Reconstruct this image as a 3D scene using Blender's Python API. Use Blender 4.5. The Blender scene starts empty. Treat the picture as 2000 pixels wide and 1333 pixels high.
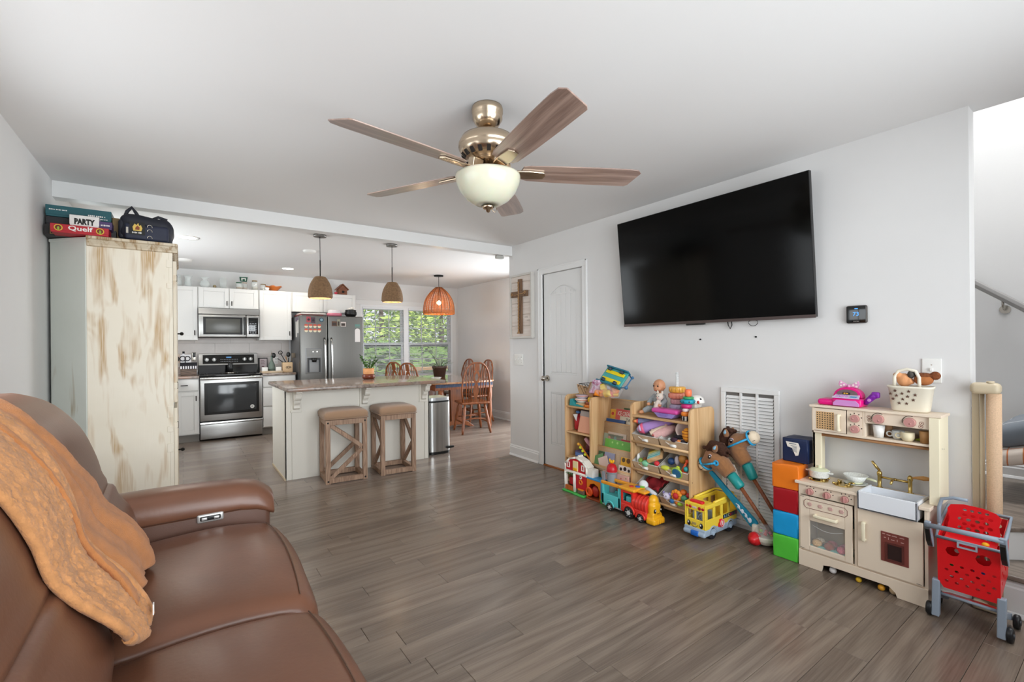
import bpy,math,random
from mathutils import Vector,Matrix,Euler
random.seed(7)
SC=bpy.context.scene
C=SC.collection
PI=math.pi
def R(d):return math.radians(d)
# ---------------------------------------------------------------- camera
cam=bpy.data.objects.new('camera',bpy.data.cameras.new('camera'))
C.objects.link(cam)
cam.data.sensor_width=36.0
cam.data.lens=901.5/2000*36.0
cam.data.shift_y=8.85/2000
cam.data.clip_start=0.02
yaw=0.6205
cam.matrix_world=(Matrix.Translation((0,0,1.2811))@Matrix.Rotation(-yaw,4,'Z')@Matrix.Rotation(PI/2,4,'X')@Matrix.Rotation(-0.0087,4,'Z'))
SC.camera=cam
# ---------------------------------------------------------------- exposure
vs=SC.view_settings
vs.view_transform='Standard';vs.look='None';vs.gamma=1.0;vs.use_curve_mapping=False
vs.exposure=0.66
cy=SC.cycles
cy.max_bounces=8;cy.diffuse_bounces=5;cy.glossy_bounces=4;cy.transmission_bounces=6;cy.transparent_max_bounces=12
cy.caustics_reflective=False;cy.caustics_refractive=False
cy.sample_clamp_indirect=6.0
cy.use_denoising=True
# ---------------------------------------------------------------- world: a bright hazy day sky
w=bpy.data.worlds.new('sky');SC.world=w;w.use_nodes=True
nt=w.node_tree;nt.nodes.clear()
out=nt.nodes.new('ShaderNodeOutputWorld');bg=nt.nodes.new('ShaderNodeBackground')
sky=nt.nodes.new('ShaderNodeTexSky');sky.sky_type='HOSEK_WILKIE';sky.turbidity=5.0;sky.ground_albedo=0.4
sky.sun_direction=Vector((0.35,0.45,0.8)).normalized()
mx=nt.nodes.new('ShaderNodeMix');mx.data_type='RGBA';mx.inputs[0].default_value=0.55
mx.inputs[7].default_value=(0.92,0.96,1.0,1)
nt.links.new(sky.outputs[0],mx.inputs[6]);nt.links.new(mx.outputs[2],bg.inputs[0])
bg.inputs[1].default_value=1.2
nt.links.new(bg.outputs[0],out.inputs[0])
def area(name,loc,rot,sx,sy,power,col=(1,1,1),spread=180):
 l=bpy.data.lights.new(name,'AREA');l.shape='RECTANGLE';l.size=sx;l.size_y=sy;l.energy=power;l.color=col
 l.spread=R(spread)
 o=bpy.data.objects.new(name,l);C.objects.link(o);o.location=loc;o.rotation_euler=rot
 return o
 # daylight at window openings, two of them added for light, and an upstairs lamp
area('daylight_rear_window',(1.25,-0.86,1.40),(R(90),0,0),2.9,1.7,46,(0.92,0.97,1.0),118)
area('fill_sofa_window',(-0.93,2.05,1.62),(R(90),0,R(-90)),1.7,0.95,10,(0.92,0.97,1.0))  # added fill light; its window over the sofa is invented, out of view
area('daylight_kitchen_side_window',(-0.93,6.1,1.6),(R(90),0,R(-90)),1.6,0.95,21,(0.90,0.96,1.0))
area('fill_patio_door',(4.75,5.35,1.1),(R(90),0,R(90)),1.2,1.9,44,(0.92,0.97,1.0))  # added fill for the dining side; the patio door is invented and hidden
area('stairwell_upper_light',(3.9,0.3,5.2),(0,0,0),1.0,1.6,74,(0.97,0.98,1.0))
sun=bpy.data.lights.new('sun','SUN');sun.energy=3.4;sun.angle=R(3);sun.color=(1,0.96,0.88)
so=bpy.data.objects.new('sun',sun);C.objects.link(so);so.rotation_euler=(R(28),R(-22),0)
# ---------------------------------------------------------------- materials
def lin(h):
 h=h.lstrip('#');r=[]
 for i in(0,2,4):
  c=int(h[i:i+2],16)/255;r.append(c/12.92 if c<=0.04045 else((c+0.055)/1.055)**2.4)
 return(*r,1)
MATS={}
def mat(name,col,rough=0.5,metal=0.0,ns=0,na=0.12,bump=0,bs=200,emit=0,trans=0,ior=1.45,coat=0,sheen=0,spec=0.5,stretch=(1,1,1),alpha=1,sss=0,aniso=0,col2=None,detail=3,thin=False):
 if name in MATS:return MATS[name]
 m=bpy.data.materials.new(name);m.use_nodes=True;MATS[name]=m
 nt=m.node_tree;n=nt.nodes;L=nt.links;b=n['Principled BSDF']
 c=lin(col)if isinstance(col,str)else(*col,1)
 b.inputs['Base Color'].default_value=c;b.inputs['Roughness'].default_value=rough;b.inputs['Metallic'].default_value=metal
 b.inputs['Specular IOR Level'].default_value=spec;b.inputs['IOR'].default_value=ior
 b.inputs['Transmission Weight'].default_value=trans;b.inputs['Coat Weight'].default_value=coat;b.inputs['Coat Roughness'].default_value=0.08;b.inputs['Sheen Roughness'].default_value=0.6
 b.inputs['Sheen Weight'].default_value=sheen;b.inputs['Alpha'].default_value=alpha;b.inputs['Anisotropic'].default_value=aniso
 b.inputs['Subsurface Weight'].default_value=sss;b.inputs['Subsurface Scale'].default_value=0.02
 if emit:
  b.inputs['Emission Color'].default_value=c;b.inputs['Emission Strength'].default_value=emit
 m.diffuse_color=c
 if ns or bump:
  tc=n.new('ShaderNodeTexCoord');mp=n.new('ShaderNodeMapping');mp.inputs['Scale'].default_value=stretch
  L.new(tc.outputs['Object'],mp.inputs[0])
 if ns:
  nz=n.new('ShaderNodeTexNoise');nz.inputs['Scale'].default_value=ns;nz.inputs['Detail'].default_value=detail
  L.new(mp.outputs[0],nz.inputs['Vector'])
  rp=n.new('ShaderNodeValToRGB');rp.color_ramp.elements[0].position=0.3;rp.color_ramp.elements[1].position=0.7
  if col2:a,z=c,lin(col2)
  else:
   a=tuple(min(1,x*(1-na))for x in c[:3])+(1,);z=tuple(min(1,x*(1+na))for x in c[:3])+(1,)
  rp.color_ramp.elements[0].color=a;rp.color_ramp.elements[1].color=z
  L.new(nz.outputs[0],rp.inputs[0]);L.new(rp.outputs[0],b.inputs['Base Color'])
 if bump:
  n2=n.new('ShaderNodeTexNoise');n2.inputs['Scale'].default_value=bs;n2.inputs['Detail'].default_value=4
  L.new(mp.outputs[0],n2.inputs['Vector'])
  bp=n.new('ShaderNodeBump');bp.inputs['Strength'].default_value=bump;bp.inputs['Distance'].default_value=0.004
  L.new(n2.outputs[0],bp.inputs['Height']);L.new(bp.outputs[0],b.inputs['Normal'])
 return m
def wood(name,c1,c2,axis=0,fine=1.0,rough=0.5,rnd=False,ring=9.0,dist=5.0,bump=0.15,tint=0.0,coat=0):
 """long-grain wood: rings stretched along one object axis, with fine pores"""
 if name in MATS:return MATS[name]
 m=bpy.data.materials.new(name);m.use_nodes=True;MATS[name]=m
 nt=m.node_tree;n=nt.nodes;L=nt.links;b=n['Principled BSDF'];b.inputs['Roughness'].default_value=rough;b.inputs['Coat Weight'].default_value=coat
 tc=n.new('ShaderNodeTexCoord');mp=n.new('ShaderNodeMapping')
 sc=[ring,ring,ring];sc[axis]=ring*0.09
 mp.inputs['Scale'].default_value=sc
 oi=n.new('ShaderNodeObjectInfo')
 if rnd:
  add=n.new('ShaderNodeVectorMath');add.operation='MULTIPLY_ADD'
  cmb=n.new('ShaderNodeCombineXYZ');ml=n.new('ShaderNodeMath');ml.operation='MULTIPLY';ml.inputs[1].default_value=37.0
  L.new(oi.outputs['Random'],ml.inputs[0]);L.new(ml.outputs[0],cmb.inputs[0]);L.new(ml.outputs[0],cmb.inputs[1]);L.new(ml.outputs[0],cmb.inputs[2])
  add.inputs[1].default_value=(1,1,1)
  L.new(tc.outputs['Object'],add.inputs[0]);L.new(cmb.outputs[0],add.inputs[2]);L.new(add.outputs[0],mp.inputs[0])
 else:L.new(tc.outputs['Object'],mp.inputs[0])
 nz=n.new('ShaderNodeTexNoise');nz.inputs['Scale'].default_value=0.7;nz.inputs['Detail'].default_value=2;nz.inputs['Distortion'].default_value=0.4
 L.new(mp.outputs[0],nz.inputs['Vector'])
 m1=n.new('ShaderNodeMath');m1.operation='MULTIPLY';m1.inputs[1].default_value=dist*2.2;L.new(nz.outputs[0],m1.inputs[0])
 fr=n.new('ShaderNodeMath');fr.operation='PINGPONG';fr.inputs[1].default_value=0.5;L.new(m1.outputs[0],fr.inputs[0])
 mp2=n.new('ShaderNodeMapping');s2=[160*fine]*3;s2[axis]=5*fine;mp2.inputs['Scale'].default_value=s2
 L.new((add.outputs[0]if rnd else tc.outputs['Object']),mp2.inputs[0])
 n2=n.new('ShaderNodeTexNoise');n2.inputs['Scale'].default_value=1;n2.inputs['Detail'].default_value=3;L.new(mp2.outputs[0],n2.inputs['Vector'])
 ad=n.new('ShaderNodeMath');ad.operation='MULTIPLY_ADD';ad.inputs[1].default_value=0.9;L.new(n2.outputs[0],ad.inputs[0]);L.new(fr.outputs[0],ad.inputs[2])
 rp=n.new('ShaderNodeValToRGB');rp.color_ramp.elements[0].position=0.3;rp.color_ramp.elements[1].position=0.95
 rp.color_ramp.elements[0].color=lin(c1);rp.color_ramp.elements[1].color=lin(c2);L.new(ad.outputs[0],rp.inputs[0])
 last=rp.outputs[0]
 if tint:
  hv=n.new('ShaderNodeHueSaturation');mr=n.new('ShaderNodeMapRange');mr.inputs[3].default_value=1-tint;mr.inputs[4].default_value=1+tint
  L.new(oi.outputs['Random'],mr.inputs[0]);L.new(mr.outputs[0],hv.inputs['Value']);L.new(last,hv.inputs['Color']);last=hv.outputs[0]
 L.new(last,b.inputs['Base Color'])
 if bump:
  bp=n.new('ShaderNodeBump');bp.inputs['Strength'].default_value=bump;bp.inputs['Distance'].default_value=0.002
  L.new(ad.outputs[0],bp.inputs['Height']);L.new(bp.outputs[0],b.inputs['Normal'])
 return m
 # ---------------------------------------------------------------- mesh helpers
class MB:
 def __init__(s):s.v=[];s.f=[];s.fm=[];s.fs=[];s.M=Matrix.Identity(4);s.mi=0
 def add(s,vs,fs,sm=False):
  k=len(s.v);M=s.M
  s.v+=[M@Vector(p)for p in vs]
  for f in fs:s.f.append([i+k for i in f]);s.fm.append(s.mi)
  s.fs+=([sm]*len(fs)if isinstance(sm,bool)else sm)
  return s
 def at(s,loc=(0,0,0),rot=(0,0,0),sc=(1,1,1)):
  s.M=Matrix.Translation(loc)@Euler(rot).to_matrix().to_4x4()@Matrix.Diagonal((*sc,1));return s
 def mat(s,i):s.mi=i;return s
 def box(s,x0,x1,y0,y1,z0,z1):
  return s.add([(x0,y0,z0),(x1,y0,z0),(x1,y1,z0),(x0,y1,z0),(x0,y0,z1),(x1,y0,z1),(x1,y1,z1),(x0,y1,z1)],[(3,2,1,0),(4,5,6,7),(0,1,5,4),(1,2,6,5),(2,3,7,6),(3,0,4,7)])
 def cb(s,c,d):return s.box(c[0]-d[0]/2,c[0]+d[0]/2,c[1]-d[1]/2,c[1]+d[1]/2,c[2]-d[2]/2,c[2]+d[2]/2)
 def rbox(s,x0,x1,y0,y1,z0,z1,r,n=2,sub=1,warp=None):
  lo=(x0,y0,z0);hi=(x1,y1,z1);r=min(r,(x1-x0)/2.001,(y1-y0)/2.001,(z1-z0)/2.001)
  ax=[]
  for a in range(3):
   l=[lo[a]+r*k/n for k in range(n)];q0=lo[a]+r;q1=hi[a]-r
   l+=[q0+(q1-q0)*k/sub for k in range(sub+1)]+[hi[a]-r+r*(k+1)/n for k in range(n)]
   ax.append(l)
  idx={};vs=[];fs=[]
  def vert(p):
   key=tuple(round(t,6)for t in p)
   if key in idx:return idx[key]
   q=[min(max(p[a],lo[a]+r),hi[a]-r)for a in range(3)]
   d=Vector((p[0]-q[0],p[1]-q[1],p[2]-q[2]));P=Vector(q)
   if d.length>1e-9:P=P+d.normalized()*r
   if warp:P=Vector(warp(P))
   idx[key]=len(vs);vs.append(P);return idx[key]
  for a in range(3):
   b,c=(a+1)%3,(a+2)%3
   for side in(0,1):
    va=lo[a]if side==0 else hi[a]
    for i in range(len(ax[b])-1):
     for j in range(len(ax[c])-1):
      q=[]
      for(ii,jj)in((i,j),(i+1,j),(i+1,j+1),(i,j+1)):
       p=[0,0,0];p[a]=va;p[b]=ax[b][ii];p[c]=ax[c][jj];q.append(vert(p))
      if side==0:q.reverse()
      fs.append(q)
  return s.add(vs,fs,True)
 def cyl(s,p0,p1,r0,r1=None,n=16,cap=True):
  r1=r0 if r1 is None else r1
  p0=Vector(p0);p1=Vector(p1);d=(p1-p0).normalized()
  u=d.orthogonal().normalized();w=d.cross(u)
  vs=[];fs=[];sm=[]
  for P,r in((p0,r0),(p1,r1)):
   for k in range(n):vs.append(P+(u*math.cos(2*PI*k/n)+w*math.sin(2*PI*k/n))*r)
  for k in range(n):fs.append((k,(k+1)%n,n+(k+1)%n,n+k));sm.append(True)
  if cap:fs+=[tuple(range(n-1,-1,-1)),tuple(range(n,2*n))];sm+=[False,False]
  return s.add(vs,fs,sm)
 def tube(s,pts,r,n=8,closed=False):
  pts=[Vector(p)for p in pts];N=len(pts);rr=r if isinstance(r,(list,tuple))else[r]*N
  vs=[];fs=[];sm=[];u=None
  for i,p in enumerate(pts):
   a=pts[(i-1)%N]if(i or closed)else p;b=pts[(i+1)%N]if(i<N-1 or closed)else p
   d=(b-a).normalized()if(b-a).length>1e-9 else Vector((0,0,1))
   u=d.orthogonal().normalized()if u is None else(u-d*u.dot(d)).normalized()
   w=d.cross(u)
   for k in range(n):vs.append(p+(u*math.cos(2*PI*k/n)+w*math.sin(2*PI*k/n))*rr[i])
  for i in range(N if closed else N-1):
   j=(i+1)%N
   for k in range(n):fs.append((i*n+k,i*n+(k+1)%n,j*n+(k+1)%n,j*n+k));sm.append(True)
  if not closed:fs+=[tuple(range(n-1,-1,-1)),tuple((N-1)*n+k for k in range(n))];sm+=[False,False]
  return s.add(vs,fs,sm)
 def lathe(s,prof,c=(0,0,0),n=24,a0=0,a1=2*PI):
  full=abs(a1-a0-2*PI)<1e-6;vs=[];fs=[];m=n if full else n+1
  for r,z in prof:
   for k in range(m):
    a=a0+(a1-a0)*k/n;vs.append((c[0]+r*math.cos(a),c[1]+r*math.sin(a),c[2]+z))
  for i in range(len(prof)-1):
   for k in range(n):
    k2=(k+1)%m;fs.append((i*m+k,i*m+k2,(i+1)*m+k2,(i+1)*m+k))
  return s.add(vs,fs,True)
 def sph(s,c,r,n=12,m=8):
  r=r if isinstance(r,(tuple,list))else(r,r,r)
  vs=[(c[0],c[1],c[2]-r[2])];fs=[]
  for i in range(1,m):
   t=-PI/2+PI*i/m
   for k in range(n):
    a=2*PI*k/n;vs.append((c[0]+r[0]*math.cos(t)*math.cos(a),c[1]+r[1]*math.cos(t)*math.sin(a),c[2]+r[2]*math.sin(t)))
  vs.append((c[0],c[1],c[2]+r[2]));T=len(vs)-1
  for k in range(n):
   k2=(k+1)%n;fs.append((0,1+k2,1+k));fs.append((T,T-n+k,T-n+k2))
   for i in range(m-2):a=1+i*n;fs.append((a+k,a+k2,a+n+k2,a+n+k))
  return s.add(vs,fs,True)
 def prism(s,poly,ax,a0,a1):
  n=len(poly);vs=[]
  for a in(a0,a1):
   for p,q in poly:vs.append({'x':(a,p,q),'y':(p,a,q),'z':(p,q,a)}[ax])
  fs=[(k,(k+1)%n,n+(k+1)%n,n+k)for k in range(n)]
  return s.add(vs,fs+[tuple(range(n-1,-1,-1)),tuple(range(n,2*n))])
 def torus(s,c,Rr,r,ax='z',n=24,m=8,a0=0,a1=2*PI):
  full=abs(a1-a0-2*PI)<1e-6;k=n if full else n+1;pts=[]
  for i in range(k):
   a=a0+(a1-a0)*i/n;x,y=Rr*math.cos(a),Rr*math.sin(a)
   pts.append({'z':(c[0]+x,c[1]+y,c[2]),'x':(c[0],c[1]+x,c[2]+y),'y':(c[0]+x,c[1],c[2]+y)}[ax])
  return s.tube(pts,r,m,closed=full)
 def grid(s,fn,nu,nv):
  vs=[fn(i/nu,j/nv)for i in range(nu+1)for j in range(nv+1)];w=nv+1
  return s.add(vs,[(i*w+j,(i+1)*w+j,(i+1)*w+j+1,i*w+j+1)for i in range(nu)for j in range(nv)],True)
 def frame(s,ax,a0,a1,u0,u1,v0,v1,wd):
  """rectangular ring of bars in the plane normal to ax"""
  for(p0,p1,q0,q1)in((u0,u1,v0,v0+wd),(u0,u1,v1-wd,v1),(u0,u0+wd,v0+wd,v1-wd),(u1-wd,u1,v0+wd,v1-wd)):
   if ax=='x':s.box(a0,a1,p0,p1,q0,q1)
   elif ax=='y':s.box(p0,p1,a0,a1,q0,q1)
   else:s.box(p0,p1,q0,q1,a0,a1)
  return s
WOFF={}
def obj(name,mb,ms,parent=None,bev=0,seg=2,solid=0,sub=0,kind=None,label=None,loc=None):
 ms=ms if isinstance(ms,(list,tuple))else[ms]
 vs=mb.v;base=Vector((0,0,0))
 if parent is not None:base=WOFF.get(parent.name,Vector((0,0,0)))
 elif loc is not None:base=Vector(loc)
 else:
  xs=[p.x for p in vs];ys=[p.y for p in vs];zs=[p.z for p in vs]
  base=Vector(((min(xs)+max(xs))/2,(min(ys)+max(ys))/2,min(zs)))
 me=bpy.data.meshes.new(name)
 me.from_pydata([tuple(p-base)for p in vs],[],mb.f)
 me.polygons.foreach_set('material_index',mb.fm);me.polygons.foreach_set('use_smooth',mb.fs);me.update()
 for m in ms:me.materials.append(m)
 o=bpy.data.objects.new(name,me);C.objects.link(o)
 if parent is not None:
  o.parent=parent
  if parent.name in WOFF:WOFF[o.name]=base
 else:o.location=base;WOFF[o.name]=base
 if solid:md=o.modifiers.new('solid','SOLIDIFY');md.thickness=solid;md.offset=0
 if bev:md=o.modifiers.new('bevel','BEVEL');md.width=bev;md.segments=seg;md.limit_method='ANGLE';md.angle_limit=R(40)
 if sub:md=o.modifiers.new('sub','SUBSURF');md.levels=sub;md.render_levels=sub
 if kind:o['kind']=kind
 if label:o['label']=label
 return o
def tag(o,label,cat,group=None):
 o['label']=label;o['category']=cat
 if group:o['group']=group
 return o
def thing(name,label,cat,loc=(0,0,0),rz=0,group=None,world=False):
 o=bpy.data.objects.new(name,None);C.objects.link(o);o.location=loc;o.rotation_euler=(0,0,rz);o.empty_display_size=0.05
 if world:WOFF[o.name]=Vector(loc)
 return tag(o,label,cat,group)
def struct(name,mb,ms,parent=None,**k):
 o=obj(name,mb,ms,parent,**k)
 if parent is None:o['kind']='structure'
 return o
def dup(root,loc,rz=0,label=None,group=None):
 r=root.copy();C.objects.link(r);r.location=loc;r.rotation_euler=(0,0,rz)
 if label:r['label']=label
 if group:r['group']=group
 for ch in list(root.children):
  c=ch.copy();C.objects.link(c);c.parent=r
  for g in ch.children:
   d=g.copy();C.objects.link(d);d.parent=c
 return r
FACE={'-x':Matrix(((0,0,-1),(-1,0,0),(0,1,0))),'-y':Matrix(((1,0,0),(0,0,-1),(0,1,0))),'z':Matrix.Identity(3),'+x':Matrix(((0,0,1),(1,0,0),(0,1,0)))}
def text(s,size,loc,face,m,parent,depth=0.0006,align='CENTER',name='lettering',roll=0,squeeze=1.0,bold=0):
 cu=bpy.data.curves.new(name,'FONT');cu.body=s;cu.size=size;cu.align_x=align;cu.align_y='CENTER';cu.extrude=depth;cu.resolution_u=2;cu.offset=size*bold
 tmp=bpy.data.objects.new(name,cu);C.objects.link(tmp)
 me=bpy.data.meshes.new_from_object(tmp.evaluated_get(bpy.context.evaluated_depsgraph_get()));me.name=name
 bpy.data.objects.remove(tmp);bpy.data.curves.remove(cu);me.materials.clear();me.materials.append(m)
 o=bpy.data.objects.new(name,me);C.objects.link(o);o.parent=parent
 base=WOFF.get(parent.name,Vector((0,0,0)))if parent else Vector((0,0,0))
 F=FACE[face]if isinstance(face,str)else face
 o.matrix_local=Matrix.Translation(Vector(loc)-base)@F.to_4x4()@Matrix.Rotation(roll,4,'Z')@Matrix.Diagonal((squeeze,1,1,1))
 return o
def marks(face,f,u0,u1,v,h,m,parent,seed=1):
 """a line of print too small to read: short strokes of uneven width"""
 rg=random.Random(seed);mb=MB();u=u0;sg=1 if u1>u0 else-1
 while sg*(u1-u)>h*.3:
  wd=h*rg.uniform(.35,.8)*sg;hh=h*rg.uniform(.75,1.0)
  if face=='-x':mb.box(f-.0006,f,min(u,u+wd),max(u,u+wd),v-hh/2,v+hh/2)
  else:mb.box(min(u,u+wd),max(u,u+wd),f-.0006,f,v-hh/2,v+hh/2)
  u+=wd+sg*h*rg.choice([.25,.25,.3,.7])
 return obj('lettering',mb,m,parent,kind='stuff')
 # ================================================================ materials of the house
M_wall=mat('wall_paint','#dfdedd',0.75,ns=3,na=0.012,bump=0.02,bs=400)
M_ceil=mat('ceiling_paint','#e9e8e7',0.85,bump=0.02,bs=300)
M_trim=mat('trim_paint','#e6e6e5',0.35)
M_door=mat('door_paint','#e2e2e1',0.4)
M_plank=wood('oak_plank','#61544a','#7e7063',0,1.0,0.25,True,5.0,4.0,0.08,0.11)
M_dark=mat('dark_gap','#2a2420',0.9)
M_chrome=mat('satin_nickel','#b9b4ab',0.25,1.0)
M_black=mat('black_plastic','#151515',0.35)
M_blackm=mat('black_metal','#1b1a19',0.45,0.6)
M_white=mat('white_plastic','#e9e8e4',0.35)
M_glass=mat('clear_glass','#ffffff',0.02,trans=1.0,ior=1.45)
def kitchen_floor_mat():
 m=bpy.data.materials.new('kitchen_floor_lit_oak');m.use_nodes=True;nt=m.node_tree;n=nt.nodes;L=nt.links;b=n['Principled BSDF']
 b.inputs['Roughness'].default_value=0.22
 tc=n.new('ShaderNodeTexCoord');br=n.new('ShaderNodeTexBrick');br.offset=0.37;br.inputs['Scale'].default_value=1.0
 br.inputs['Brick Width'].default_value=0.95;br.inputs['Row Height'].default_value=0.12;br.inputs['Mortar Size'].default_value=0.0012
 br.inputs['Color1'].default_value=lin('#95877c');br.inputs['Color2'].default_value=lin('#82746a');br.inputs['Mortar'].default_value=lin('#453a33')  # oak tones lightened so the colour carries the window's reflection
 mp=n.new('ShaderNodeMapping');mp.inputs['Scale'].default_value=(4,150,150);nz=n.new('ShaderNodeTexNoise');nz.inputs['Scale'].default_value=1
 L.new(tc.outputs['Object'],br.inputs['Vector']);L.new(tc.outputs['Object'],mp.inputs[0]);L.new(mp.outputs[0],nz.inputs['Vector'])
 mr=n.new('ShaderNodeMapRange');mr.inputs[3].default_value=0.78;mr.inputs[4].default_value=1.2;L.new(nz.outputs[0],mr.inputs[0])
 hv=n.new('ShaderNodeHueSaturation');L.new(br.outputs[0],hv.inputs['Color']);L.new(mr.outputs[0],hv.inputs['Value']);L.new(hv.outputs[0],b.inputs['Base Color'])
 return m
 # room constants (metres)
XL,XR,XW=-0.717,3.15,3.26
YR,YE,YB,YK=-0.62,0.536,4.39,8.22
XK,ZC=4.535,2.44
# ---------------------------------------------------------------- floor with single planks
YF=YR-.02+42*0.12
fb=MB();fb.box(XL-.12,XR+.02,YR-.12,YF,-0.12,-0.013)
fb.mat(1).box(XL-.12,XK+.12,YF,YK+.12,-0.12,0.0)
floor=struct('floor',fb,[M_dark,kitchen_floor_mat()],loc=(0,0,0))
PW=0.12;plen=[0.42,0.6,0.78,0.96,1.14,1.32];pmesh={}
def plank_mesh(L):
 L=round(L,3)
 if L in pmesh:return pmesh[L]
 g=0.0006;c=0.0012;m=MB();x0,x1,y0,y1=g,L-g,g,PW-g
 m.add([(x0,y0,-0.012),(x1,y0,-0.012),(x1,y1,-0.012),(x0,y1,-0.012),(x0,y0,-c),(x1,y0,-c),(x1,y1,-c),(x0,y1,-c),(x0+c,y0+c,0),(x1-c,y0+c,0),(x1-c,y1-c,0),(x0+c,y1-c,0)],[(0,1,5,4),(1,2,6,5),(2,3,7,6),(3,0,4,7),(4,5,9,8),(5,6,10,9),(6,7,11,10),(7,4,8,11),(8,9,10,11)])
 me=bpy.data.meshes.new('plank');me.from_pydata([tuple(p)for p in m.v],[],m.f);me.materials.append(M_plank);pmesh[L]=me
 return me
rows=42;rp=random.Random(3)
for r in range(rows):
 x=XL-rp.choice([0.1,0.25,0.4,0.55,0.3]);y=YR-.02+r*PW
 while x<XR:
  L=rp.choice(plen)
  a=max(x,XL-.02);e=min(x+L,XR+0.02)
  if e-a>0.05:
   o=bpy.data.objects.new('plank',plank_mesh(e-a));C.objects.link(o);o.location=(a,y,0);o.parent=floor
  x+=L
  # ---------------------------------------------------------------- ceiling and beam
cb=MB();cb.box(XL-.12,XW,YR-.12,YB+.05,ZC,ZC+.12);cb.box(XL-.12,XK+.12,YB+.05,YK+.12,ZC,ZC+.12)
ceiling=struct('ceiling',cb,M_ceil,loc=(0,0,0))
bm=MB();bm.box(XL,XR,YB,YB+.11,2.33,ZC)
struct('trim_1',bm,M_trim)['label']='white boxed beam between living room and kitchen'
# ---------------------------------------------------------------- walls
m=MB();wy0,wy1,wz0,wz1=5.25,6.95,1.08,2.12;vy0_,vy1_,vz0_,vz1_=1.15,2.95,1.12,2.12
m.box(XL-.12,XL,YR-.12,vy0_,-.1,ZC);m.box(XL-.12,XL,vy1_,wy0,-.1,ZC);m.box(XL-.12,XL,vy0_,vy1_,-.1,vz0_);m.box(XL-.12,XL,vy0_,vy1_,vz1_,ZC);m.box(XL-.12,XL,wy1,YK+.12,-.1,ZC);m.box(XL-.12,XL,wy0,wy1,-.1,wz0);m.box(XL-.12,XL,wy0,wy1,wz1,ZC)
struct('wall_left',m,M_wall,loc=(0,0,0))
DY0,DY1,DZ=3.222,3.834,2.04
m=MB();m.box(XR,XW,YE,DY0,-.1,ZC);m.box(XR,XW,DY1,4.45,-.1,ZC);m.box(XR,XW,DY0,DY1,DZ,ZC);m.box(XW-.02,XW,DY0,DY1,0,DZ)
struct('wall_right',m,M_wall,loc=(0,0,0))
m=MB();m.box(XR+.11,XK+.12,4.34,4.45,-.1,ZC);m.box(XK,XK+.12,4.45,4.7,-.1,ZC);m.box(XK,XK+.12,6.0,YK+.12,-.1,ZC);m.box(XK,XK+.12,4.7,6.0,2.1,ZC);m.box(XK,XK+.12,4.7,6.0,-.1,.05)
struct('wall_kitchen_right',m,M_wall,loc=(0,0,0))
KX0,KX1,KZ0,KZ1=2.57,4.40,0.70,2.035
m=MB();m.box(XL-.12,KX0,YK,YK+.12,-.1,ZC);m.box(KX1,XK+.12,YK,YK+.12,-.1,ZC);m.box(KX0,KX1,YK,YK+.12,-.1,KZ0);m.box(KX0,KX1,YK,YK+.12,KZ1,ZC)
struct('wall_kitchen_back',m,M_wall,loc=(0,0,0))
RX0,RX1,RZ0,RZ1=-0.2,2.7,0.55,2.25
m=MB();m.box(XL-.12,RX0,YR-.12,YR,-.1,ZC);m.box(RX1,XK+.12,YR-.12,YR,-.1,5.4);m.box(RX0,RX1,YR-.12,YR,-.1,RZ0);m.box(RX0,RX1,YR-.12,YR,RZ1,ZC)
struct('wall_rear',m,M_wall,loc=(0,0,0))
# stair hall: full-height well beside the living room
M_hall=mat('stair_hall_paint','#dededd',0.75)
m=MB();m.box(XK,XK+.12,YR,4.34,-.1,5.4)
m.box(XW-.1,XW,YR,4.34,ZC+.12,5.4);m.box(XW,XK,4.3,4.34,ZC,5.4);m.box(XW-.1,XK+.12,YR-.12,4.34,5.4,5.5)
struct('wall_stair_hall',m,M_hall,loc=(0,0,0))
# unseen slab added outside the rear window to block the sun, ground outside
m=MB();m.box(-3,6,-4.2,YR-.13,2.55,2.65)
struct('roof_sun_block',m,M_trim,loc=(0,0,0))
# ---------------------------------------------------------------- baseboards
def base_profile(m,x,y0,y1,sgn,h=.125,ax='x'):
 """moulded board along y on the face x; sgn is the side it grows to"""
 pr=[(0,0),(.026,0),(.026,.006),(.018,.019),(.014,.021),(.014,h-.03),(.009,h-.022),(.010,h-.012),(.005,h-.004),(.004,h),(0,h)]
 if ax=='x':m.prism([(x+sgn*a,b)for a,b in pr],'y',y0,y1)
 else:m.prism([(x+sgn*a,b)for a,b in pr],'x',y0,y1)
m=MB();base_profile(m,XR,3.91,4.45,-1);base_profile(m,XR,1.86,3.16,-1);base_profile(m,XR,YE,1.40,-1);base_profile(m,4.45,XR,XW,1,ax='y')
struct('baseboard_right',m,M_trim)
m=MB();base_profile(m,XK,6.0,YK,-1,.14);base_profile(m,4.45,XW,XK,1,.14,'y')
struct('baseboard_kitchen',m,M_trim)
m=MB();base_profile(m,XL,YR,4.9,1)
struct('baseboard_left',m,M_trim)
m=MB();base_profile(m,YK,2.4,XK,-1,.14,'y')
struct('baseboard_back',m,M_trim)
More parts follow.
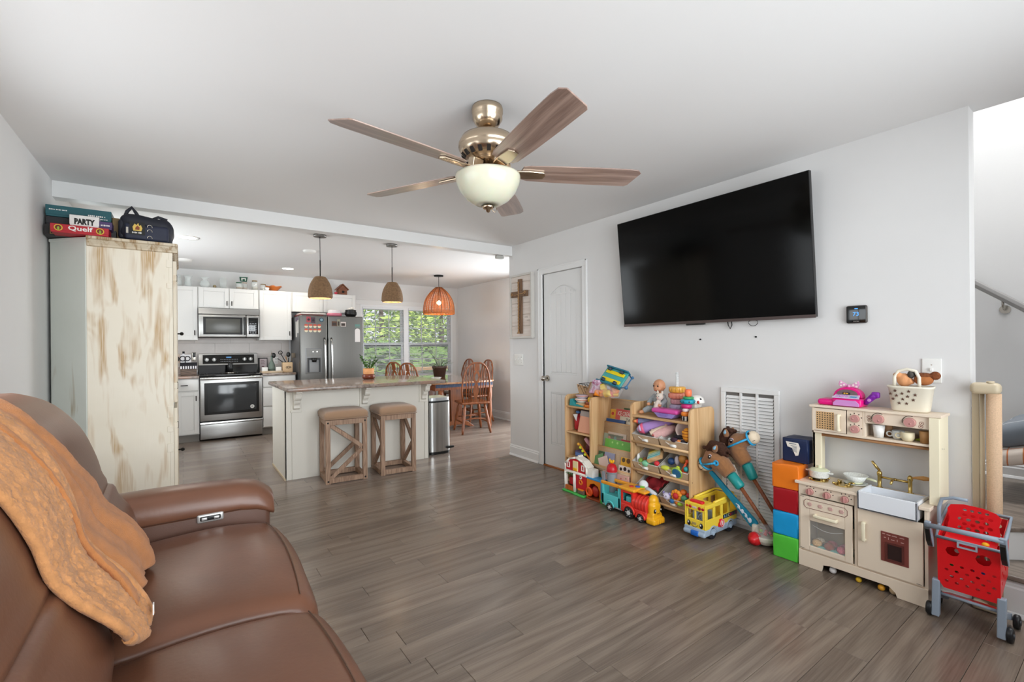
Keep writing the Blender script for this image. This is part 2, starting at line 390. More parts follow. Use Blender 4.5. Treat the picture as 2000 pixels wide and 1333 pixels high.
# ---------------------------------------------------------------- closet door with arched panels
def arch(y0,y1,z0,z1,rise,n=10):
 p=[(y0,z0),(y1,z0)]
 for k in range(n+1):
  t=k/n;p.append((y1+(y0-y1)*t,z1-rise+rise*math.sin(PI*t)))
 return p
m=MB();xd=XR+.012
st=.105
m.box(xd+.012,xd+.035,DY0+.004,DY1-.004,.012,DZ-.004)
y0,y1=DY0+.004,DY1-.004
for(a,b,c,d)in((y0,y0+st,.012,DZ-.004),(y1-st,y1,.012,DZ-.004),(y0+st,y1-st,.012,.24),(y0+st,y1-st,.79,.98)):
 m.box(xd,xd+.013,a,b,c,d)
top=[(y0+st,DZ-.004),(y0+st,DZ-.22)]+[(y0+st+(y1-y0-2*st)*k/10,DZ-.22+.075*math.sin(PI*k/10))for k in range(1,10)]+[(y1-st,DZ-.22),(y1-st,DZ-.004)]
m.prism(top,'x',xd,xd+.013)
door=struct('door_1',m,M_door)
door['label']='white closet door with arched upper panel beside the wooden cross'
def panel(z0,z1,arched):
 w0,w1=y0+st+.012,y1-st-.012;nb=5;bw=(w1-w0)/nb
 fr=MB();fr.frame('x',xd+.004,xd+.012,y0+st,y1-st,z0,z1-(.075 if arched else 0),.018)
 obj('panel_moulding',fr,M_door,door,bev=.004)
 for k in range(nb):
  m=MB();a,b=w0+k*bw+.0015,w0+(k+1)*bw-.0015
  def zt(y):return z1-.02-(.075-.075*math.sin(PI*(y-w0)/(w1-w0))if arched else 0)
  m.prism([(a,z0+.02),(b,z0+.02),(b,zt(b)),((a+b)/2,zt((a+b)/2)),(a,zt(a))],'x',xd+.005,xd+.013)
  obj('panel_board',m,M_door,door,bev=.0025)
panel(.24,.79,False);panel(.98,DZ-.145,True)
m=MB();m.cyl((xd,3.776,.93),(xd-.012,3.776,.93),.032,n=20);m.cyl((xd-.012,3.776,.93),(xd-.04,3.776,.93),.011);m.at((xd-.055,3.776,.93),(0,R(-90),0)).lathe([(0,.03),(.016,.028),(.027,.016),(.029,.004),(.024,-.012),(.012,-.02),(0,-.02)])
obj('door_knob',m,M_chrome,door)
for z in(.26,1.04,1.83):
 m=MB();m.cyl((xd-.004,DY0-.001,z-.045),(xd-.004,DY0-.001,z+.045),.007,n=10);m.box(xd-.003,xd,DY0,DY0+.02,z-.045,z+.045)
 obj('hinge',m,M_chrome,door)
m=MB();cw=.062
for(a,b,c,d)in((DY0-cw,DY0,0,DZ),(DY1,DY1+cw,0,DZ),(DY0-cw,DY1+cw,DZ,DZ+cw)):
 m.box(XR-.016,XR,a,b,c,d)
m.box(XR-.02,XR-.016,DY0-cw,DY0-cw+.014,0,DZ+cw);m.box(XR-.02,XR-.016,DY1+cw-.014,DY1+cw,0,DZ+cw);m.box(XR-.02,XR-.016,DY0-cw,DY1+cw,DZ+cw-.014,DZ+cw)
m.box(XR-.002,XR+.09,DY0-.004,DY0,0,DZ);m.box(XR-.002,XR+.09,DY1,DY1+.004,0,DZ)
struct('trim_2',m,M_trim,bev=.003)['label']='white casing around the closet door'
m=MB();m.box(XR-.01,XR+.09,DY0,DY1,0,.009)
struct('trim_3',m,wood('threshold_oak','#8a4b18','#b36a2a',1,1,.4))['label']='orange oak threshold under the closet door'
# ---------------------------------------------------------------- kitchen window with double-hung sashes
xm=(KX0+KX1)/2-.06
M_vinyl=mat('window_vinyl','#eef0f2',0.3)
m=MB()
m.frame('y',YK-.02,YK+.11,KX0,KX1,KZ0,KZ1,.035);m.box(xm-.045,xm+.045,YK-.01,YK+.1,KZ0,KZ1)
win=struct('window_1',m,M_vinyl,loc=((KX0+KX1)/2,YK,KZ0))
zm=1.305
for(a,b)in((KX0+.035,xm-.045),(xm+.045,KX1-.035)):
 for(c,d,yy)in((zm-.03,KZ1-.035,YK+.05),(KZ0+.035,zm+.045,YK+.025)):
  m=MB();m.frame('y',yy,yy+.03,a,b,c,d,.042);s=obj('window_sash',m,M_vinyl,win,bev=.003)
  m=MB();nx,nz=3,2
  for k in range(1,nx):x=a+(b-a)*k/nx;m.box(x-.008,x+.008,yy+.012,yy+.02,c+.03,d-.03)
  for k in range(1,nz):z=c+(d-c)*k/nz;m.box(a+.03,b-.03,yy+.012,yy+.02,z-.008,z+.008)
  obj('muntin',m,M_vinyl,s)
  m=MB();m.box(a+.03,b-.03,yy+.014,yy+.018,c+.03,d-.03);obj('pane',m,mat('window_pane','#ffffff',0,trans=1,ior=1.01),s)
m=MB();cw=.085
m.box(KX0-cw,KX0,YK-.018,YK,KZ0,KZ1);m.box(KX1,KX1+cw,YK-.018,YK,KZ0,KZ1);m.box(KX0-cw,KX1+cw,YK-.019,YK,KZ1,KZ1+cw);m.box(KX0-.1,KX1+.1,YK-.05,YK,KZ0-.035,KZ0)
struct('trim_4',m,M_trim,bev=.004)['label']='white casing and sill around the dining window'
# two blinds, slats open
M_slat=mat('blind_slat','#eceff2',0.4)
for q,(a,b)in enumerate(((KX0+.04,xm-.045),(xm+.045,KX1-.04))):
 t=thing('window_blind',['white slatted blind open on the window half behind the refrigerator','white slatted blind open on the window half nearest the corner'][q],'blind',((a+b)/2,YK-.004,KZ1-.04),world=True,group='blinds on the dining window')
 m=MB();m.rbox(a,b,YK-.025,YK+.012,KZ1-.075,KZ1-.036,.006);obj('head_rail',m,M_slat,t)
 m=MB();z=KZ1-.09;n=0
 while z>KZ0+.05:
  m.add([(a+.004,YK-.018,z-.004),(b-.004,YK-.018,z-.004),(b-.004,YK+.006,z+.006),(a+.004,YK+.006,z+.006)],[(0,1,2,3)]);z-=.0235
 o=obj('slats',m,M_slat,t,solid=.0012,kind='stuff')
 m=MB();m.rbox(a+.003,b-.003,YK-.02,YK+.008,KZ0+.038,KZ0+.05,.004);obj('bottom_rail',m,M_slat,t)
 m=MB()
 for k in(.2,.8):m.cyl((a+(b-a)*k,YK-.006,KZ0+.05),(a+(b-a)*k,YK-.006,KZ1-.07),.0012,n=5)
 obj('ladder_cord',m,M_slat,t)
 # windows out of view that light the room
def plain_window(name,ax,p,u0,u1,v0,v1,n):
 m=MB();m.frame(ax,p-.03,p+.05,u0,u1,v0,v1,.05)
 for k in range(1,n):
  u=u0+(u1-u0)*k/n
  if ax=='y':m.box(u-.03,u+.03,p-.01,p+.03,v0,v1)
  else:m.box(p-.01,p+.03,u-.03,u+.03,v0,v1)
 struct(name,m,M_vinyl)
plain_window('window_2','y',YR-.07,RX0,RX1,RZ0,RZ1,3)
plain_window('window_added_4','x',XL-.07,vy0_,vy1_,vz0_,vz1_,2)  # opening added over the sofa for its fill light
plain_window('window_added_5','x',XK+.06,4.7,6.0,.05,2.1,2)  # hidden opening added for the dining-side fill light
plain_window('window_3','x',XL-.07,wy0,wy1,wz0,wz1,2)
# ---------------------------------------------------------------- stairs: platform, winder landing, steps beyond
M_step=wood('stair_oak','#5d524a','#84786d',1,1,.4,False,7,5)
m=MB();m.box(XR,XK,YR,YE-.002,0,.165);m.box(XW+.002,XK,YE-.002,2.2,0,.165)
steps=struct('floor_stair_platform',m,M_trim,loc=(XR,YR,0))
steps['label']='white-faced lowest stair platform at the opening'
m=MB();m.box(XR-.022,XK-.002,YR,YE-.004,.165,.19);m.box(XW+.003,XK-.002,YE-.004,2.2,.165,.19)
obj('tread',m,M_step,steps,bev=.006)
m=MB();base_profile(m,XR,YR,YE-.01,-1,.16);obj('riser_moulding',m,M_trim,steps)
d=Vector((.75,-.66,0));px,py=XW+.03,YE-.08
poly=[(px,py),(px+d.x*1.55,py+d.y*1.55),(XK,py+d.y*1.55),(XK,2.2),(px,2.2)]
m=MB();m.prism([(a+.0+.018,b+.02)for a,b in poly],'z',.19,.335)
st2=struct('floor_stair_landing',m,M_trim,loc=(XW,YE,.19));st2['label']='second stair step set diagonally with a grey wood tread'
m=MB();m.prism(poly,'z',.335,.36);obj('tread',m,M_step,st2,bev=.006)
m=MB();base_profile(m,XK,YR,2.2,-1,.1)
for i in range(len(m.v)):m.v[i].z+=.36
struct('baseboard_stair',m,M_trim)
m=MB()
for k in range(6):m.box(XW+.01,XK-.02,2.2+k*.26,4.29,.36+k*.19-.17,.36+(k+1)*.19)
struct('floor_stair_flight',m,M_step,loc=(XW,2.2,.3))
# outside the dining window
M_lawn=mat('lawn','#5d7a35',0.9,ns=2,na=.25)
m=MB();m.box(-14,22,8.4,40,-.6,-.5)
struct('ground',m,M_lawn,loc=(4,20,-.6))
# ================================================================ kitchen
M_cab=mat('cabinet_white','#dddcd9',0.35)
M_toe=mat('toe_kick','#8f8a84',0.6)
M_pull=mat('dark_bronze_pull','#2b2622',0.4,0.7)
M_steel=mat('brushed_steel','#a9a8a6',0.3,1.0,ns=1,na=.06,stretch=(2,2,220),aniso=.5)
M_steel2=mat('fridge_steel','#72716e',0.38,1.0,ns=1,na=.05,stretch=(220,2,2))
M_blkglass=mat('black_glass','#0c0d0e',0.08,coat=.3)
def granite(name,a,b,c):
 m=mat(name,a,0.15,ns=28,col2=b,detail=8)
 nt=m.node_tree;n=nt.nodes;bs=n['Principled BSDF'];old=bs.inputs['Base Color'].links[0].from_socket
 tc=n.new('ShaderNodeTexCoord');v=n.new('ShaderNodeTexNoise');v.inputs['Scale'].default_value=4;v.inputs['Detail'].default_value=5
 nt.links.new(tc.outputs['Object'],v.inputs['Vector']);rp=n.new('ShaderNodeValToRGB');rp.color_ramp.elements[0].position=.5;rp.color_ramp.elements[1].position=.62
 nt.links.new(v.outputs[0],rp.inputs[0]);mi=n.new('ShaderNodeMix');mi.data_type='RGBA';nt.links.new(rp.outputs[0],mi.inputs[0]);nt.links.new(old,mi.inputs[6]);mi.inputs[7].default_value=lin(c)
 nt.links.new(mi.outputs[2],bs.inputs['Base Color']);return m
M_gran=granite('granite','#6e6058','#a5978c','#9a7d6c')
def shaker(parent,x0,x1,z0,z1,y,name='door',hx=None,hz=None,horiz=False,rail=.055):
 """cabinet door facing -y with a recessed panel"""
 m=MB();m.box(x0+.002,x1-.002,y-.008,y,z0+.002,z1-.002)
 m.box(x0+.002,x0+rail,y-.02,y-.008,z0+.002,z1-.002);m.box(x1-rail,x1-.002,y-.02,y-.008,z0+.002,z1-.002)
 m.box(x0+rail,x1-rail,y-.02,y-.008,z0+.002,z0+rail);m.box(x0+rail,x1-rail,y-.02,y-.008,z1-rail,z1-.002)
 m.box(x0+rail,x1-rail,y-.0125,y-.008,z0+rail,z1-rail)
 d=obj(name,m,M_cab,parent,bev=.002)
 if hx is not None:
  h=MB();L=.035
  if horiz:h.rbox(hx-L,hx+L,y-.043,y-.034,hz-.006,hz+.006,.004);h.cyl((hx,y-.036,hz),(hx,y-.02,hz),.005,n=8)
  else:h.rbox(hx-.006,hx+.006,y-.043,y-.034,hz-L,hz+L,.004);h.cyl((hx,y-.036,hz),(hx,y-.02,hz),.005,n=8)
  obj('pull',h,M_pull,d)
 return d
UY,UT,UB=7.90,2.155,1.395
def upper(label,x0,x1,z0,doors,z1=UT):
 t=thing('wall_cabinet',label,'cabinet',((x0+x1)/2,UY,z0),world=True,group='upper kitchen cabinets')
 m=MB();m.box(x0+.001,x1-.001,UY,YK-.001,z0,z1);obj('body',m,M_cab,t)
 for d in doors:shaker(t,d[0],d[1],z0+.003,z1-.004,UY,hx=d[2],hz=d[3])
upper('white wall cabinet at the left end, beside the microwave, with one pull',-.30,.185,UB,[(-.29,.18,.145,1.50)])
upper('white two-door wall cabinet directly above the microwave',.185,.945,1.855,[(.195,.563,.535,1.93),(.567,.935,.595,1.93)])
upper('tall white single-door wall cabinet between microwave and refrigerator',.945,1.40,UB,[(.955,1.39,1.365,1.50)])
upper('white two-door wall cabinet above the refrigerator',1.40,2.40,1.845,[(1.41,1.868,None,0),(1.872,2.39,None,0)])
# ---- backsplash tiles, one by one, on the back wall
M_tile=mat('backsplash_tile','#c6bdb7',0.3,ns=3,na=.1,detail=5);M_grout=mat('grout','#9a9592',.8)
bsp=thing('tile_backsplash','grey stone-look tile backsplash between counter and wall cabinets','backsplash',(.5,YK,0.92),world=True)
m=MB();m.box(-.3,1.41,YK-.006,YK-.001,.92,UB+.5);obj('grout_bed',m,M_grout,bsp)
for r in range(4):
 x=-.3-(.2 if r%2 else 0)
 while x<1.4:
  a,b=max(x,-.3),min(x+.45,1.41);x+=.45
  if b-a<.02:continue
  m=MB();m.box(a+.001,b-.001,YK-.012,YK-.006,.935+r*.21,.935+r*.21+.208);obj('tile',m,M_tile,bsp,bev=.0015)
  # ---- microwave
t=thing('microwave','stainless over-range microwave with a dark window above the stove','microwave',(.565,7.8,1.42),world=True)
mx0,mx1,my=.187,.943,7.80
m=MB();m.box(mx0,mx1,my+.02,YK-.02,1.43,1.853);obj('body',m,M_blackm,t)
m=MB();m.prism([(my,1.765),(my+.02,1.765),(my+.02,1.852),(my+.012,1.852)],'x',mx0,mx1);obj('vent_panel',m,M_steel,t,bev=.003)
m=MB();dx=mx0+.58;m.rbox(mx0,dx,my-.012,my+.02,1.435,1.76,.012);d=obj('door',m,M_steel,t)
m=MB();m.rbox(mx0+.055,dx-.045,my-.016,my-.008,1.475,1.725,.012);obj('window_frame',m,M_black,d)
m=MB();m.rbox(mx0+.085,dx-.075,my-.018,my-.012,1.50,1.70,.01);obj('window',m,mat('microwave_glass','#4b4b46',.25),d)
m=MB();m.rbox(dx-.033,dx-.008,my-.045,my-.03,1.47,1.73,.008);m.box(dx-.026,dx-.014,my-.034,my-.01,1.48,1.5);m.box(dx-.026,dx-.014,my-.034,my-.01,1.70,1.72);obj('handle',m,M_black,d)
m=MB();m.rbox(dx+.004,mx1,my-.012,my+.02,1.435,1.76,.01);k=obj('control_panel',m,M_steel,t)
m=MB();m.rbox(dx+.03,mx1-.02,my-.016,my-.01,1.48,1.725,.006);obj('keypad',m,M_blkglass,k)
m=MB()
for i in range(6):
 for j in range(3):m.box(dx+.045+j*.033,dx+.066+j*.033,my-.0175,my-.0155,1.495+i*.027,1.508+i*.027)
obj('buttons',m,mat('key_print','#8e9196',.5),k)
# ---- stove
t=thing('stove','stainless electric stove with black glass top and back control panel','stove',(.568,7.61,0),world=True)
sx0,sx1,sy=.192,.946,7.61
m=MB();m.box(sx0,sx1,sy+.03,8.19,.02,.895);obj('body',m,M_blackm,t)
m=MB();m.rbox(sx0,sx1,sy-.012,sy+.03,.025,.232,.008);d=obj('drawer',m,M_steel,t)
m=MB();m.prism([(sy-.012,.232),(sy-.04,.238),(sy-.036,.262),(sy+.02,.262),(sy+.02,.232)],'x',sx0,sx1);obj('drawer_handle',m,mat('bright_steel','#c9c9c7',.22,1),d,bev=.004)
m=MB();m.rbox(sx0,sx1,sy-.018,sy+.03,.275,.862,.012);d=obj('oven_door',m,M_steel,t)
m=MB();m.rbox(sx0+.05,sx1-.04,sy-.024,sy-.01,.36,.80,.015);f=obj('door_glass_frame',m,M_black,d)
m=MB();m.rbox(sx0+.085,sx1-.075,sy-.027,sy-.02,.395,.765,.01);obj('door_glass',m,mat('oven_glass','#3a3c3e',.1),d)
m=MB();m.rbox(sx0,sx1,sy-.07,sy-.045,.845,.88,.01);m.box(sx0+.02,sx0+.05,sy-.05,sy-.01,.848,.872);m.box(sx1-.05,sx1-.02,sy-.05,sy-.01,.848,.872);obj('door_handle',m,MATS['bright_steel'],d)
m=MB();m.cyl((sx1-.13,sy-.030,.44),(sx1-.13,sy-.0265,.44),.026,n=20);obj('energy_sticker',m,M_white,d,label='round white sticker on the oven glass')
m=MB();m.cyl((sx1-.13,sy-.032,.44),(sx1-.13,sy-.030,.44),.016,n=16);m.cyl((sx1-.13,sy-.033,.44),(sx1-.13,sy-.032,.44),.008,n=12);obj('sticker_print',m,mat('sticker_grey','#b5b5b2',.5),d)
m=MB();m.rbox(sx0-.004,sx1+.004,sy-.015,8.08,.89,.912,.006);obj('cooktop',m,M_blkglass,t)
m=MB()
for(x,y,r)in((.36,7.78,.11),(.77,7.78,.09),(.36,7.99,.08),(.77,7.98,.105)):m.torus((x,y,.9125),r,.0012,n=32,m=4)
obj('burner_ring',m,mat('burner_print','#3a3a3c',.3),t)
m=MB();m.prism([(8.07,.90),(8.19,.90),(8.19,1.20),(8.12,1.20),(8.085,1.03)],'x',sx0,sx1-.0);obj('backguard',m,M_blkglass,t,bev=.004)
m=MB();q=lambda z:8.085+(z-1.03)*(.035/.17)
m.add([(sx0,q(1.03)-.006,1.03),(sx1-.0,q(1.03)-.006,1.03),(sx1,q(1.2)-.006,1.2),(sx0,q(1.2)-.006,1.2),(sx0,q(1.03)+.005,1.03),(sx1,q(1.03)+.005,1.03),(sx1,8.14,1.2),(sx0,8.14,1.2)],[(0,1,2,3),(0,4,5,1),(3,2,6,7),(0,3,7,4),(1,5,6,2)]);bg_=obj('control_panel',m,M_steel,t,bev=.003)
m=MB();m.add([(sx0+.05,q(1.05)-.009,1.05),(sx1-.045,q(1.05)-.009,1.05),(sx1-.045,q(1.18)-.009,1.18),(sx0+.05,q(1.18)-.009,1.18),(sx0+.05,q(1.05),1.05),(sx1-.045,q(1.05),1.05),(sx1-.045,q(1.18),1.18),(sx0+.05,q(1.18),1.18)],[(0,1,2,3),(0,4,5,1),(3,2,6,7),(0,3,7,4),(1,5,6,2)]);obj('display',m,M_blkglass,bg_)
for x in(sx0+.10,sx0+.19,sx1-.175,sx1-.095):
 m=MB();m.cyl((x,q(1.115)-.009,1.115),(x,q(1.115)-.036,1.11),.028,.024,20);m.rbox(x-.006,x+.006,q(1.115)-.044,q(1.115)-.03,1.088,1.137,.004);obj('knob',m,mat('knob_steel','#cfcfcd',.3,.9),bg_)
m=MB()
for i in range(11):
 for j in range(2):m.box(sx0+.27+i*.021,sx0+.282+i*.021,q(1.08+.03*j)-.0105,q(1.08+.03*j)-.0085,1.076+j*.03,1.084+j*.03)
obj('buttons',m,MATS['key_print'],bg_)
m=MB();m.box(.535,.60,q(1.14)-.0105,q(1.14)-.0085,1.13,1.15);obj('clock_digits',m,mat('blue_display','#3f6f9c',.4,emit=.6),bg_)
# ---- base cabinets and counters
def base_cab(label,x0,x1,parts):
 t=thing('base_cabinet',label,'cabinet',((x0+x1)/2,7.63,0),world=True,group='lower kitchen cabinets')
 m=MB();m.box(x0,x1,7.63,YK-.001,.105,.868);obj('body',m,M_cab,t)
 m=MB();m.box(x0,x1,7.69,YK-.01,.0,.105);obj('toe_kick',m,M_toe,t)
 for p in parts:p(t)
def drawer(x0,x1,z0,z1,hx=None):
 def f(t):
  m=MB();m.rbox(x0+.003,x1-.003,7.608,7.63,z0+.002,z1-.002,.006);d=obj('drawer',m,M_cab,t)
  if hx is not None:
   h=MB();h.rbox(hx-.04,hx+.04,7.575,7.586,(z0+z1)/2-.006,(z0+z1)/2+.006,.004);h.cyl((hx,7.585,(z0+z1)/2),(hx,7.608,(z0+z1)/2),.005,n=8);obj('pull',h,M_pull,d)
 return f
base_cab('white base cabinet with drawer over door to the left of the stove',-.09,.186,[drawer(-.07,.182,.70,.86,.02),lambda t:shaker(t,-.07,.182,.115,.69,7.63,hx=.15,hz=.60)])
base_cab('white drawer base cabinet between stove and refrigerator',.952,1.40,[drawer(.955,1.395,.70,.86),drawer(.955,1.395,.42,.69),drawer(.955,1.395,.115,.41)])
# L-shaped run under the side window (its ends show past the armoire)
t=thing('base_cabinet','white base cabinet run along the left kitchen wall, seen behind the armoire edge','cabinet',(-.4,7.2,0),world=True,group='lower kitchen cabinets')
m=MB();m.box(XL+.001,-.10,5.9,YK-.001,.105,.868);obj('body',m,M_cab,t)
m=MB();m.box(XL+.001,-.16,5.92,YK-.001,0,.105);obj('toe_kick',m,M_toe,t)
for(a,b)in((5.92,6.5),(6.5,7.05),(7.05,7.6)):
 m=MB();m.rbox(-.10,-.078,a+.003,b-.003,.115,.69,.005);d=obj('door',m,M_cab,t)
 h=MB();h.rbox(-.055,-.046,b-.06,b-.048,.55,.62,.004);h.cyl((-.05,b-.054,.585),(-.08,b-.054,.585),.005,n=8);obj('pull',h,M_pull,d)
 m=MB();m.rbox(-.10,-.078,a+.003,b-.003,.70,.86,.005);d=obj('drawer',m,M_cab,t)
 h=MB();h.rbox(-.055,-.046,(a+b)/2-.035,(a+b)/2+.035,.775,.787,.004);h.cyl((-.05,(a+b)/2,.781),(-.08,(a+b)/2,.781),.005,n=8);obj('pull',h,M_pull,d)
def ctop(label,boxes,splash):
 t=thing('countertop',label,'countertop',((boxes[0][0]+boxes[0][1])/2,7.6,.87),world=True)
 m=MB()
 for b in boxes:m.rbox(b[0],b[1],b[2],b[3],.87,.903,.008)
 obj('slab',m,M_gran,t)
 m=MB()
 for b in splash:m.box(*b)
 if splash:obj('backsplash_strip',m,M_gran,t,bev=.003)
ctop('granite countertop to the left of the stove, holding the striped cook book stand',[(XL+.001,-.06,5.88,7.59),(XL+.001,.188,7.59,YK-.013)],[(-.35,.188,YK-.035,YK-.0125,.903,1.01)])
ctop('granite countertop between stove and refrigerator, holding the utensil crock',[(.95,1.405,7.59,YK-.013)],[])
# ---- refrigerator
t=thing('refrigerator','side-by-side stainless refrigerator with ice dispenser and magnets','refrigerator',(1.9,7.45,0),world=True)
fx0,fx1,fy,ft=1.435,2.375,7.45,1.765
m=MB();m.box(fx0,fx1,fy+.09,YK-.03,.03,ft-.01);obj('body',m,mat('fridge_side','#77787a',.45,.6),t)
m=MB();m.box(fx0+.02,fx1-.02,fy+.05,fy+.1,0,.05);obj('foot_grille',m,M_black,t)
fs=1.83
m=MB();m.rbox(fx0,fs-.004,fy,fy+.085,.05,ft,.018,3);dl=obj('freezer_door',m,M_steel2,t)
m=MB();m.rbox(fs+.004,fx1,fy,fy+.085,.05,ft,.018,3);dr=obj('fridge_door',m,M_steel2,t)
for x,p in((fs-.05,dl),(fs+.05,dr)):
 m=MB();pts=[(x,fy-.004,1.42)]+[(x,fy-.05-.012*math.sin(PI*k/10),1.37-k*.075)for k in range(11)]+[(x,fy-.004,.57)]
 m.tube(pts,.014,10);obj('handle',m,mat('polished_steel','#c4c4c2',.15,1),p)
m=MB();m.rbox(fx0+.075,fs-.09,fy-.008,fy+.01,.885,1.265,.006);dp=obj('dispenser',m,mat('dispenser_grey','#85868a',.4,.5),dl)
m=MB();m.frame('y',fy-.014,fy-.006,fx0+.085,fs-.10,.89,1.13,.012);m.box(fx0+.085,fs-.10,fy-.012,fy-.004,1.135,1.255);obj('dispenser_panel',m,M_steel2,dp)
m=MB();m.box(fx0+.097,fs-.112,fy-.0095,fy-.0085,.902,1.118);obj('dispenser_recess',m,mat('recess_dark','#3c3d40',.5),dp)
m=MB();m.rbox(fx0+.125,fs-.135,fy-.012,fy-.009,.905,1.09,.003);obj('dispenser_paddle',m,mat('paddle_grey','#8b8c8d',.4),dp)
m=MB();m.cyl((fx0+.19,fy-.03,1.12),(fx0+.19,fy-.03,1.055),.045,.03,14);obj('dispenser_nozzle',m,M_black,dp)
m=MB();m.box(fx0+.17,fx0+.185,fy-.014,fy-.012,1.205,1.222);m.box(fx0+.225,fx0+.245,fy-.014,fy-.012,1.205,1.222);obj('indicator',m,mat('indicator','#f2f2ee',.5,emit=.5),dp)
# magnets and papers, each on its own
def magnet(name,label,cat,mk,m_,loc=None,bev=0,grp='magnets and papers on the refrigerator'):
 o=obj(name,mk,m_,bev=bev);return tag(o,label,cat,grp)
for i in range(8):
 r_,c_=divmod(i,4);x=fx0+.085+c_*.062;z=1.60-r_*.068
 t=thing('round_magnet','%s round cream photo magnet with red cap in the %s row on the freezer door'%(['first','second','third','fourth'][c_],['upper','lower'][r_]),'magnet',(x,fy-.001,z),world=True,group='magnets and papers on the refrigerator')
 m=MB();m.cyl((x,fy-.007,z),(x,fy-.0005,z),.024,n=16);obj('face',m,mat('magnet_cream','#dcd2b4',.5),t)
 m=MB();m.prism([(x-.026,z+.006),(x+.026,z+.006),(x+.02,z+.03),(x-.02,z+.03)],'y',fy-.009,fy-.0005);obj('cap',m,mat('magnet_red','#c4503c',.5),t)
for i,(x,z,c,l)in enumerate(((fx0+.12,1.70,'#a8434c','red and black square magnet at the top left of the freezer door'),(fx0+.185,1.69,'#4a3440','dark heart magnet beside the red square magnet on the freezer door'))):
 m=MB();m.rbox(x-.03,x+.03,fy-.006,fy-.0005,z-.04,z+.045,.006);m.mat(1).cyl((x,fy-.008,z),(x,fy-.006,z),.018,n=12);magnet('photo_magnet',l,'magnet',m,[mat('mag%d'%i,c,.5),mat('magd','#1f1a20',.5)])
m=MB();m.cyl((fs-.09,fy-.006,1.70),(fs-.09,fy-.0005,1.70),.034,n=20);m.mat(1).cyl((fs-.09,fy-.007,1.70),(fs-.09,fy-.006,1.70),.02,n=16);magnet('round_magnet','dark teal round magnet near the top of the freezer door by the door split','magnet',m,[mat('mag_teal','#2f4a58',.5),mat('mag_teal2','#7d9aa4',.5)])
for(x,w,z,h,c,l)in((fs+.10,.08,1.645,.075,'#5e4030','brown photo at the left of three photos on the fridge door'),(fs+.165,.045,1.66,.11,'#8d8a76','narrow grey photo at the middle of three photos on the fridge door'),(fs+.235,.08,1.64,.075,'#c9bdb8','pale pink photo at the right of three photos on the fridge door')):
 m=MB();m.box(x-w/2,x+w/2,fy-.003,fy-.0005,z-h/2,z+h/2);m.mat(1).box(x-w/2+.008,x+w/2-.012,fy-.004,fy-.003,z-h/2+.01,z+h*.2);magnet('photo_print',l,'photo',m,[mat('ph'+c,c,.6),mat('ph_dark'+c,'#3b2f2a',.6)])
m=MB();p=[(fx1-.13,1.36),(fx1-.05,1.36),(fx1-.05,1.54)]+[(fx1-.09+.04*math.cos(PI*k/8),1.54+.035*math.sin(PI*k/8))for k in range(1,8)]+[(fx1-.13,1.54)]
m.prism(p,'y',fy-.003,fy-.0005);magnet('note_pad','white arched note pad on the right side of the fridge door','note pad',m,mat('paper_white','#ded9d6',.7))
m=MB();m.box(fx1-.13,fx1-.05,fy-.005,fy-.0005,1.595,1.605);m.box(fx1-.13,fx1-.05,fy-.005,fy-.0005,1.615,1.64);magnet('magnet_strip','small green and white magnet strip above the arched note pad','magnet',m,mat('mag_green','#5c8a80',.5))
for(y,z,w,h,l)in((7.60,1.60,.09,.20,'white printed paper nearest the front on the side of the refrigerator'),(7.72,1.56,.08,.24,'long white paper hung behind another on the side of the refrigerator'),(7.66,1.71,.10,.06,'purple paper at the top of the refrigerator side')):
 m=MB();m.box(fx0-.003,fx0-.0005,y-w/2,y+w/2,z-h/2,z+h/2);magnet('paper_note',l,'paper',m,mat('paper_'+('p' if 'purple' in l else 'w'),'#6b5270' if 'purple' in l else '#dad7d2',.7))
 # ---- things on top of the refrigerator
t=thing('cutting_board','stack of pale boards lying on the refrigerator under the cabinet','board',(1.62,7.62,ft),world=True)
m=MB();m.rbox(1.45,1.80,7.56,7.95,ft,ft+.022,.006);obj('lower_board',m,mat('board_red','#7d3b38',.5),t)
m=MB();m.rbox(1.47,1.83,7.54,7.9,ft+.022,ft+.045,.006);obj('upper_board',m,mat('board_pale','#d8cfc8',.5),t)
t=thing('cake_carrier','round cake carrier with scalloped pink base and clear lid on the refrigerator','carrier',(1.975,7.62,ft),world=True)
m=MB();n=28;vs=[]
for(rr,z)in((.085,0),(.105,.012),(.112,.05),(.10,.052)):
 for k in range(n):a=2*PI*k/n;r_=rr*(1+.05*(k%2));vs.append((1.975+r_*math.cos(a),7.62+r_*math.sin(a),ft+z))
m.add(vs,[(i*n+k,i*n+(k+1)%n,(i+1)*n+(k+1)%n,(i+1)*n+k)for i in range(3)for k in range(n)]+[tuple(range(n-1,-1,-1))],True);obj('base',m,mat('pink_plastic','#d2788a',.4),t)
m=MB();m.lathe([(.098,.052),(.098,.095),(.085,.105),(0,.108)],(1.975,7.62,ft));obj('lid',m,mat('frosted_plastic','#e5e2e2',.25,alpha=.85),t)
t=thing('cauldron','small black cauldron pot filled with white pieces on the refrigerator corner','pot',(2.225,7.60,ft),world=True)
m=MB();m.lathe([(0,0),(.06,.004),(.092,.035),(.095,.07),(.08,.1),(.088,.112),(.078,.112),(.07,.1),(.082,.07),(0,.06)],(2.225,7.6,ft));obj('body',m,M_black,t)
m=MB()
for k in range(9):m.sph((2.225+.035*math.cos(k*2.4),7.6+.035*math.sin(k*2.4),ft+.115+.012*(k%3)),.022,8,6)
obj('filling',m,mat('white_fill','#e8e2d8',.8),t,kind='stuff')
m=MB();m.torus((2.225,7.508,ft+.06),.03,.003,'y',16,6,PI,2*PI);obj('handle',m,M_blackm,t)
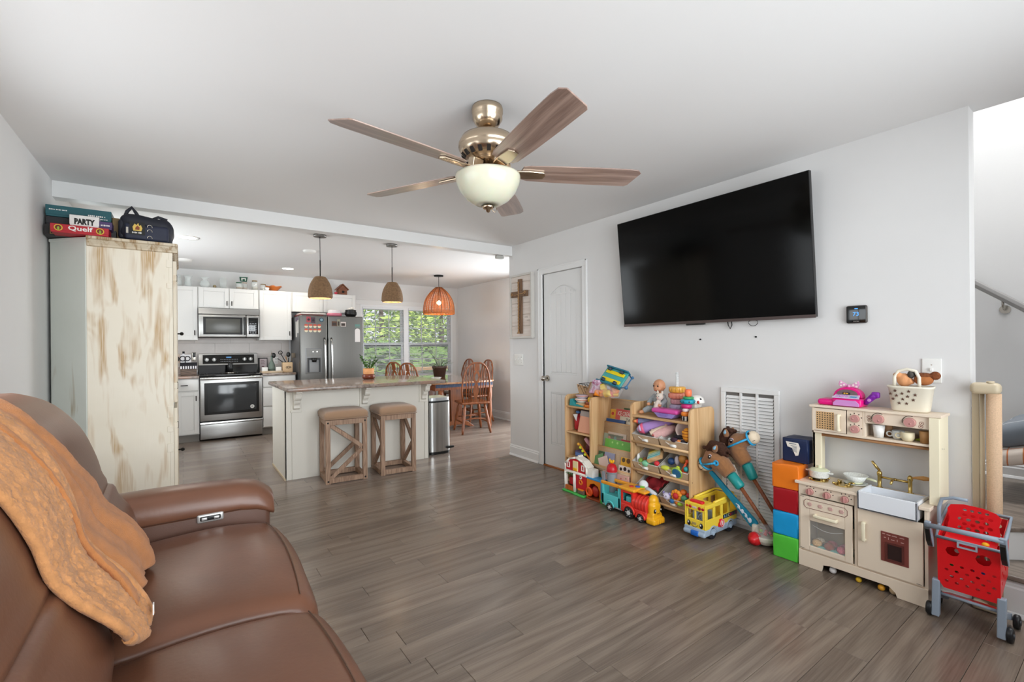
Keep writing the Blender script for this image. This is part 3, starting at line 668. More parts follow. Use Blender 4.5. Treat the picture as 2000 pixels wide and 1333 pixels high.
# ---- things along the tops of the wall cabinets
M_jar=mat('jar_glass','#eef4f2',.04,alpha=.26,spec=.9)
def lathe_thing(name,label,cat,x,y,z,prof,m_,grp=None,solid=0):
 mm=MB();mm.lathe(prof,(x,y,z),20);return tag(obj(name,mm,m_,solid=solid),label,cat,grp)
vase_g='clear glass vases on the cabinets'
def glass(prof):return prof+[(max(r-.003,0),z)for r,z in reversed(prof)]
lathe_thing('glass_vase','clear pinched glass vase nearest the armoire on the cabinet top','vase',-.05,8.0,UT,glass([(0,.002),(.05,.002),(.058,.03),(.052,.08),(.036,.115),(.05,.16)]),M_jar,vase_g)
lathe_thing('glass_vase','clear flared glass vase standing second from the armoire','vase',.075,8.0,UT,glass([(0,.002),(.042,.002),(.045,.03),(.034,.09),(.036,.12),(.058,.158)]),M_jar,vase_g)
lathe_thing('glass_vase','clear round-bellied glass vase with flared lip over the microwave cabinet','vase',.275,8.0,UT,glass([(0,.002),(.04,.002),(.066,.04),(.06,.075),(.032,.105),(.035,.125),(.056,.145)]),M_jar,vase_g)
lathe_thing('glass_vase','clear straight cylinder glass vase beside the round-bellied one','vase',.50,8.0,UT,glass([(0,.002),(.046,.002),(.046,.155)]),M_jar,vase_g)
m=MB();m.sph((.39,7.97,UT+.023),.023,14,10);tag(obj('glass_ball',m,mat('ball_amber','#a99a74',.2,trans=.4)),'small amber glass ball between two clear vases','ball')
t=thing('oil_jar','glass jar with green lid and yellow oil on the cabinet top','jar',(.70,7.99,UT),world=True)
m=MB();m.lathe(glass([(0,.001),(.045,.001),(.047,.08),(.04,.095)]),(.70,7.99,UT));obj('body',m,M_jar,t)
m=MB();m.lathe([(0,.004),(.041,.004),(.041,.035),(0,.035)],(.70,7.99,UT));obj('oil',m,mat('yellow_oil','#c08a1e',.1,trans=.3),t)
m=MB();m.cyl((.70,7.99,UT+.095),(.70,7.99,UT+.108),.041,n=18);obj('lid',m,mat('lid_green','#3c6b52',.4),t)
for i,(x,h,c,l)in enumerate(((.815,.12,'#d8b9a2','tall glass jar with pinkish contents behind the yellow oil jar'),(.905,.15,'#b8ab98','tall clip-top glass jar with a seed lid next to the oil jar'),(1.02,.105,'#c3b9aa','short clip-top glass jar with a seed lid at the row end'))):
 if i==0:x=.775
 t=thing('glass_jar',l,'jar',(x,8.06 if i==0 else 7.99,UT),world=True,group='jars on the cabinet top')
 yy=8.06 if i==0 else 7.99
 m=MB();m.lathe(glass([(0,.001),(.042,.001),(.043,h*.75),(.03,h*.9)]),(x,yy,UT));obj('body',m,M_jar,t)
 m=MB();m.cyl((x,yy,UT+h*.88),(x,yy,UT+h*.99),.036,n=16);obj('lid',m,mat('jarlid%d'%i,['#c8b0a0','#8a7350','#8a7350'][i],.6),t)
 m=MB();m.lathe([(0,.004),(.038,.004),(.038,h*.35),(0,h*.35)],(x,yy,UT));obj('contents',m,mat('cont'+c,c,.8),t)
t=thing('small_sign','tiny green framed picture high on the wall above the jars','picture',(.76,YK,2.33),world=True)
m=MB();m.prism([(.725,2.375),(.835,2.375),(.822,2.305),(.738,2.305)],'y',YK-.02,YK-.001);obj('frame',m,mat('frame_green','#1f5a43',.5),t)
m=MB();m.box(.748,.812,YK-.023,YK-.02,2.318,2.36);obj('card',m,mat('card_white','#dfe0da',.6),t)
m=MB();m.box(.765,.797,YK-.0245,YK-.023,2.318,2.342);obj('print',m,MATS['frame_green'],t)
t=thing('glass_bowl','ruffled amber glass bowl on the tall wall cabinet','bowl',(1.165,8.0,UT),world=True)
m=MB();n=36;vs=[]
for(rr,z,wv)in((0,.004,0),(.05,.004,0),(.075,.03,.02),(.105,.06,.05),(.122,.075,.10),(.118,.077,.10),(.07,.036,.02),(0,.012,0)):
 for k in range(n):a=2*PI*k/n;q_=1+wv*math.sin(a*6);vs.append((1.165+rr*q_*math.cos(a),8.0+rr*q_*math.sin(a),UT+z*(1+.8*wv*math.sin(a*6))))
m.add(vs,[(i*n+k,i*n+(k+1)%n,(i+1)*n+(k+1)%n,(i+1)*n+k)for i in range(7)for k in range(n)],True);obj('bowl',m,mat('amber_glass','#d9762a',.08,trans=.35,coat=.4),t)
t=thing('white_cup','small white cup lying beside the amber glass bowl','cup',(1.02,7.90,UT),world=True)
m=MB();m.lathe(glass([(0,.001),(.025,.001),(.035,.045)]),(1.06,7.925,UT));obj('cup',m,M_white,t)
m=MB();m.torus((1.023,7.925,UT+.024),.014,.003,'y',12,6);obj('handle',m,M_white,t)
t=thing('birdhouse','brown wooden birdhouse with pitched roof on the cabinet top','birdhouse',(2.20,8.0,UT),world=True)
M_bh=wood('birdhouse_wood','#6a3d28','#8d563a',0,1,.6,False,20,4)
m=MB();m.prism([(2.13,UT),(2.27,UT),(2.27,UT+.10),(2.20,UT+.165),(2.13,UT+.10)],'y',7.95,8.08);obj('box',m,M_bh,t)
m=MB();m.prism([(2.105,UT+.085),(2.20,UT+.175),(2.295,UT+.085),(2.295,UT+.098),(2.20,UT+.19),(2.105,UT+.098)],'y',7.93,8.1);obj('roof',m,M_bh,t)
m=MB();m.box(2.185,2.225,7.947,7.951,UT+.035,UT+.07);obj('doorway',m,M_dark,t)
for k in range(4):
 m=MB();m.box(2.128,2.272,7.944,7.951,UT+.008+k*.024,UT+.028+k*.024)if k not in(1,2)else(m.box(2.128,2.184,7.944,7.951,UT+.008+k*.024,UT+.028+k*.024),m.box(2.226,2.272,7.944,7.951,UT+.008+k*.024,UT+.028+k*.024));obj('log',m,M_bh,t,bev=.003)
m=MB();m.lathe([(0,0),(.02,0),(.026,.04),(0,.04)],(2.085,7.94,UT));tag(obj('red_cup',m,mat('red_gloss','#c2384a',.3)),'small red cup beside the wooden birdhouse','cup')
# ---- things on the counters
CT=.903
t=thing('cookbook_stand','black and white striped kitchen caddy left of the stove','caddy',(.075,7.95,CT),world=True)
m=MB();m.rbox(-.02,.165,7.88,7.97,CT+.001,CT+.09,.006);obj('box',m,wood('caddy_wood','#4d3f37','#7a6658',0,1,.6,False,15),t)
m=MB();m.box(-.025,.17,7.868,7.88,CT+.09,CT+.18);c_=obj('cloth',m,mat('cloth_black','#1d1c22',.8),t)
for k in range(7):
 m=MB();m.box(-.022+k*.028,-.006+k*.028,7.862,7.869,CT+.092,CT+.13);obj('stripe',m,mat('cloth_white','#e8e6ea',.8),c_)
m=MB();m.rbox(-.02,.10,7.90,7.915,CT+.17,CT+.29,.003);cd=obj('card',m,mat('card_pale','#d9d8da',.7),t)
m=MB();m.torus((.005,7.897,CT+.235),.032,.006,'y',18,6);m.torus((.06,7.897,CT+.235),.03,.006,'y',18,6);m.tube([(.03,7.897,CT+.26),(.033,7.897,CT+.18)],.006,6);obj('monogram',m,MATS['cloth_black'],cd)
m=MB();m.cyl((.015,7.93,CT+.18),(.015,7.93,CT+.335),.014,n=10);obj('mill',m,MATS['cloth_black'],t)
m=MB();m.cyl((.015,7.93,CT+.225),(.015,7.93,CT+.245),.0145,n=10);m.cyl((.015,7.93,CT+.285),(.015,7.93,CT+.305),.0145,n=10);obj('mill_band',m,MATS['cloth_white'],t)
m=MB();m.rbox(.11,.16,7.90,7.92,CT+.20,CT+.32,.008);obj('phone_holder',m,M_chrome,t)
m=MB();m.rbox(.117,.153,7.897,7.902,CT+.25,CT+.315,.004);obj('holder_screen',m,M_black,t)
t=thing('wall_outlet','outlet with a black plug-in warmer glowing orange left of the stove','outlet',(-.07,YK,1.13),world=True)
m=MB();m.rbox(-.115,-.03,YK-.018,YK-.012,1.07,1.2,.004);obj('plate',m,mat('outlet_plate','#e3cdbb',.4),t)
m=MB();m.rbox(-.10,-.035,YK-.06,YK-.018,1.10,1.16,.008);obj('warmer',m,M_black,t)
t=thing('pepper_mill','black pepper grinder standing in a steel spoon rest on the stove','grinder',(.56,7.80,.913),world=True)
m=MB();m.lathe([(0,.012),(.034,.012),(.034,.105),(.028,.12),(.03,.135),(.026,.165),(0,.168)],(.565,7.8,.913));obj('grinder',m,M_black,t)
m=MB();m.lathe([(0,0),(.05,0),(.068,.016),(.062,.016),(.045,.008),(0,.008)],(.565,7.8,.913));obj('rest',m,M_chrome,t)
t=thing('serving_tray','pale wooden tray on the counter right of the stove','tray',(1.09,7.8,CT),world=True)
m=MB();m.rbox(.955,1.24,7.70,7.93,CT,CT+.02,.006);m.frame('z',CT+.018,CT+.03,.955,1.24,7.70,7.93,.01);obj('tray',m,wood('tray_wood','#b9a184','#d8c4a8',0,1,.5),t)
for x,l in((1.005,'white square ramekin at the stove end of the tray'),(1.192,'white square ramekin beside the crock on the tray')):
 m=MB();m.rbox(x-.04,x+.04,7.76,7.84,CT+.021,CT+.085,.01);m.mat(1).box(x-.03,x+.03,7.77,7.83,CT+.0845,CT+.0855);tag(obj('ramekin',m,[M_white,mat('ram_in','#b8b4ae',.5)]),l,'ramekin','ramekins on the tray')
t=thing('oil_bottle','pale green glass oil bottle with pour spout on the tray','bottle',(1.105,7.82,CT+.02),world=True)
m=MB();m.lathe([(0,0),(.042,0),(.046,.01),(.046,.08),(.04,.11),(.02,.15),(.014,.17),(.014,.235),(0,.235)],(1.105,7.82,CT+.021));obj('body',m,mat('bottle_glass','#b9d3c6',.05,trans=.8,ior=1.2),t)
m=MB();m.lathe([(0,.003),(.041,.003),(.041,.035),(0,.035)],(1.105,7.82,CT+.021));obj('oil',m,mat('olive_oil','#8a7a2c',.2),t)
m=MB();m.cyl((1.105,7.82,CT+.25),(1.105,7.82,CT+.275),.012,n=10);m.tube([(1.105,7.82,CT+.27),(1.104,7.815,CT+.3),(1.1,7.805,CT+.325)],.006,8);obj('spout',m,M_chrome,t)
t=thing('recipe_sign','small framed pink print leaning against the backsplash behind the tray','sign',(1.04,8.15,CT),world=True)
m=MB();m.box(.965,1.095,8.17,8.185,CT,CT+.22);obj('frame',m,M_blackm,t)
m=MB();m.box(.985,1.085,8.166,8.17,CT+.02,CT+.205);obj('print',m,mat('print_pink','#cfc0c2',.6),t)
m=MB()
for k in range(4):m.box(1.0,1.06-.012*(k%2),8.164,8.166,CT+.12+k*.018,CT+.126+k*.018)
m.cyl((1.03,8.166,CT+.07),(1.03,8.164,CT+.07),.022,n=12);obj('lettering',m,mat('print_ink','#7c5560',.6),t)
m=MB();m.rbox(1.19,1.25,YK-.018,YK-.012,1.02,1.13,.003);m.mat(1).box(1.2,1.24,YK-.02,YK-.018,1.03,1.065);m.box(1.2,1.24,YK-.02,YK-.018,1.085,1.12);tag(obj('wall_outlet',m,[M_white,mat('outlet_grey','#cfccc8',.4)]),'white double outlet on the backsplash behind the oil bottle','outlet')
t=thing('utensil_crock','tan square crock of black cooking utensils beside the refrigerator','crock',(1.315,7.80,CT),world=True)
m=MB();m.rbox(1.245,1.385,7.74,7.86,CT,CT+.15,.012);obj('crock',m,mat('crock_tan','#d9b992',.5),t)
m=MB();m.box(1.253,1.377,7.75,7.85,CT+.1495,CT+.1505);obj('opening',m,M_dark,t)
m=MB();m.torus((1.30,7.738,CT+.075),.012,.003,'y',12,5);m.torus((1.325,7.738,CT+.075),.015,.003,'y',12,5);m.torus((1.35,7.738,CT+.075),.01,.003,'y',12,5);obj('lettering',m,mat('crock_ink','#4a3a2e',.6),t)
for i,(dx,lean,h,kind)in enumerate(((-.045,-.09,.12,'s'),(-.015,-.05,.16,'r'),(.01,-.02,.1,'w'),(.02,.0,.13,'s'),(.045,.03,.12,'t'))):
 m=MB();x=1.315+dx;a=Vector((x,7.8,CT+.14));b=a+Vector((lean,.01*i-.02,h*.6));c_=a+Vector((lean*1.6,.01*i-.02,h))
 m.tube([a,b],.006,6)
 if kind=='w':m.tube([b,c_],.008,6);mm_=mat('spoon_wood','#b98c5c',.6)
 else:
  mm_=M_black
  if kind=='r':m.torus(c_,.026,.006,'y',14,6);m.tube([b,c_],.005,5)
  elif kind=='t':m.rbox(c_.x-.028,c_.x+.028,c_.y-.004,c_.y+.004,c_.z-.04,c_.z+.03,.003);mm_=mat('turner','#6f6353',.5)
  else:m.sph(c_,(.03,.012,.04),10,8)
 obj('utensil',m,mm_,t)
 # ================================================================ kitchen island
M_isl=mat('island_paint','#dedad0',0.5,ns=2,na=.02)
IX0,IX1,IY0,IY1=.797,2.30,4.87,5.62
t=thing('kitchen_island','cream kitchen island panel base with scrolled corbels behind the two stools','island',((IX0+IX1)/2,5.2,0),world=True)
m=MB();m.box(IX0+.01,IX1-.01,IY0+.01,IY1,0.0,.868);obj('body',m,M_isl,t)
m=MB();m.box(IX0,IX0+.055,IY0,IY0+.02,0,.868);m.box(IX0,IX0+.012,IY0+.0,IY1,0,.868);obj('end_panel',m,M_isl,t,bev=.002)
m=MB();m.box(IX1-.055,IX1,IY0,IY0+.02,0,.868);m.box(IX1-.012,IX1,IY0,IY1,0,.868);obj('end_panel',m,M_isl,t,bev=.002)
m=MB();m.box(IX0+.06,IX1-.06,IY0+.002,IY0+.012,0.0,.868);obj('front_panel',m,M_isl,t)
m=MB();m.box(IX0-.006,IX0+.004,IY0-.003,IY1,0,.02);obj('shoe_moulding',m,mat('shoe_tan','#c9b89c',.6),t)
for x in(.895,1.555,2.225):
 m=MB();m.box(x-.045,x+.045,IY0-.012,IY0+.002,.655,.865);m.box(x-.05,x+.05,IY0-.016,IY0,.65,.668);b=obj('corbel',m,M_isl,t,bev=.003)
 pr=[(IY0-.01,.868),(IY0-.17,.868),(IY0-.17,.845),(IY0-.145,.84)]
 for k in range(9):a=PI*k/8;pr.append((IY0-.12-.025*math.cos(a)+.01,.815-.03*math.sin(a)*.9-k*.003))
 pr+=[(IY0-.075,.785),(IY0-.085,.765),(IY0-.075,.74),(IY0-.055,.735),(IY0-.045,.715),(IY0-.05,.695),(IY0-.03,.68),(IY0-.01,.68)]
 m=MB();m.prism(pr,'x',x-.028,x+.028);obj('scroll',m,M_isl,b,bev=.003)
m=MB();m.rbox(.775,2.385,4.62,5.77,.868,.905,.012,3)
tag(obj('island_countertop',m,M_gran),'polished granite island countertop carrying the small green plant','countertop')
# ---------------------------------------------------------------- bar stools
M_stool=wood('stool_wood','#7a5d49','#a98a72',2,1.2,.6,False,22,4)
M_seat=mat('stool_linen','#a07f63',.85,ns=3,na=.06,bump=.35,bs=700,sheen=.3)
s_=thing('bar_stool','','stool',(0,0,0),group='bar stools at the island')
W,D,H,P=.38,.36,.595,.042
for sx in(-1,1):
 for sy in(-1,1):
  m=MB();m.box(sx*(W/2)-(P if sx>0 else 0),sx*(W/2)+(0 if sx>0 else P),sy*(D/2)-(P if sy>0 else 0),sy*(D/2)+(0 if sy>0 else P),0,H);l=obj('leg',m,M_stool,s_,bev=.002,loc=(0,0,0))
  for z in(.025,H-.025):
   b=MB();b.cyl((sx*(W/2-P/2),sy*(D/2+.001),z),(sx*(W/2-P/2),sy*(D/2-.01),z),.009,n=10);obj('bolt',b,M_blackm,l)
for z0,z1,nm in((0.006,.05,'lower_rail'),(H-.048,H,'upper_rail')):
 for sy in(-1,1):
  m=MB();y=sy*(D/2-P/2);m.box(-W/2+P,W/2-P,y-P/2+.002,y+P/2-.002,z0,z1);obj(nm,m,M_stool,s_,bev=.002)
 for sx in(-1,1):
  m=MB();x=sx*(W/2-P/2);m.box(x-P/2+.002,x+P/2-.002,-D/2+P,D/2-P,z0,z1);obj(nm,m,M_stool,s_,bev=.002)
for sy in(-1,1):
 y=sy*(D/2-P/2)
 for(za,zb)in((H-.05,H*.52+.012),(.05,H*.52-.012)):
  a=Vector((-W/2+P,0,za));b=Vector((W/2-P,0,zb));d=(b-a).normalized();nrm=Vector((-d.z,0,d.x))*.02
  q=[a-nrm,a+nrm,b+nrm,b-nrm];q=[(min(max(p.x,-W/2+P-.004),W/2-P+.004),p.z)for p in q]
  m=MB();m.prism(q,'y',y-.014,y+.014);obj('brace',m,M_stool,s_,bev=.002)
def cushion(p):
 x,y,z=p;k=(1-(x/.205)**4)*(1-(y/.195)**4);return(x,y,z+(.02*max(k,0)if z>H+.03 else 0))
m=MB();m.rbox(-.205,.205,-.195,.195,H,H+.072,.034,4,6,cushion);obj('seat',m,M_seat,s_)
m=MB();m.torus((0,0,0),.0,.0);m=MB()
pts=[(-.197,-.187,H+.008),(.197,-.187,H+.008),(.197,.187,H+.008),(-.197,.187,H+.008)]
m.tube(pts,.005,6,True);obj('piping',m,M_seat,s_)
s_.location=(1.28,4.66,0);s_.rotation_euler=(0,0,R(-4))
s_['label']='wooden bar stool with zigzag braces on its front side, nearer the sofa end'
dup(s_,(1.785,4.645,0),R(-94),'wooden bar stool with open front and braced sides, beside the trash can')
# ---------------------------------------------------------------- trash can
t=thing('trash_can','tall stainless step trash can beside the island end','trash can',(2.49,5.09,0),world=True)
def tc_out(k,z,inset=0):
 x0,x1,y0,y1=2.345+inset,2.625-inset,4.95+inset,5.24-inset;pts=[]
 for i in range(13):a=PI+PI*i/12;pts.append(((x0+x1)/2+(x1-x0)/2*math.copysign(abs(math.cos(a))**.6,math.cos(a)),y0+.06+.06*(-abs(math.sin(a))**.6 if math.sin(a)<0 else 0)))
 return pts+[(x1,y1),(x0,y1)]
M_can=mat('can_steel','#b2b2b0',.28,1,ns=1,na=.15,stretch=(60,60,.5))
for nm,z0,z1,ins,mm_ in(('base',0,.03,.004,M_black),('body',.03,.615,0,M_can),('rim',.615,.63,-.002,M_black),('lid',.63,.672,.004,mat('lid_steel','#c4c7ca',.35,.9))):
 m=MB();m.prism(tc_out(0,0,ins),'z',z0,z1);obj(nm,m,mm_,t,bev=.004)
m=MB();m.rbox(2.56,2.66,4.93,4.965,.06,.085,.01);obj('pedal',m,M_blackm,t)
# ---------------------------------------------------------------- dining table and chairs
M_oak=wood('golden_oak','#5f2d14','#96552a',2,1.2,.35,False,14,4,coat=.2)
M_oaky=wood('golden_oak_top','#8a5a3a','#b98a63',1,1.2,.12,False,10,2,coat=1.0)
TX0,TX1,TY0,TY1=2.86,4.10,5.98,7.75
t=thing('dining_table','oak trestle dining table with a pale glossy top by the window','table',(3.48,6.86,0),world=True)
m=MB();cx,cyy=(TX0+TX1)/2,(TY0+TY1)/2;pts=[]
for k in range(40):
 a=2*PI*k/40;c_,s2=math.cos(a),math.sin(a);pts.append((cx+(TX1-TX0)/2*math.copysign(abs(c_)**.45,c_),cyy+(TY1-TY0)/2*math.copysign(abs(s2)**.45,s2)))
m.prism(pts,'z',.722,.75);obj('tabletop',m,M_oaky,t,bev=.008)
m=MB();m.frame('z',.63,.722,TX0+.12,TX1-.12,TY0+.12,TY1-.12,.025);obj('apron',m,M_oak,t)
m=MB();m.box(TX0+.13,TX1-.13,TY0+.110,TY0+.119,.668,.715);obj('apron_panel',m,mat('blue_inlay','#3f4d66',.7,ns=30,na=.4),t,label='blue patterned strip on the table apron')
for y in(TY0+.42,TY1-.42):
 m=MB();m.prism([(cx-.32,.0),(cx-.2,.09),(cx-.09,.12),(cx-.11,.63),(cx+.11,.63),(cx+.09,.12),(cx+.2,.09),(cx+.32,0),(cx+.24,0),(cx+.1,.05),(cx-.1,.05),(cx-.24,0)],'y',y-.035,y+.035);obj('trestle',m,M_oak,t,bev=.006)
m=MB();m.box(cx-.02,cx+.02,TY0+.42,TY1-.42,.2,.33);obj('stretcher',m,M_oak,t,bev=.005)
for x in(TX0+.2,TX1-.2):
 for y in(TY0+.09,TY1-.09):
  m=MB();m.lathe([(0,0),(.022,0),(.03,.05),(.024,.12),(.036,.3),(.03,.45),(.038,.52),(.038,.63),(0,.63)],(x,y,0),14);obj('leg',m,M_oak,t)
ch=thing('dining_chair','','chair',(0,0,0),group='oak bow-back chairs round the dining table')
m=MB()
def seatw(p):return(p[0],p[1],p[2]-(.012*(1-min(1,(p[0]**2+(p[1]-.0)**2)/.03))if p[2]>.44 else 0))
m.rbox(-.215,.215,-.20,.21,.425,.46,.016,3,6,seatw);obj('seat',m,M_oak,ch)
for sx in(-1,1):
 for sy,yb in((-1,-.23),(1,.22)):
  m=MB();a=Vector((sx*.15,sy*.145,.43));b=Vector((sx*.215,yb,0));pr=[.016,.02,.025,.021,.026,.018,.022,.019,.014]
  m.tube([a.lerp(b,k/8)for k in range(9)],pr,10);obj('leg',m,M_oak,ch)
for y in(-.188,.185):
 m=MB();m.tube([(-.183,y,.21),(0,y+(.03 if y<0 else-.02),.215),(.183,y,.21)],[.009,.013,.009],8);obj('stretcher',m,M_oak,ch)
for x in(-.19,.19):
 m=MB();m.tube([(x,-.19,.16),(x*.98,0,.16),(x,.19,.16)],[.009,.013,.009],8);obj('stretcher',m,M_oak,ch)
def bow(k):
 a=PI*k;x=.215*math.copysign(abs(math.cos(a))**.75,math.cos(a));z=.46+.575*abs(math.sin(a))**.62
 if k<=0 or k>=1:z=.45;x=math.copysign(.185,x)
 return Vector((x,-.175-.10*(z-.45)/.6,z))
m=MB();m.tube([bow(k/26)for k in range(27)],.0125,8);obj('bow',m,M_oak,ch)
def ztop(x):return.46+.575*max(0.0,1-(abs(x)/.215)**2.67)**.31
for x in(-.16,-.118,-.076,.076,.118,.16):
 zt=ztop(x)-.01;m=MB();m.tube([(x*.86,-.175,.45),(x*.95,-.175-.05,.75),(x,-.175-.1*(zt-.45)/.6,zt)],[.006,.008,.005],6);obj('spindle',m,M_oak,ch)
m=MB()
outl=[(-.028,.45),(-.02,.52),(-.045,.62),(-.03,.70),(-.018,.73),(-.05,.83),(-.04,.92),(-.035,1.02)]
def yb_(z):return-.178-.1*(z-.45)/.6
L_=[(x,z)for x,z in outl]
n_=len(L_)
# pierced splat: lower vase, oval ring, crest
for(z0,z1)in((0,4),(6,7)):
 seg=L_[z0:z1+1]
 for i in range(len(seg)-1):
  (xa,za),(xb,zb)=seg[i],seg[i+1]
  m.add([(xa,yb_(za)-.005,za),(-xa,yb_(za)-.005,za),(-xb,yb_(zb)-.005,zb),(xb,yb_(zb)-.005,zb),(xa,yb_(za)+.005,za),(-xa,yb_(za)+.005,za),(-xb,yb_(zb)+.005,zb),(xb,yb_(zb)+.005,zb)],[(0,1,2,3),(7,6,5,4),(0,4,5,1),(3,2,6,7),(0,3,7,4),(1,5,6,2)])
for k in range(20):
 a,b=2*PI*k/20,2*PI*(k+1)/20
 P=lambda a,rx,rz:(rx*math.sin(a),.825+rz*math.cos(a))
 q=[P(a,.024,.055),P(b,.024,.055),P(b,.05,.097),P(a,.05,.097)]
 m.add([(x,yb_(z)-.005,z)for x,z in q]+[(x,yb_(z)+.005,z)for x,z in q],[(0,1,2,3),(7,6,5,4),(0,4,5,1),(2,6,7,3)])
obj('splat',m,M_oak,ch)
ch.location=(3.53,5.99,0);ch.rotation_euler=(0,0,R(-13));ch['label']='oak bow-back dining chair standing nearest, its back turned to the room'
dup(ch,(2.91,6.45,0),R(-68),'oak bow-back chair on the island side of the table, its nearer one')
dup(ch,(2.90,6.98,0),R(-66),'oak bow-back chair on the island side of the table, next to the refrigerator')
dup(ch,(4.06,6.78,0),R(88),'oak bow-back chair on the wall side of the table, its nearer one')
dup(ch,(4.05,7.4,0),R(92),'oak bow-back chair on the wall side of the table, in the corner by the window')
m=MB();m.rbox(2.78,3.06,6.30,6.58,.462,.53,.03,3,4);tag(obj('chair_cushion',m,mat('purple_fabric','#4c4468',.9,bump=.2)),'purple cushion on the nearer island-side dining chair','cushion')
# plants
M_leaf=mat('leaf_green','#3f6b2d',.4,ns=8,na=.3);M_leaf2=mat('leaf_dark','#2c4a28',.35,ns=8,na=.3)
def leaf(m,base,tip,w,sag=.0):
 a=Vector(base);b=Vector(tip);d=b-a;s=d.cross(Vector((0,0,1)));s=(s.normalized()if s.length>1e-6 else Vector((1,0,0)))*w;up=Vector((0,0,sag))
 m.add([a,a+d*.35+s+up,a+d*.7+s*.8+up,b,a+d*.7-s*.8+up,a+d*.35-s+up,a+d*.5+up*1.6],[(0,1,6),(1,2,6),(2,3,6),(3,4,6),(4,5,6),(5,0,6)],True)
t=thing('potted_plant','small glossy green plant in a two-tone terracotta pot on the island','plant',(1.77,5.36,.905),world=True)
px,py=1.77,5.36
m=MB();m.lathe([(0,0),(.058,0),(.072,.014),(.073,.045),(.06,.06),(0,.06)],(px,py,.905));obj('pot_base',m,mat('glazed_brown','#6b3423',.25),t,label='glossy brown lower half of the pot')
m=MB();m.lathe([(.06,.06),(.062,.07),(.062,.125),(.054,.125),(.054,.115),(0,.115)],(px,py,.905));obj('pot',m,mat('terracotta','#d49a68',.6),t)
rg=random.Random(5)
for k in range(7):
 a=k*2.4;tip=Vector((px+.085*math.cos(a)*rg.uniform(.6,1.2),py+.085*math.sin(a),.905+rg.uniform(.2,.27)));b0=Vector((px+.02*math.cos(a),py+.02*math.sin(a),1.02))
 m=MB();mid=b0.lerp(tip,.5)+Vector((0,0,.015));m.tube([b0,mid,tip],[.004,.003,.002],5);st_=obj('stem',m,M_leaf,t)
 for j in range(8):
  p=b0.lerp(tip,.15+.85*j/7);q=p+Vector((math.cos(a+(1.3 if j%2 else-1.3))*.035,math.sin(a+(1.3 if j%2 else-1.3))*.035,.022))
  m=MB();leaf(m,p,q,.011,.003);obj('leaf',m,M_leaf if(k+j)%3 else M_leaf2,st_)
t=thing('potted_plant','spiky trailing plant in a dark brown plastic pot on the dining table','plant',(3.63,7.25,.75),world=True)
px,py=3.63,7.25
m=MB();m.lathe([(0,0),(.095,0),(.12,.15),(.128,.15),(.13,.185),(.118,.185),(.11,.15),(0,.15)],(px,py,.75));obj('pot',m,mat('pot_brown','#4a3a35',.5),t)
for k in range(20):
 a=k*2.4;r_=rg.uniform(.05,.22);h=rg.uniform(.06,.3)if k%4 else-.05;b0=Vector((px+.02*math.cos(a),py+.02*math.sin(a),.90));mid=b0+Vector((r_*.5*math.cos(a),r_*.5*math.sin(a),max(h,.1)*.8));tip=b0+Vector((r_*math.cos(a)*1.2,r_*math.sin(a)*1.2,h))
 m=MB();pts=[b0.lerp(mid,i/4).lerp(mid.lerp(tip,i/4),i/4)for i in range(5)];m.tube(pts,[.007,.006,.005,.004,.001],4);obj('leaf',m,mat('spike_leaf','#8f9f86',.5)if k%2 else M_leaf2,t)
lathe_thing('glass_bowl','clear shallow glass bowl on the dining table','bowl',3.2,6.5,.751,glass([(0,.001),(.04,.001),(.085,.05)]),M_jar)
# wall plates far side
m=MB();m.rbox(XK-.012,XK-.001,7.0,7.08,.33,.45,.004);m.mat(1).box(XK-.014,XK-.012,7.02,7.06,.345,.38);m.box(XK-.014,XK-.012,7.02,7.06,.40,.435);tag(obj('wall_outlet',m,[M_white,MATS['outlet_grey']]),'white outlet low on the dining corner wall','outlet')
# ================================================================ ceiling fixtures
M_rope=mat('jute_rope','#83664a',.85,ns=60,na=.25,bump=.4,bs=300)
M_bulb=mat('warm_bulb','#ffd9a0',.4,emit=14)
def pendant(x,y,label,zt,zb,r):
 t=thing('pendant_lamp',label,'lamp',(x,y,zb),world=True,group='rope pendants over the island')
 m=MB();m.cyl((x,y,ZC-.022),(x,y,ZC),.062,n=24);obj('canopy',m,mat('canopy_grey','#8d8b88',.4,.8),t)
 m=MB();m.cyl((x,y,zt+.16),(x,y,ZC-.02),.003,n=6);obj('cord',m,M_blackm,t)
 m=MB();m.cyl((x,y,zt),(x,y,zt+.17),.0055,n=8);obj('rod',m,M_blackm,t)
 m=MB();n=22;prev=[]
 H_=zt-zb
 for k in range(n+1):
  q=k/n;rr=r*(1-.62*q**2.6)*(1.0-.06*(q<.02));prev.append((rr,zb+H_*q))
 prof=[]
 for k in range(n):(ra,za),(rb,zc)=prev[k],prev[k+1];prof+=[(ra-.002,za),(ra+.002,za+(zc-za)*.3),(ra+.002,za+(zc-za)*.7)]
 prof+=[(prev[-1][0],zt),(.0,zt+.004)]
 prof=[(.0,zt-.008),(prev[-1][0]-.008,zt-.01)]+[(a-.008,b)for a,b in reversed(prev[:-1])]+prof
 m.lathe([(a,b)for a,b in prof],(x,y,0),28);obj('shade',m,M_rope,t)
 m=MB();m.cyl((x,y,zt-.06),(x,y,zt-.005),.018,n=10);obj('socket',m,M_black,t)
 m=MB();m.sph((x,y,zt-.10),.032,12,8);obj('bulb',m,M_bulb,t)
 l=bpy.data.lights.new('pendant_light','POINT');l.energy=4;l.color=(1,.76,.5);l.shadow_soft_size=.03;o=bpy.data.objects.new('pendant_light',l);C.objects.link(o);o.location=(x,y,zt-.16)
pendant(1.164,5.02,'jute rope pendant lamp nearer the armoire over the island',2.008,1.785,.118)
pendant(1.945,5.05,'jute rope pendant lamp nearer the window over the island',2.01,1.785,.118)
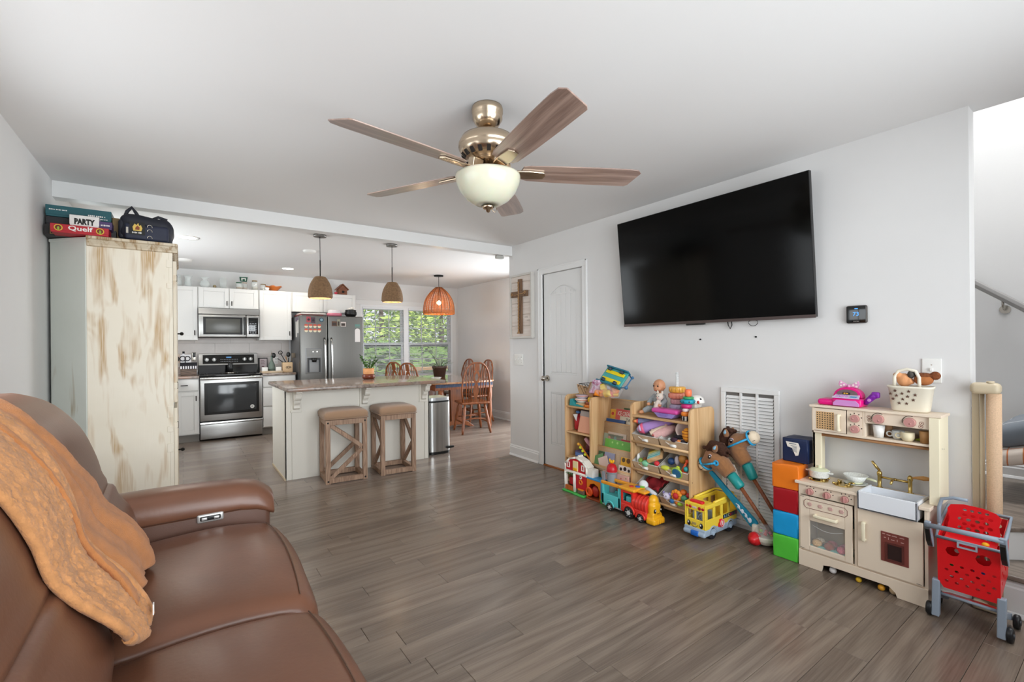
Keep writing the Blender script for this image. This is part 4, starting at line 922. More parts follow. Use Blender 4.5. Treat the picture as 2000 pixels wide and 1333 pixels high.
t=thing('wicker_pendant','orange wicker pendant lamp glowing above the dining table','lamp',(3.42,6.83,1.8),world=True)
x,y=3.42,6.83
m=MB();m.cyl((x,y,ZC-.02),(x,y,ZC),.075,n=24);obj('canopy',m,M_blackm,t)
m=MB();m.cyl((x,y,2.24),(x,y,ZC-.02),.004,n=6);obj('cord',m,M_blackm,t)
M_wick=mat('wicker','#a9602a',.6,ns=20,na=.35);M_wickd=mat('wicker_dark','#5c2f14',.7)
def wr(q):return.25*(1-.8*q**2.8)
for k in range(30):
 a=2*PI*k/30;m=MB();m.tube([(x+wr(j/10)*math.cos(a),y+wr(j/10)*math.sin(a),1.81+.43*j/10)for j in range(11)],.0055,5);obj('rib',m,M_wickd if k%3==0 else M_wick,t)
m=MB()
for j in range(52):
 q=j/52;rr=wr(q);pts=[(x+(rr+.005*(1 if(k+j)%2 else-1))*math.cos(2*PI*k/60),y+(rr+.005*(1 if(k+j)%2 else-1))*math.sin(2*PI*k/60),1.81+.43*q)for k in range(60)]
 if j%2==0 or j<6:m.tube(pts,.0038,4,True)
obj('weave',m,M_wick,t,kind='stuff')
m=MB();m.torus((x,y,1.81),.25,.009,'z',40,6);obj('rim',m,M_wick,t)
m=MB();m.sph((x,y,1.99),.035,12,8);obj('bulb',m,M_bulb,t)
m=MB();m.cyl((x,y,2.02),(x,y,2.24),.012,n=8);obj('socket',m,M_black,t)
l=bpy.data.lights.new('wicker_light','POINT');l.energy=5;l.color=(1,.74,.46);l.shadow_soft_size=.04;o=bpy.data.objects.new('wicker_light',l);C.objects.link(o);o.location=(x,y,1.93)
M_led=mat('led_disc','#fff6e8',.4,emit=9)
for(x,y,lab)in((.06,5.88,'lit recessed ceiling light nearest the armoire'),(1.27,7.42,'lit recessed ceiling light before the wall cabinets')):
 t=thing('recessed_light',lab,'ceiling light',(x,y,ZC),world=True)
 m=MB();m.lathe([(.095,-.001),(.098,-.008),(.075,-.004),(.072,.0)],(x,y,ZC),28);obj('trim_ring',m,M_white,t)
 m=MB();m.cyl((x,y,ZC-.004),(x,y,ZC-.0005),.073,n=28);obj('lens',m,M_led,t)
 l=bpy.data.lights.new('recessed_lamp','AREA');l.shape='DISK';l.size=.14;l.energy=3.5;l.color=(1,.93,.82);o=bpy.data.objects.new('recessed_lamp',l);C.objects.link(o);o.location=(x,y,ZC-.012)
for(x,y,r_,lab,nm)in((1.25,5.91,.075,'white smoke detector on the kitchen ceiling between the pendants','smoke_detector'),(.03,7.36,.09,'unlit flat ceiling disc near the left wall cabinets','ceiling_disc')):
 m=MB();m.lathe([(0,-.032),(r_*.7,-.03),(r_*.95,-.018),(r_,0)],(x,y,ZC),26);tag(obj(nm,m,M_white),lab,'detector' if 'smoke' in nm else 'ceiling light')
m=MB();m.rbox(2.96,3.06,YB+.03,YB+.085,2.29,2.329,.012);tag(obj('motion_sensor',m,mat('sensor_grey','#b9b8b3',.5)),'small pale sensor under the beam end by the wall','sensor')
# ---------------------------------------------------------------- ceiling fan
FX,FY=1.215,1.889
M_brush=mat('fan_nickel','#cbb8a0',.24,1.0,ns=1,na=.06,stretch=(3,3,120))
M_blade=wood('fan_blade_wood','#735a50','#a3897c',0,1.3,.38,False,14,2.5,coat=1.0)
M_blade.node_tree.nodes['Principled BSDF'].inputs['Coat IOR'].default_value=1.7;M_blade.node_tree.nodes['Principled BSDF'].inputs['Coat Roughness'].default_value=.3
t=thing('ceiling_fan','five-blade ceiling fan with brown blades, brass-nickel motor and glass bowl light','fan',(FX,FY,ZC),world=False)
def fl(prof,nm,mm_,n=36,par=None):m=MB();m.lathe(prof,(0,0,0),n);return obj(nm,m,mm_,par or t)
fl([(0,0),(.073,0),(.076,-.012),(.076,-.03),(.073,-.034),(.073,-.058),(.055,-.088),(.03,-.103),(0,-.105)],'canopy',M_brush)
m=MB();m.cyl((0,0,-.14),(0,0,-.1),.0125,n=14);obj('downrod',m,M_brush,t)
mot=fl([(0,-.125),(.03,-.126),(.085,-.132),(.125,-.152),(.14,-.18),(.142,-.2),(.138,-.204),(.14,-.208),(.128,-.232),(.105,-.255),(.085,-.263),(.085,-.27),(.06,-.274),(0,-.275)],'motor_housing',M_brush)
for k in range(18):
 a=2*PI*k/18;m=MB();m.at((.121*math.cos(a),.121*math.sin(a),-.252),(0,R(-40),0));m.M=Matrix.Rotation(a,4,'Z')@Matrix.Translation((.118,0,-.243))@Matrix.Rotation(R(38),4,'Y');m.box(-.002,.003,-.009,.009,-.014,.014);obj('motor_slot',m,M_dark,mot)
fl([(0,-.274),(.045,-.275),(.045,-.312),(.09,-.318),(.14,-.330),(.145,-.337),(.0,-.338)],'light_kit',M_brush)
M_fros=mat('alabaster_glass','#d3cfba',.25,ns=3,na=.03,sss=.25,coat=.15)
fl([(.148,-.335),(.157,-.335),(.158,-.345),(.152,-.372),(.134,-.412),(.104,-.447),(.065,-.471),(.02,-.48),(.02,-.478),(.065,-.467),(.102,-.443),(.13,-.409),(.148,-.37),(.15,-.345)],'glass_bowl',M_fros,40)
fl([(0,-.476),(.026,-.477),(.03,-.484),(.024,-.493),(.012,-.498),(.009,-.508),(0,-.512)],'finial',M_brush)
m=MB();m.tube([(.02,.0,-.49),(.035,0,-.505),(.045,0,-.497),(.05,0,-.48)],.0015,5);obj('pull_chain',m,M_brush,t)
BZ=-.312
for k in range(5):
 a=R(45.3+72*k)
 Mk=Matrix.Rotation(a,4,'Z')@Matrix.Translation((0,0,BZ))@Matrix.Rotation(R(-12),4,'X')
 # outline: rounded root, widening, oblique tip
 p=[(.17,-.055),(.20,-.064),(.35,-.072),(.55,-.078),(.70,-.079),(.745,-.074),(.765,-.05),(.735,.055),(.72,.068),(.55,.07),(.35,.068),(.20,.062),(.17,.05),(.155,0)]
 m=MB();m.prism(p,'z',-.003,.003);m.M=Matrix.Identity(4);m.v=[v for v in m.v]
 bl=obj('blade',m,M_blade,t);bl.matrix_local=Mk;bl.modifiers.new('bevel','BEVEL').width=.0015
 m=MB();m.prism([(.09,-.018),(.13,-.028),(.20,-.032),(.275,-.026),(.285,.0),(.275,.026),(.20,.032),(.13,.028),(.09,.018)],'z',-.012,-.0035);m.prism([(.05,-.02),(.11,-.02),(.11,.02),(.05,.02)],'z',-.008,.04);ir=obj('blade_iron',m,M_brush,bl,bev=.002)
 # ================================================================ television
t=thing('television','large black flat television tilted on the wall above the toys','television',(3.06,1.925,1.87));t.rotation_euler=Euler((0,R(-5.3),0))
TW,TH=1.472,.868
m=MB();m.box(-.012,.018,-TW/2,TW/2,-TH/2,TH/2);tv=obj('body',m,M_black,t,bev=.002,loc=(0,0,0))
m=MB();m.box(-.0135,-.0118,-TW/2+.004,TW/2-.004,-TH/2+.016,TH/2-.004);obj('screen',m,mat('tv_screen','#030303',.12,spec=.18),t)
m=MB();m.box(-.016,-.008,-TW/2,TW/2,-TH/2-.004,-TH/2+.016);obj('bottom_bezel',m,mat('tv_bezel','#5a4f4d',.35,.7),t)
m=MB();m.rbox(-.016,.004,-.01,.14,-TH/2-.016,-TH/2-.003,.004);m.box(-.0165,-.0155,.06,.075,-TH/2-.012,-TH/2-.006);obj('sensor_bar',m,M_black,t)
m=MB();m.rbox(.012,.05,-.45,.45,-.28,.24,.01);obj('rear_housing',m,M_black,t)
m=MB();m.box(.045,.072,-.3,.3,-.15,.17);obj('wall_mount',m,M_blackm,t)
m=MB();m.tube([(.03,-.16,-TH/2+.02),(.03,-.165,-TH/2-.03),(.03,-.178,-TH/2-.055),(.03,-.192,-TH/2-.03),(.03,-.19,-TH/2+.02)],.0035,6);obj('cable',m,M_black,t)
m=MB();m.tube([(.03,-.31,-TH/2+.02)]+[(.03,-.34+.032*math.cos(PI+PI*k/8),-TH/2-.012-.03*math.sin(PI*k/8))for k in range(9)]+[(.03,-.37,-TH/2+.02)],.002,6);obj('cable',m,M_black,t)
for i,(y,z)in enumerate(((1.985,1.315),(1.575,1.325))):
 m=MB();m.cyl((XR-.006,y,z),(XR-.0005,y,z),.006,n=10);tag(obj('wall_screw',m,M_blackm),['dark screw in the wall below the television, the one nearer the closet door','dark screw in the wall below the television, the one nearer the thermostat'][i],'screw')
 # ---------------------------------------------------------------- thermostat
t=thing('thermostat','black square thermostat showing 73 right of the television','thermostat',(XR,1.0,1.442),world=True)
m=MB();m.rbox(XR-.022,XR-.001,.949,1.05,1.391,1.493,.012,3);obj('body',m,mat('thermo_body','#4a4440',.35,.3),t)
m=MB();m.rbox(XR-.0235,XR-.02,.953,1.046,1.395,1.489,.008,3);sc_=obj('screen',m,M_blkglass,t)
M_blue=mat('display_blue','#3d7fd0',.4,emit=1.2)
text('73',.032,(XR-.0242,1.0,1.443),'-x',M_blue,sc_,.0003)
m=MB();m.rbox(XR-.0245,XR-.0235,.991,1.007,1.472,1.477,.0004);obj('status_bar',m,M_blue,sc_)
marks('-x',XR-.0238,1.012,.985,1.402,.004,mat('thermo_print','#9a948e',.5),sc_)
# ---------------------------------------------------------------- switch plates
def plate(name,label,y0,y1,z0,z1,n,loc_x=XR):
 t=thing(name,label,'switch',(loc_x,(y0+y1)/2,(z0+z1)/2),world=True)
 m=MB();m.rbox(loc_x-.008,loc_x-.0005,y0,y1,z0,z1,.004);obj('plate',m,M_white,t)
 for k in range(n):
  y=y0+(y1-y0)*(k+.5)/n;z=(z0+z1)/2;m=MB();m.box(loc_x-.018,loc_x-.007,y-.006,y+.006,z-.004,z+.014);obj('toggle',m,M_white,t,bev=.002)
  for dz in(-.03,.03):m=MB();m.cyl((loc_x-.0088,y,z+dz),(loc_x-.0075,y,z+dz),.003,n=8);obj('screw',m,M_chrome,t)
plate('light_switch','white three-toggle switch plate below the wooden cross',4.185,4.355,1.055,1.18,3)
plate('light_switch','white single switch plate behind the star basket by the wall end',.64,.718,1.07,1.195,1)
# ---------------------------------------------------------------- wooden cross picture
t=thing('cross_picture','framed whitewashed board picture with a wooden cross wrapped in twine','picture',(XR,4.18,1.72),world=True)
cy0,cy1,cz0,cz1=3.972,4.39,1.362,2.088
m=MB();m.box(XR-.02,XR-.002,cy0+.01,cy1-.01,cz0+.01,cz1-.01);obj('backing',m,mat('pic_back','#a89b8f',.8),t)
zb=[cz0+.02,1.50,1.63,1.76,1.89,2.0,cz1-.02]
for k in range(6):m=MB();m.box(XR-.027,XR-.019,cy0+.02,cy1-.02,zb[k]+.0015,zb[k+1]-.0015);obj('board',m,wood('whitewash','#cdbfb4','#dfd5cd',1,1,.7,False,9,3),t,bev=.001)
m=MB();m.frame('x',XR-.045,XR-.001,cy0,cy1,cz0,cz1,.022);obj('frame',m,mat('frame_white','#cfccc6',.6),t,bev=.002)
M_crs=wood('cross_wood','#4f3826','#7d6048',2,1,.7,False,18,3)
m=MB();m.box(XR-.052,XR-.027,4.155,4.215,1.415,2.03);cr=obj('cross_upright',m,M_crs,t,bev=.002)
m=MB();m.box(XR-.056,XR-.03,4.05,4.34,1.83,1.895);obj('cross_arm',m,M_crs,t,bev=.002)
M_tw=mat('twine','#b08a62',.9,bump=.4,bs=500)
for ph in(0,PI):m=MB();m.tube([(XR-.058-.004*math.cos(k*.9+ph),4.195+.008*math.sin(k*.9+ph),2.0-k*.0098)for k in range(58)],.0045,5);obj('twine',m,M_tw,t)
m=MB();m.tube([(XR-.06,4.32,1.865),(XR-.062,4.25,1.85),(XR-.062,4.19,1.862),(XR-.062,4.12,1.86),(XR-.06,4.065,1.878)],.004,6);m.torus((XR-.06,4.32,1.865),.014,.004,'x',12,5);m.torus((XR-.06,4.075,1.872),.014,.004,'x',12,5);obj('twine',m,M_tw,t)
m=MB()
for k in range(9):m.tube([(XR-.06,4.19,1.45),(XR-.062,4.165+k*.007,1.415)],.003,4)
obj('tassel',m,M_tw,t,kind='stuff')
marks('-x',XR-.0272,4.12,4.06,1.60,.022,mat('faint_script','#b3a79d',.8),t,3);marks('-x',XR-.0272,4.10,4.03,1.56,.018,MATS['faint_script'],t,4)
# ---------------------------------------------------------------- return-air vent
t=thing('return_vent','white louvred return-air vent low on the wall behind the hobby horses','vent',(XR,1.62,.01),world=True)
vy0,vy1,vz0,vz1=1.425,1.82,.03,.972
m=MB();m.box(XR-.004,XR-.001,vy0+.02,vy1-.02,vz0+.02,vz1-.02);obj('backing',m,mat('vent_dark','#6a6764',.8),t)
m=MB();m.frame('x',XR-.018,XR-.001,vy0,vy1,vz0,vz1,.032);obj('frame',m,M_trim,t,bev=.003)
cw=(vy1-vy0-.064)/3
for k in(1,2):m=MB();y=vy0+.032+cw*k;m.box(XR-.016,XR-.003,y-.007,y+.007,vz0+.03,vz1-.03);obj('divider',m,M_trim,t)
lv=None
for c_ in range(3):
 a,b=vy0+.032+cw*c_+.006,vy0+.032+cw*(c_+1)-.006
 for k in range(38):
  z=vz0+.045+k*.0225
  if lv is None:
   m=MB();m.add([(-.016,0,-.0075),(-.004,0,.0095),(-.004,b-a,.0095),(-.016,b-a,-.0075),(-.016,0,-.009),(-.004,0,.008),(-.004,b-a,.008),(-.016,b-a,-.009)],[(0,1,2,3),(7,6,5,4),(0,4,5,1),(3,2,6,7),(0,3,7,4),(1,5,6,2)])
   lv=bpy.data.meshes.new('slat');lv.from_pydata([tuple(p)for p in m.v],[],m.f);lv.materials.append(M_trim)
  o=bpy.data.objects.new('slat',lv);C.objects.link(o);o.parent=t;o.location=Vector((XR,a,z))-WOFF[t.name]
  # ---------------------------------------------------------------- stair gate, handrail
M_gate=mat('gate_beige','#c4b59a',.45);M_mesh=mat('gate_mesh','#c9a98a',.7,ns=200,na=.1)
t=thing('stair_gate','beige retractable stair gate rolled up at the wall end','gate',(3.11,.48,.02),world=True)
m=MB();m.rbox(3.075,3.145,.425,.53,1.03,1.085,.022,3);obj('top_cap',m,M_gate,t)
m=MB();m.cyl((3.105,.45,.035),(3.105,.45,1.035),.0265,n=24);obj('mesh_roll',m,M_mesh,t)
m=MB();m.cyl((3.135,.494,.02),(3.135,.494,1.035),.0085,n=12);obj('post',m,M_gate,t)
m=MB();m.rbox(3.08,3.145,.43,.53,.0,.04,.015,3);obj('bottom_cap',m,M_gate,t)
m=MB();m.box(3.139,3.149,.505,.531,.04,1.04);obj('wall_bracket',m,M_gate,t,bev=.003)
m=MB();m.cyl((3.10,.46,1.083),(3.10,.46,1.093),.014,n=14);obj('lock_button',m,M_gate,t)
t=thing('handrail','grey handrail sloping down the stair hall wall','handrail',(4.46,.8,1.6),world=True)
a=Vector((4.46,.76,1.72));b=Vector((4.46,-.4,.82))
pa,pb=Vector((4.45,1.9,0)),Vector((4.45,-.3,0));sl=(1.665-1.49)/(.715-.50)
m=MB();z_=lambda y:1.665+sl*(y-.715)
d=Vector((0,1,sl)).normalized();up=Vector((0,-sl,1)).normalized()
sec=[(-.022,-.02),(.022,-.02),(.026,.0),(.022,.018),(.008,.026),(-.008,.026),(-.022,.018),(-.026,0)]
vs=[]
for y in(1.9,-.3):
 for p,q in sec:vs.append(Vector((4.455+p,y,z_(y)))+up*q)
n=len(sec);m.add(vs,[(k,(k+1)%n,n+(k+1)%n,n+k)for k in range(n)]+[tuple(range(n-1,-1,-1)),tuple(range(n,2*n))],False)
obj('rail',m,mat('rail_grey','#8f8d8b',.45),t,bev=.003)
for y in(.60,1.5,-.1):
 m=MB();m.tube([(4.455,y,z_(y)-.02),(4.46,y,z_(y)-.055),(4.50,y,z_(y)-.075),(XK-.004,y,z_(y)-.075)],.007,8);m.cyl((XK-.006,y,z_(y)-.075),(XK-.0005,y,z_(y)-.075),.028,n=16);obj('bracket',m,M_chrome,t)
 # blankets folded on a low stool on the landing
M_stl=wood('stool_pale','#9c8468','#c0a889',0,1,.6,False,15,3)
t=thing('step_stool','low wooden stool on the stair landing under folded blankets','stool',(4.1,.2,.36),world=True)
m=MB();m.rbox(4.0,4.44,-.12,.33,.56,.585,.006);obj('top',m,M_stl,t)
for x in(4.04,4.40):
 for y in(-.08,.29):m=MB();m.cyl((x,y,.361),(x,y,.56),.016,n=10);obj('leg',m,M_stl,t)
def plaid(name,c0,c1,sx,sy,wdt=.12):
 m=mat(name,c0,.9,bump=.25,bs=600,sheen=.2);nt=m.node_tree;n=nt.nodes;L=nt.links;b=n['Principled BSDF']
 tc=n.new('ShaderNodeTexCoord');se=n.new('ShaderNodeSeparateXYZ');L.new(tc.outputs['Object'],se.inputs[0]);outs=[]
 for i,f in((0,sx),(1,sy)):
  a=n.new('ShaderNodeMath');a.operation='MULTIPLY';a.inputs[1].default_value=f;L.new(se.outputs[i],a.inputs[0])
  fr=n.new('ShaderNodeMath');fr.operation='FRACT';L.new(a.outputs[0],fr.inputs[0]);c=n.new('ShaderNodeMath');c.operation='LESS_THAN';c.inputs[1].default_value=wdt;L.new(fr.outputs[0],c.inputs[0]);outs.append(c)
 mxn=n.new('ShaderNodeMath');mxn.operation='MAXIMUM';L.new(outs[0].outputs[0],mxn.inputs[0]);L.new(outs[1].outputs[0],mxn.inputs[1])
 mi=n.new('ShaderNodeMix');mi.data_type='RGBA';mi.inputs[6].default_value=lin(c0);mi.inputs[7].default_value=lin(c1);L.new(mxn.outputs[0],mi.inputs[0]);L.new(mi.outputs[2],b.inputs['Base Color'])
 return m
def soft(p,amp,f,ph=0):return(p[0]+amp*math.sin(f*p[1]+ph),p[1]+amp*.6*math.sin(f*p[2]*2+ph),p[2]+amp*math.sin(f*p[0]*1.3+f*.7*p[1]+ph))
t=thing('folded_blanket','cream and orange checked fringed blanket folded under the grey one on the landing','blanket',(4.1,.25,.586),world=True,group='folded blankets on the stair landing')
m=MB();m.rbox(3.83,4.4,.02,.56,.60,.70,.04,3,8,lambda p:soft((p[0],p[1],p[2]-.30*max(p[1]-.40,0)),.006,22));obj('body',m,plaid('check_cream','#dccfc2','#c2703f',16,16,.1),t)
m=MB()
for k in range(60):x=3.84+(k%40)*.0135;y=.55+.004*(k%3);m.tube([(x,y,.61),(x+.004*(k%5-2),y+.018,.585),(x+.006*(k%3-1),y+.02,.555)],.0025,4)
obj('fringe',m,mat('fringe_cream','#d8cfc6',.9),t,kind='stuff')
t=thing('folded_blanket','grey blue checked blanket folded on top of the cream one on the landing','blanket',(4.1,.25,.70),world=True,group='folded blankets on the stair landing')
m=MB();m.rbox(3.84,4.4,.02,.565,.705,.845,.065,4,8,lambda p:soft((p[0],p[1],p[2]-.38*(p[1]-.42)*(1 if p[1]>.3 else.3)),.006,17,1));obj('body',m,plaid('check_grey','#6d747c','#b9bcc0',5,7,.06),t)
# ================================================================ corner armoire with distressed paint
def distressed(name,paint,rub,amount,dens=1.0):
 m=bpy.data.materials.new(name);m.use_nodes=True;nt=m.node_tree;n=nt.nodes;L=nt.links;b=n['Principled BSDF'];b.inputs['Roughness'].default_value=.6
 tc=n.new('ShaderNodeTexCoord');mp=n.new('ShaderNodeMapping');mp.inputs['Scale'].default_value=(13*dens,13*dens,2.6*dens);L.new(tc.outputs['Object'],mp.inputs[0])
 a=n.new('ShaderNodeTexNoise');a.inputs['Scale'].default_value=1;a.inputs['Detail'].default_value=2;a.inputs['Distortion'].default_value=.8;L.new(mp.outputs[0],a.inputs['Vector'])
 r1=n.new('ShaderNodeValToRGB');r1.color_ramp.elements[0].position=amount;r1.color_ramp.elements[1].position=amount+.17;L.new(a.outputs[0],r1.inputs[0])
 mp2=n.new('ShaderNodeMapping');mp2.inputs['Scale'].default_value=(160,160,6);L.new(tc.outputs['Object'],mp2.inputs[0]);c=n.new('ShaderNodeTexNoise');c.inputs['Scale'].default_value=1;c.inputs['Detail'].default_value=3;L.new(mp2.outputs[0],c.inputs['Vector'])
 ml=n.new('ShaderNodeMath');ml.operation='MULTIPLY';L.new(r1.outputs[0],ml.inputs[0]);mr=n.new('ShaderNodeMapRange');mr.inputs[1].default_value=.3;mr.inputs[2].default_value=.65;mr.inputs[3].default_value=.3;mr.inputs[4].default_value=1.0;L.new(c.outputs[0],mr.inputs[0]);L.new(mr.outputs[0],ml.inputs[1])
 d=n.new('ShaderNodeTexNoise');d.inputs['Scale'].default_value=5;d.inputs['Detail'].default_value=4;L.new(tc.outputs['Object'],d.inputs['Vector'])
 r2=n.new('ShaderNodeMix');r2.data_type='RGBA';L.new(d.outputs[0],r2.inputs[0]);r2.inputs[6].default_value=lin(paint[0]);r2.inputs[7].default_value=lin(paint[1])
 mi=n.new('ShaderNodeMix');mi.data_type='RGBA';L.new(ml.outputs[0],mi.inputs[0]);L.new(r2.outputs[2],mi.inputs[6]);mi.inputs[7].default_value=lin(rub)
 L.new(mi.outputs[2],b.inputs['Base Color']);bp=n.new('ShaderNodeBump');bp.inputs['Strength'].default_value=.12;bp.inputs['Distance'].default_value=.002;L.new(c.outputs[0],bp.inputs['Height']);L.new(bp.outputs[0],b.inputs['Normal'])
 return m
M_rub=distressed('rubbed_cream',('#f0e8d8','#e6dcc8'),'#bd9a6a',.52)
M_rub2=distressed('rubbed_grey',('#dcdfd8','#cfd2c9'),'#a3916f',.68)
M_corn=distressed('rubbed_cornice',('#d9cfbb','#c8b597'),'#94703f',.45,2.0)
AY,AX0,AX1,AT=4.0,-.498,-.052,2.005
t=thing('armoire','tall distressed cream armoire with rubbed brown streaks in the corner behind the sofa','armoire',(-.35,4.5,0),world=True)
m=MB();m.box(AX0,AX1-.002,AY,AY+.02,.06,AT-.004);obj('side_panel',m,M_rub,t,bev=.003)
m=MB();m.prism([(AX0,AY+.001),(AX0-.006,AY+.002),(-.70,4.215),(-.70,4.245),(AX0,AY+.03)],'z',.0,AT-.006);obj('corner_panel',m,M_rub2,t,bev=.002)
m=MB();m.prism([(AX0,AY+.02),(AX1-.02,AY+.02),(AX1-.02,5.1),(-.70,5.1),(-.70,4.23)],'z',.04,AT-.02);obj('carcass',m,M_rub2,t)
m=MB();m.prism([(AX0-.0,AY),(AX1,AY),(AX1,5.1),(-.705,5.1),(-.705,4.21)],'z',AT-.02,AT);obj('top_board',m,M_rub2,t,bev=.003)
m=MB();m.prism([(AY,AT-.06),(AY-.012,AT-.055),(AY-.012,AT-.045),(AY-.028,AT-.018),(AY-.04,AT-.014),(AY-.04,AT+.003),(AY,AT+.003)],'x',AX0+.004,AX1+.03);obj('cornice',m,M_corn,t,bev=.002)
m=MB();m.prism([(AX1,AT-.06),(AX1+.012,AT-.055),(AX1+.012,AT-.045),(AX1+.024,AT-.018),(AX1+.032,AT-.014),(AX1+.032,AT+.003),(AX1,AT+.003)],'y',AY,5.1);obj('cornice',m,M_corn,t,bev=.002)
m=MB();m.box(AX1-.02,AX1+.001,AY-.004,AY+.045,.06,AT-.06);st_=obj('stile',m,M_rub,t,bev=.002)
for(z0,z1)in((1.845,1.90),(1.70,1.735),(.80,.88),(.70,.74),(.56,.62)):
 m=MB();m.box(AX1-.035,AX1-.0,AY-.007,AY+.02,z0,z1);obj('stile_block',m,M_rub,st_,bev=.002)
for(z0,z1)in((.9,1.9),(.06,.86)):
 m=MB();m.box(AX1+.001,AX1+.022,AY+.05,4.55,z0,z1);d=obj('door',m,M_rub,t,bev=.003)
 for z in(z0+.12,z1-.12):m=MB();m.box(AX1+.002,AX1+.024,AY+.04,AY+.06,z-.02,z+.02);m.mat(1).cyl((AX1+.024,AY+.046,z-.024),(AX1+.024,AY+.046,z+.024),.003,n=8);obj('hinge',m,[M_rub,M_blackm],d)
 m=MB();m.box(AX1+.001,AX1+.022,4.555,5.06,z0,z1);d=obj('door',m,M_rub,t,bev=.003)
 m=MB();m.cyl((AX1+.02,4.62,(z0+z1)/2),(AX1+.045,4.62,(z0+z1)/2),.006,n=8);m.sph((AX1+.05,4.62,(z0+z1)/2),.014,10,8);obj('knob',m,M_blackm,d)
for x,y in((AX1-.06,AY+.06),(AX1-.06,5.05),(-.66,5.05),(-.62,4.25)):m=MB();m.box(x-.03,x+.03,y-.03,y+.03,0,.05);obj('foot',m,M_rub,t)
# ---------------------------------------------------------------- board-game boxes and bag on the armoire
def gbox(name,label,x0,x1,y0,y1,z0,z1,c,grp='game boxes on the armoire'):
 t=thing(name,label,'box',((x0+x1)/2,(y0+y1)/2,z0),world=True,group=grp)
 mm=mat('card_'+c,c,.55,ns=30,na=.05);m=MB();m.box(x0,x1,y0,y1,z0,z1-.006);obj('base',m,mm,t,bev=.002)
 m=MB();m.box(x0-.002,x1+.002,y0-.002,y1+.002,z0+.012,z1);obj('lid',m,mm,t,bev=.002);return t
M_gold=mat('gold_print','#b99a55',.45);M_wprint=mat('white_print','#ece9e4',.6);M_bprint=mat('black_print','#1a1918',.6);M_yel=mat('yellow_print','#d8b53a',.6)
zt=AT+.0035
t=gbox('game_box','black game box with a gold border line at the wall end of the armoire',-.706,-.36,4.10,4.40,zt,zt+.072,'#2b2a2a')
m=MB();m.frame('y',4.0965,4.0975,-.68,-.40,zt+.012,zt+.062,.003);obj('border',m,M_gold,t)
t=gbox('game_box','plain black game box in the middle of the stack under the teal one',-.70,-.38,4.12,4.42,zt+.073,zt+.128,'#26262a')
text('L',.026,(-.577,4.1168,zt+.092),'-y',M_wprint,t)
t=gbox('game_box','teal game box on top of the stack by the wall',-.70,-.385,4.11,4.43,zt+.129,zt+.20,'#235a62')
marks('-y',4.1075,-.685,-.60,zt+.172,.007,M_wprint,t,2);marks('-y',4.1075,-.50,-.41,zt+.157,.010,M_wprint,t,5);marks('-y',4.1075,-.45,-.40,zt+.14,.007,M_wprint,t,6)
t=gbox('game_box','red game box lying in front with yellow picture discs and white title',-.655,-.385,3.965,4.095,zt+.002,zt+.055,'#b3202c')
text('Quelf',.040,(-.52,3.962,zt+.034),'-y',M_wprint,t,squeeze=1.25,bold=.02)
for x in(-.62,-.425):
 m=MB();m.cyl((x,3.9628,zt+.031),(x,3.961,zt+.031),.02,n=20);d=obj('picture_disc',m,M_yel,t)
 m=MB();m.cyl((x,3.961,zt+.031),(x,3.9605,zt+.031),.015,n=16);m.mat(1).sph((x,3.9605,zt+.027),(.006,.0008,.011),10,6);obj('disc_print',m,[mat('disc_red','#6e2418',.6),mat('frog_green','#8fae3c',.6)],d)
t=gbox('game_box','small white party game box standing on the red box',-.572,-.435,3.995,4.06,zt+.0555,zt+.128,'#e4e2de')
m=MB();m.box(-.573,-.434,3.9935,4.061,zt+.118,zt+.1285);obj('dark_edge',m,M_bprint,t)
text('PARTY',.048,(-.504,3.9922,zt+.086),'-y',M_bprint,t,squeeze=.66,bold=.06)
t=gbox('game_box','small purple game box behind the white party box',-.432,-.372,4.00,4.09,zt+.0555,zt+.105,'#4c3a66')
marks('-y',3.9975,-.425,-.38,zt+.08,.010,M_wprint,t,7)
t=gbox('game_box','tan cardboard box peeking out beside the teal box',-.38,-.345,4.15,4.32,zt,zt+.17,'#8a7148')
M_nyl=mat('navy_nylon','#20222c',.6,ns=6,na=.2,bump=.15,bs=300)
t=thing('duffel_bag','black and navy nylon gear bag with a flame patch on the armoire','bag',(-.20,4.2,zt),world=True)
def bagw(p):return(p[0]+.006*math.sin(p[2]*60),p[1],p[2]+.008*math.sin(p[0]*22+1)+.006*math.sin(p[1]*30)if p[2]>zt+.03 else p[2])
m=MB();m.rbox(-.335,-.048,4.03,4.33,zt,zt+.185,.05,4,8,bagw);bag=obj('body',m,M_nyl,t)
m=MB();m.rbox(-.31,-.07,4.012,4.05,zt+.012,zt+.12,.02,3,6);obj('front_pocket',m,mat('navy_pocket','#272b3d',.6,ns=8,na=.25),t)
m=MB();m.rbox(-.345,-.30,4.05,4.3,zt+.02,zt+.15,.02,3,3);obj('end_pocket',m,M_nyl,t)
m=MB();m.tube([(-.31,4.10,zt+.18),(-.30,4.10,zt+.215),(-.275,4.10,zt+.245),(-.255,4.10,zt+.215),(-.235,4.10,zt+.18)],.011,8);obj('handle',m,M_nyl,t)
m=MB();m.tube([(-.16,4.08,zt+.175),(-.13,4.08,zt+.195),(-.08,4.08,zt+.18)],.01,6);obj('strap',m,M_nyl,t)
m=MB();m.box(-.282,-.20,4.008,4.012,zt+.045,zt+.13);pt=obj('patch',m,M_bprint,t)
m=MB();p=[(-.262,zt+.07),(-.22,zt+.07),(-.214,zt+.09),(-.222,zt+.112),(-.23,zt+.104),(-.236,zt+.124),(-.245,zt+.108),(-.254,zt+.118),(-.266,zt+.095)]
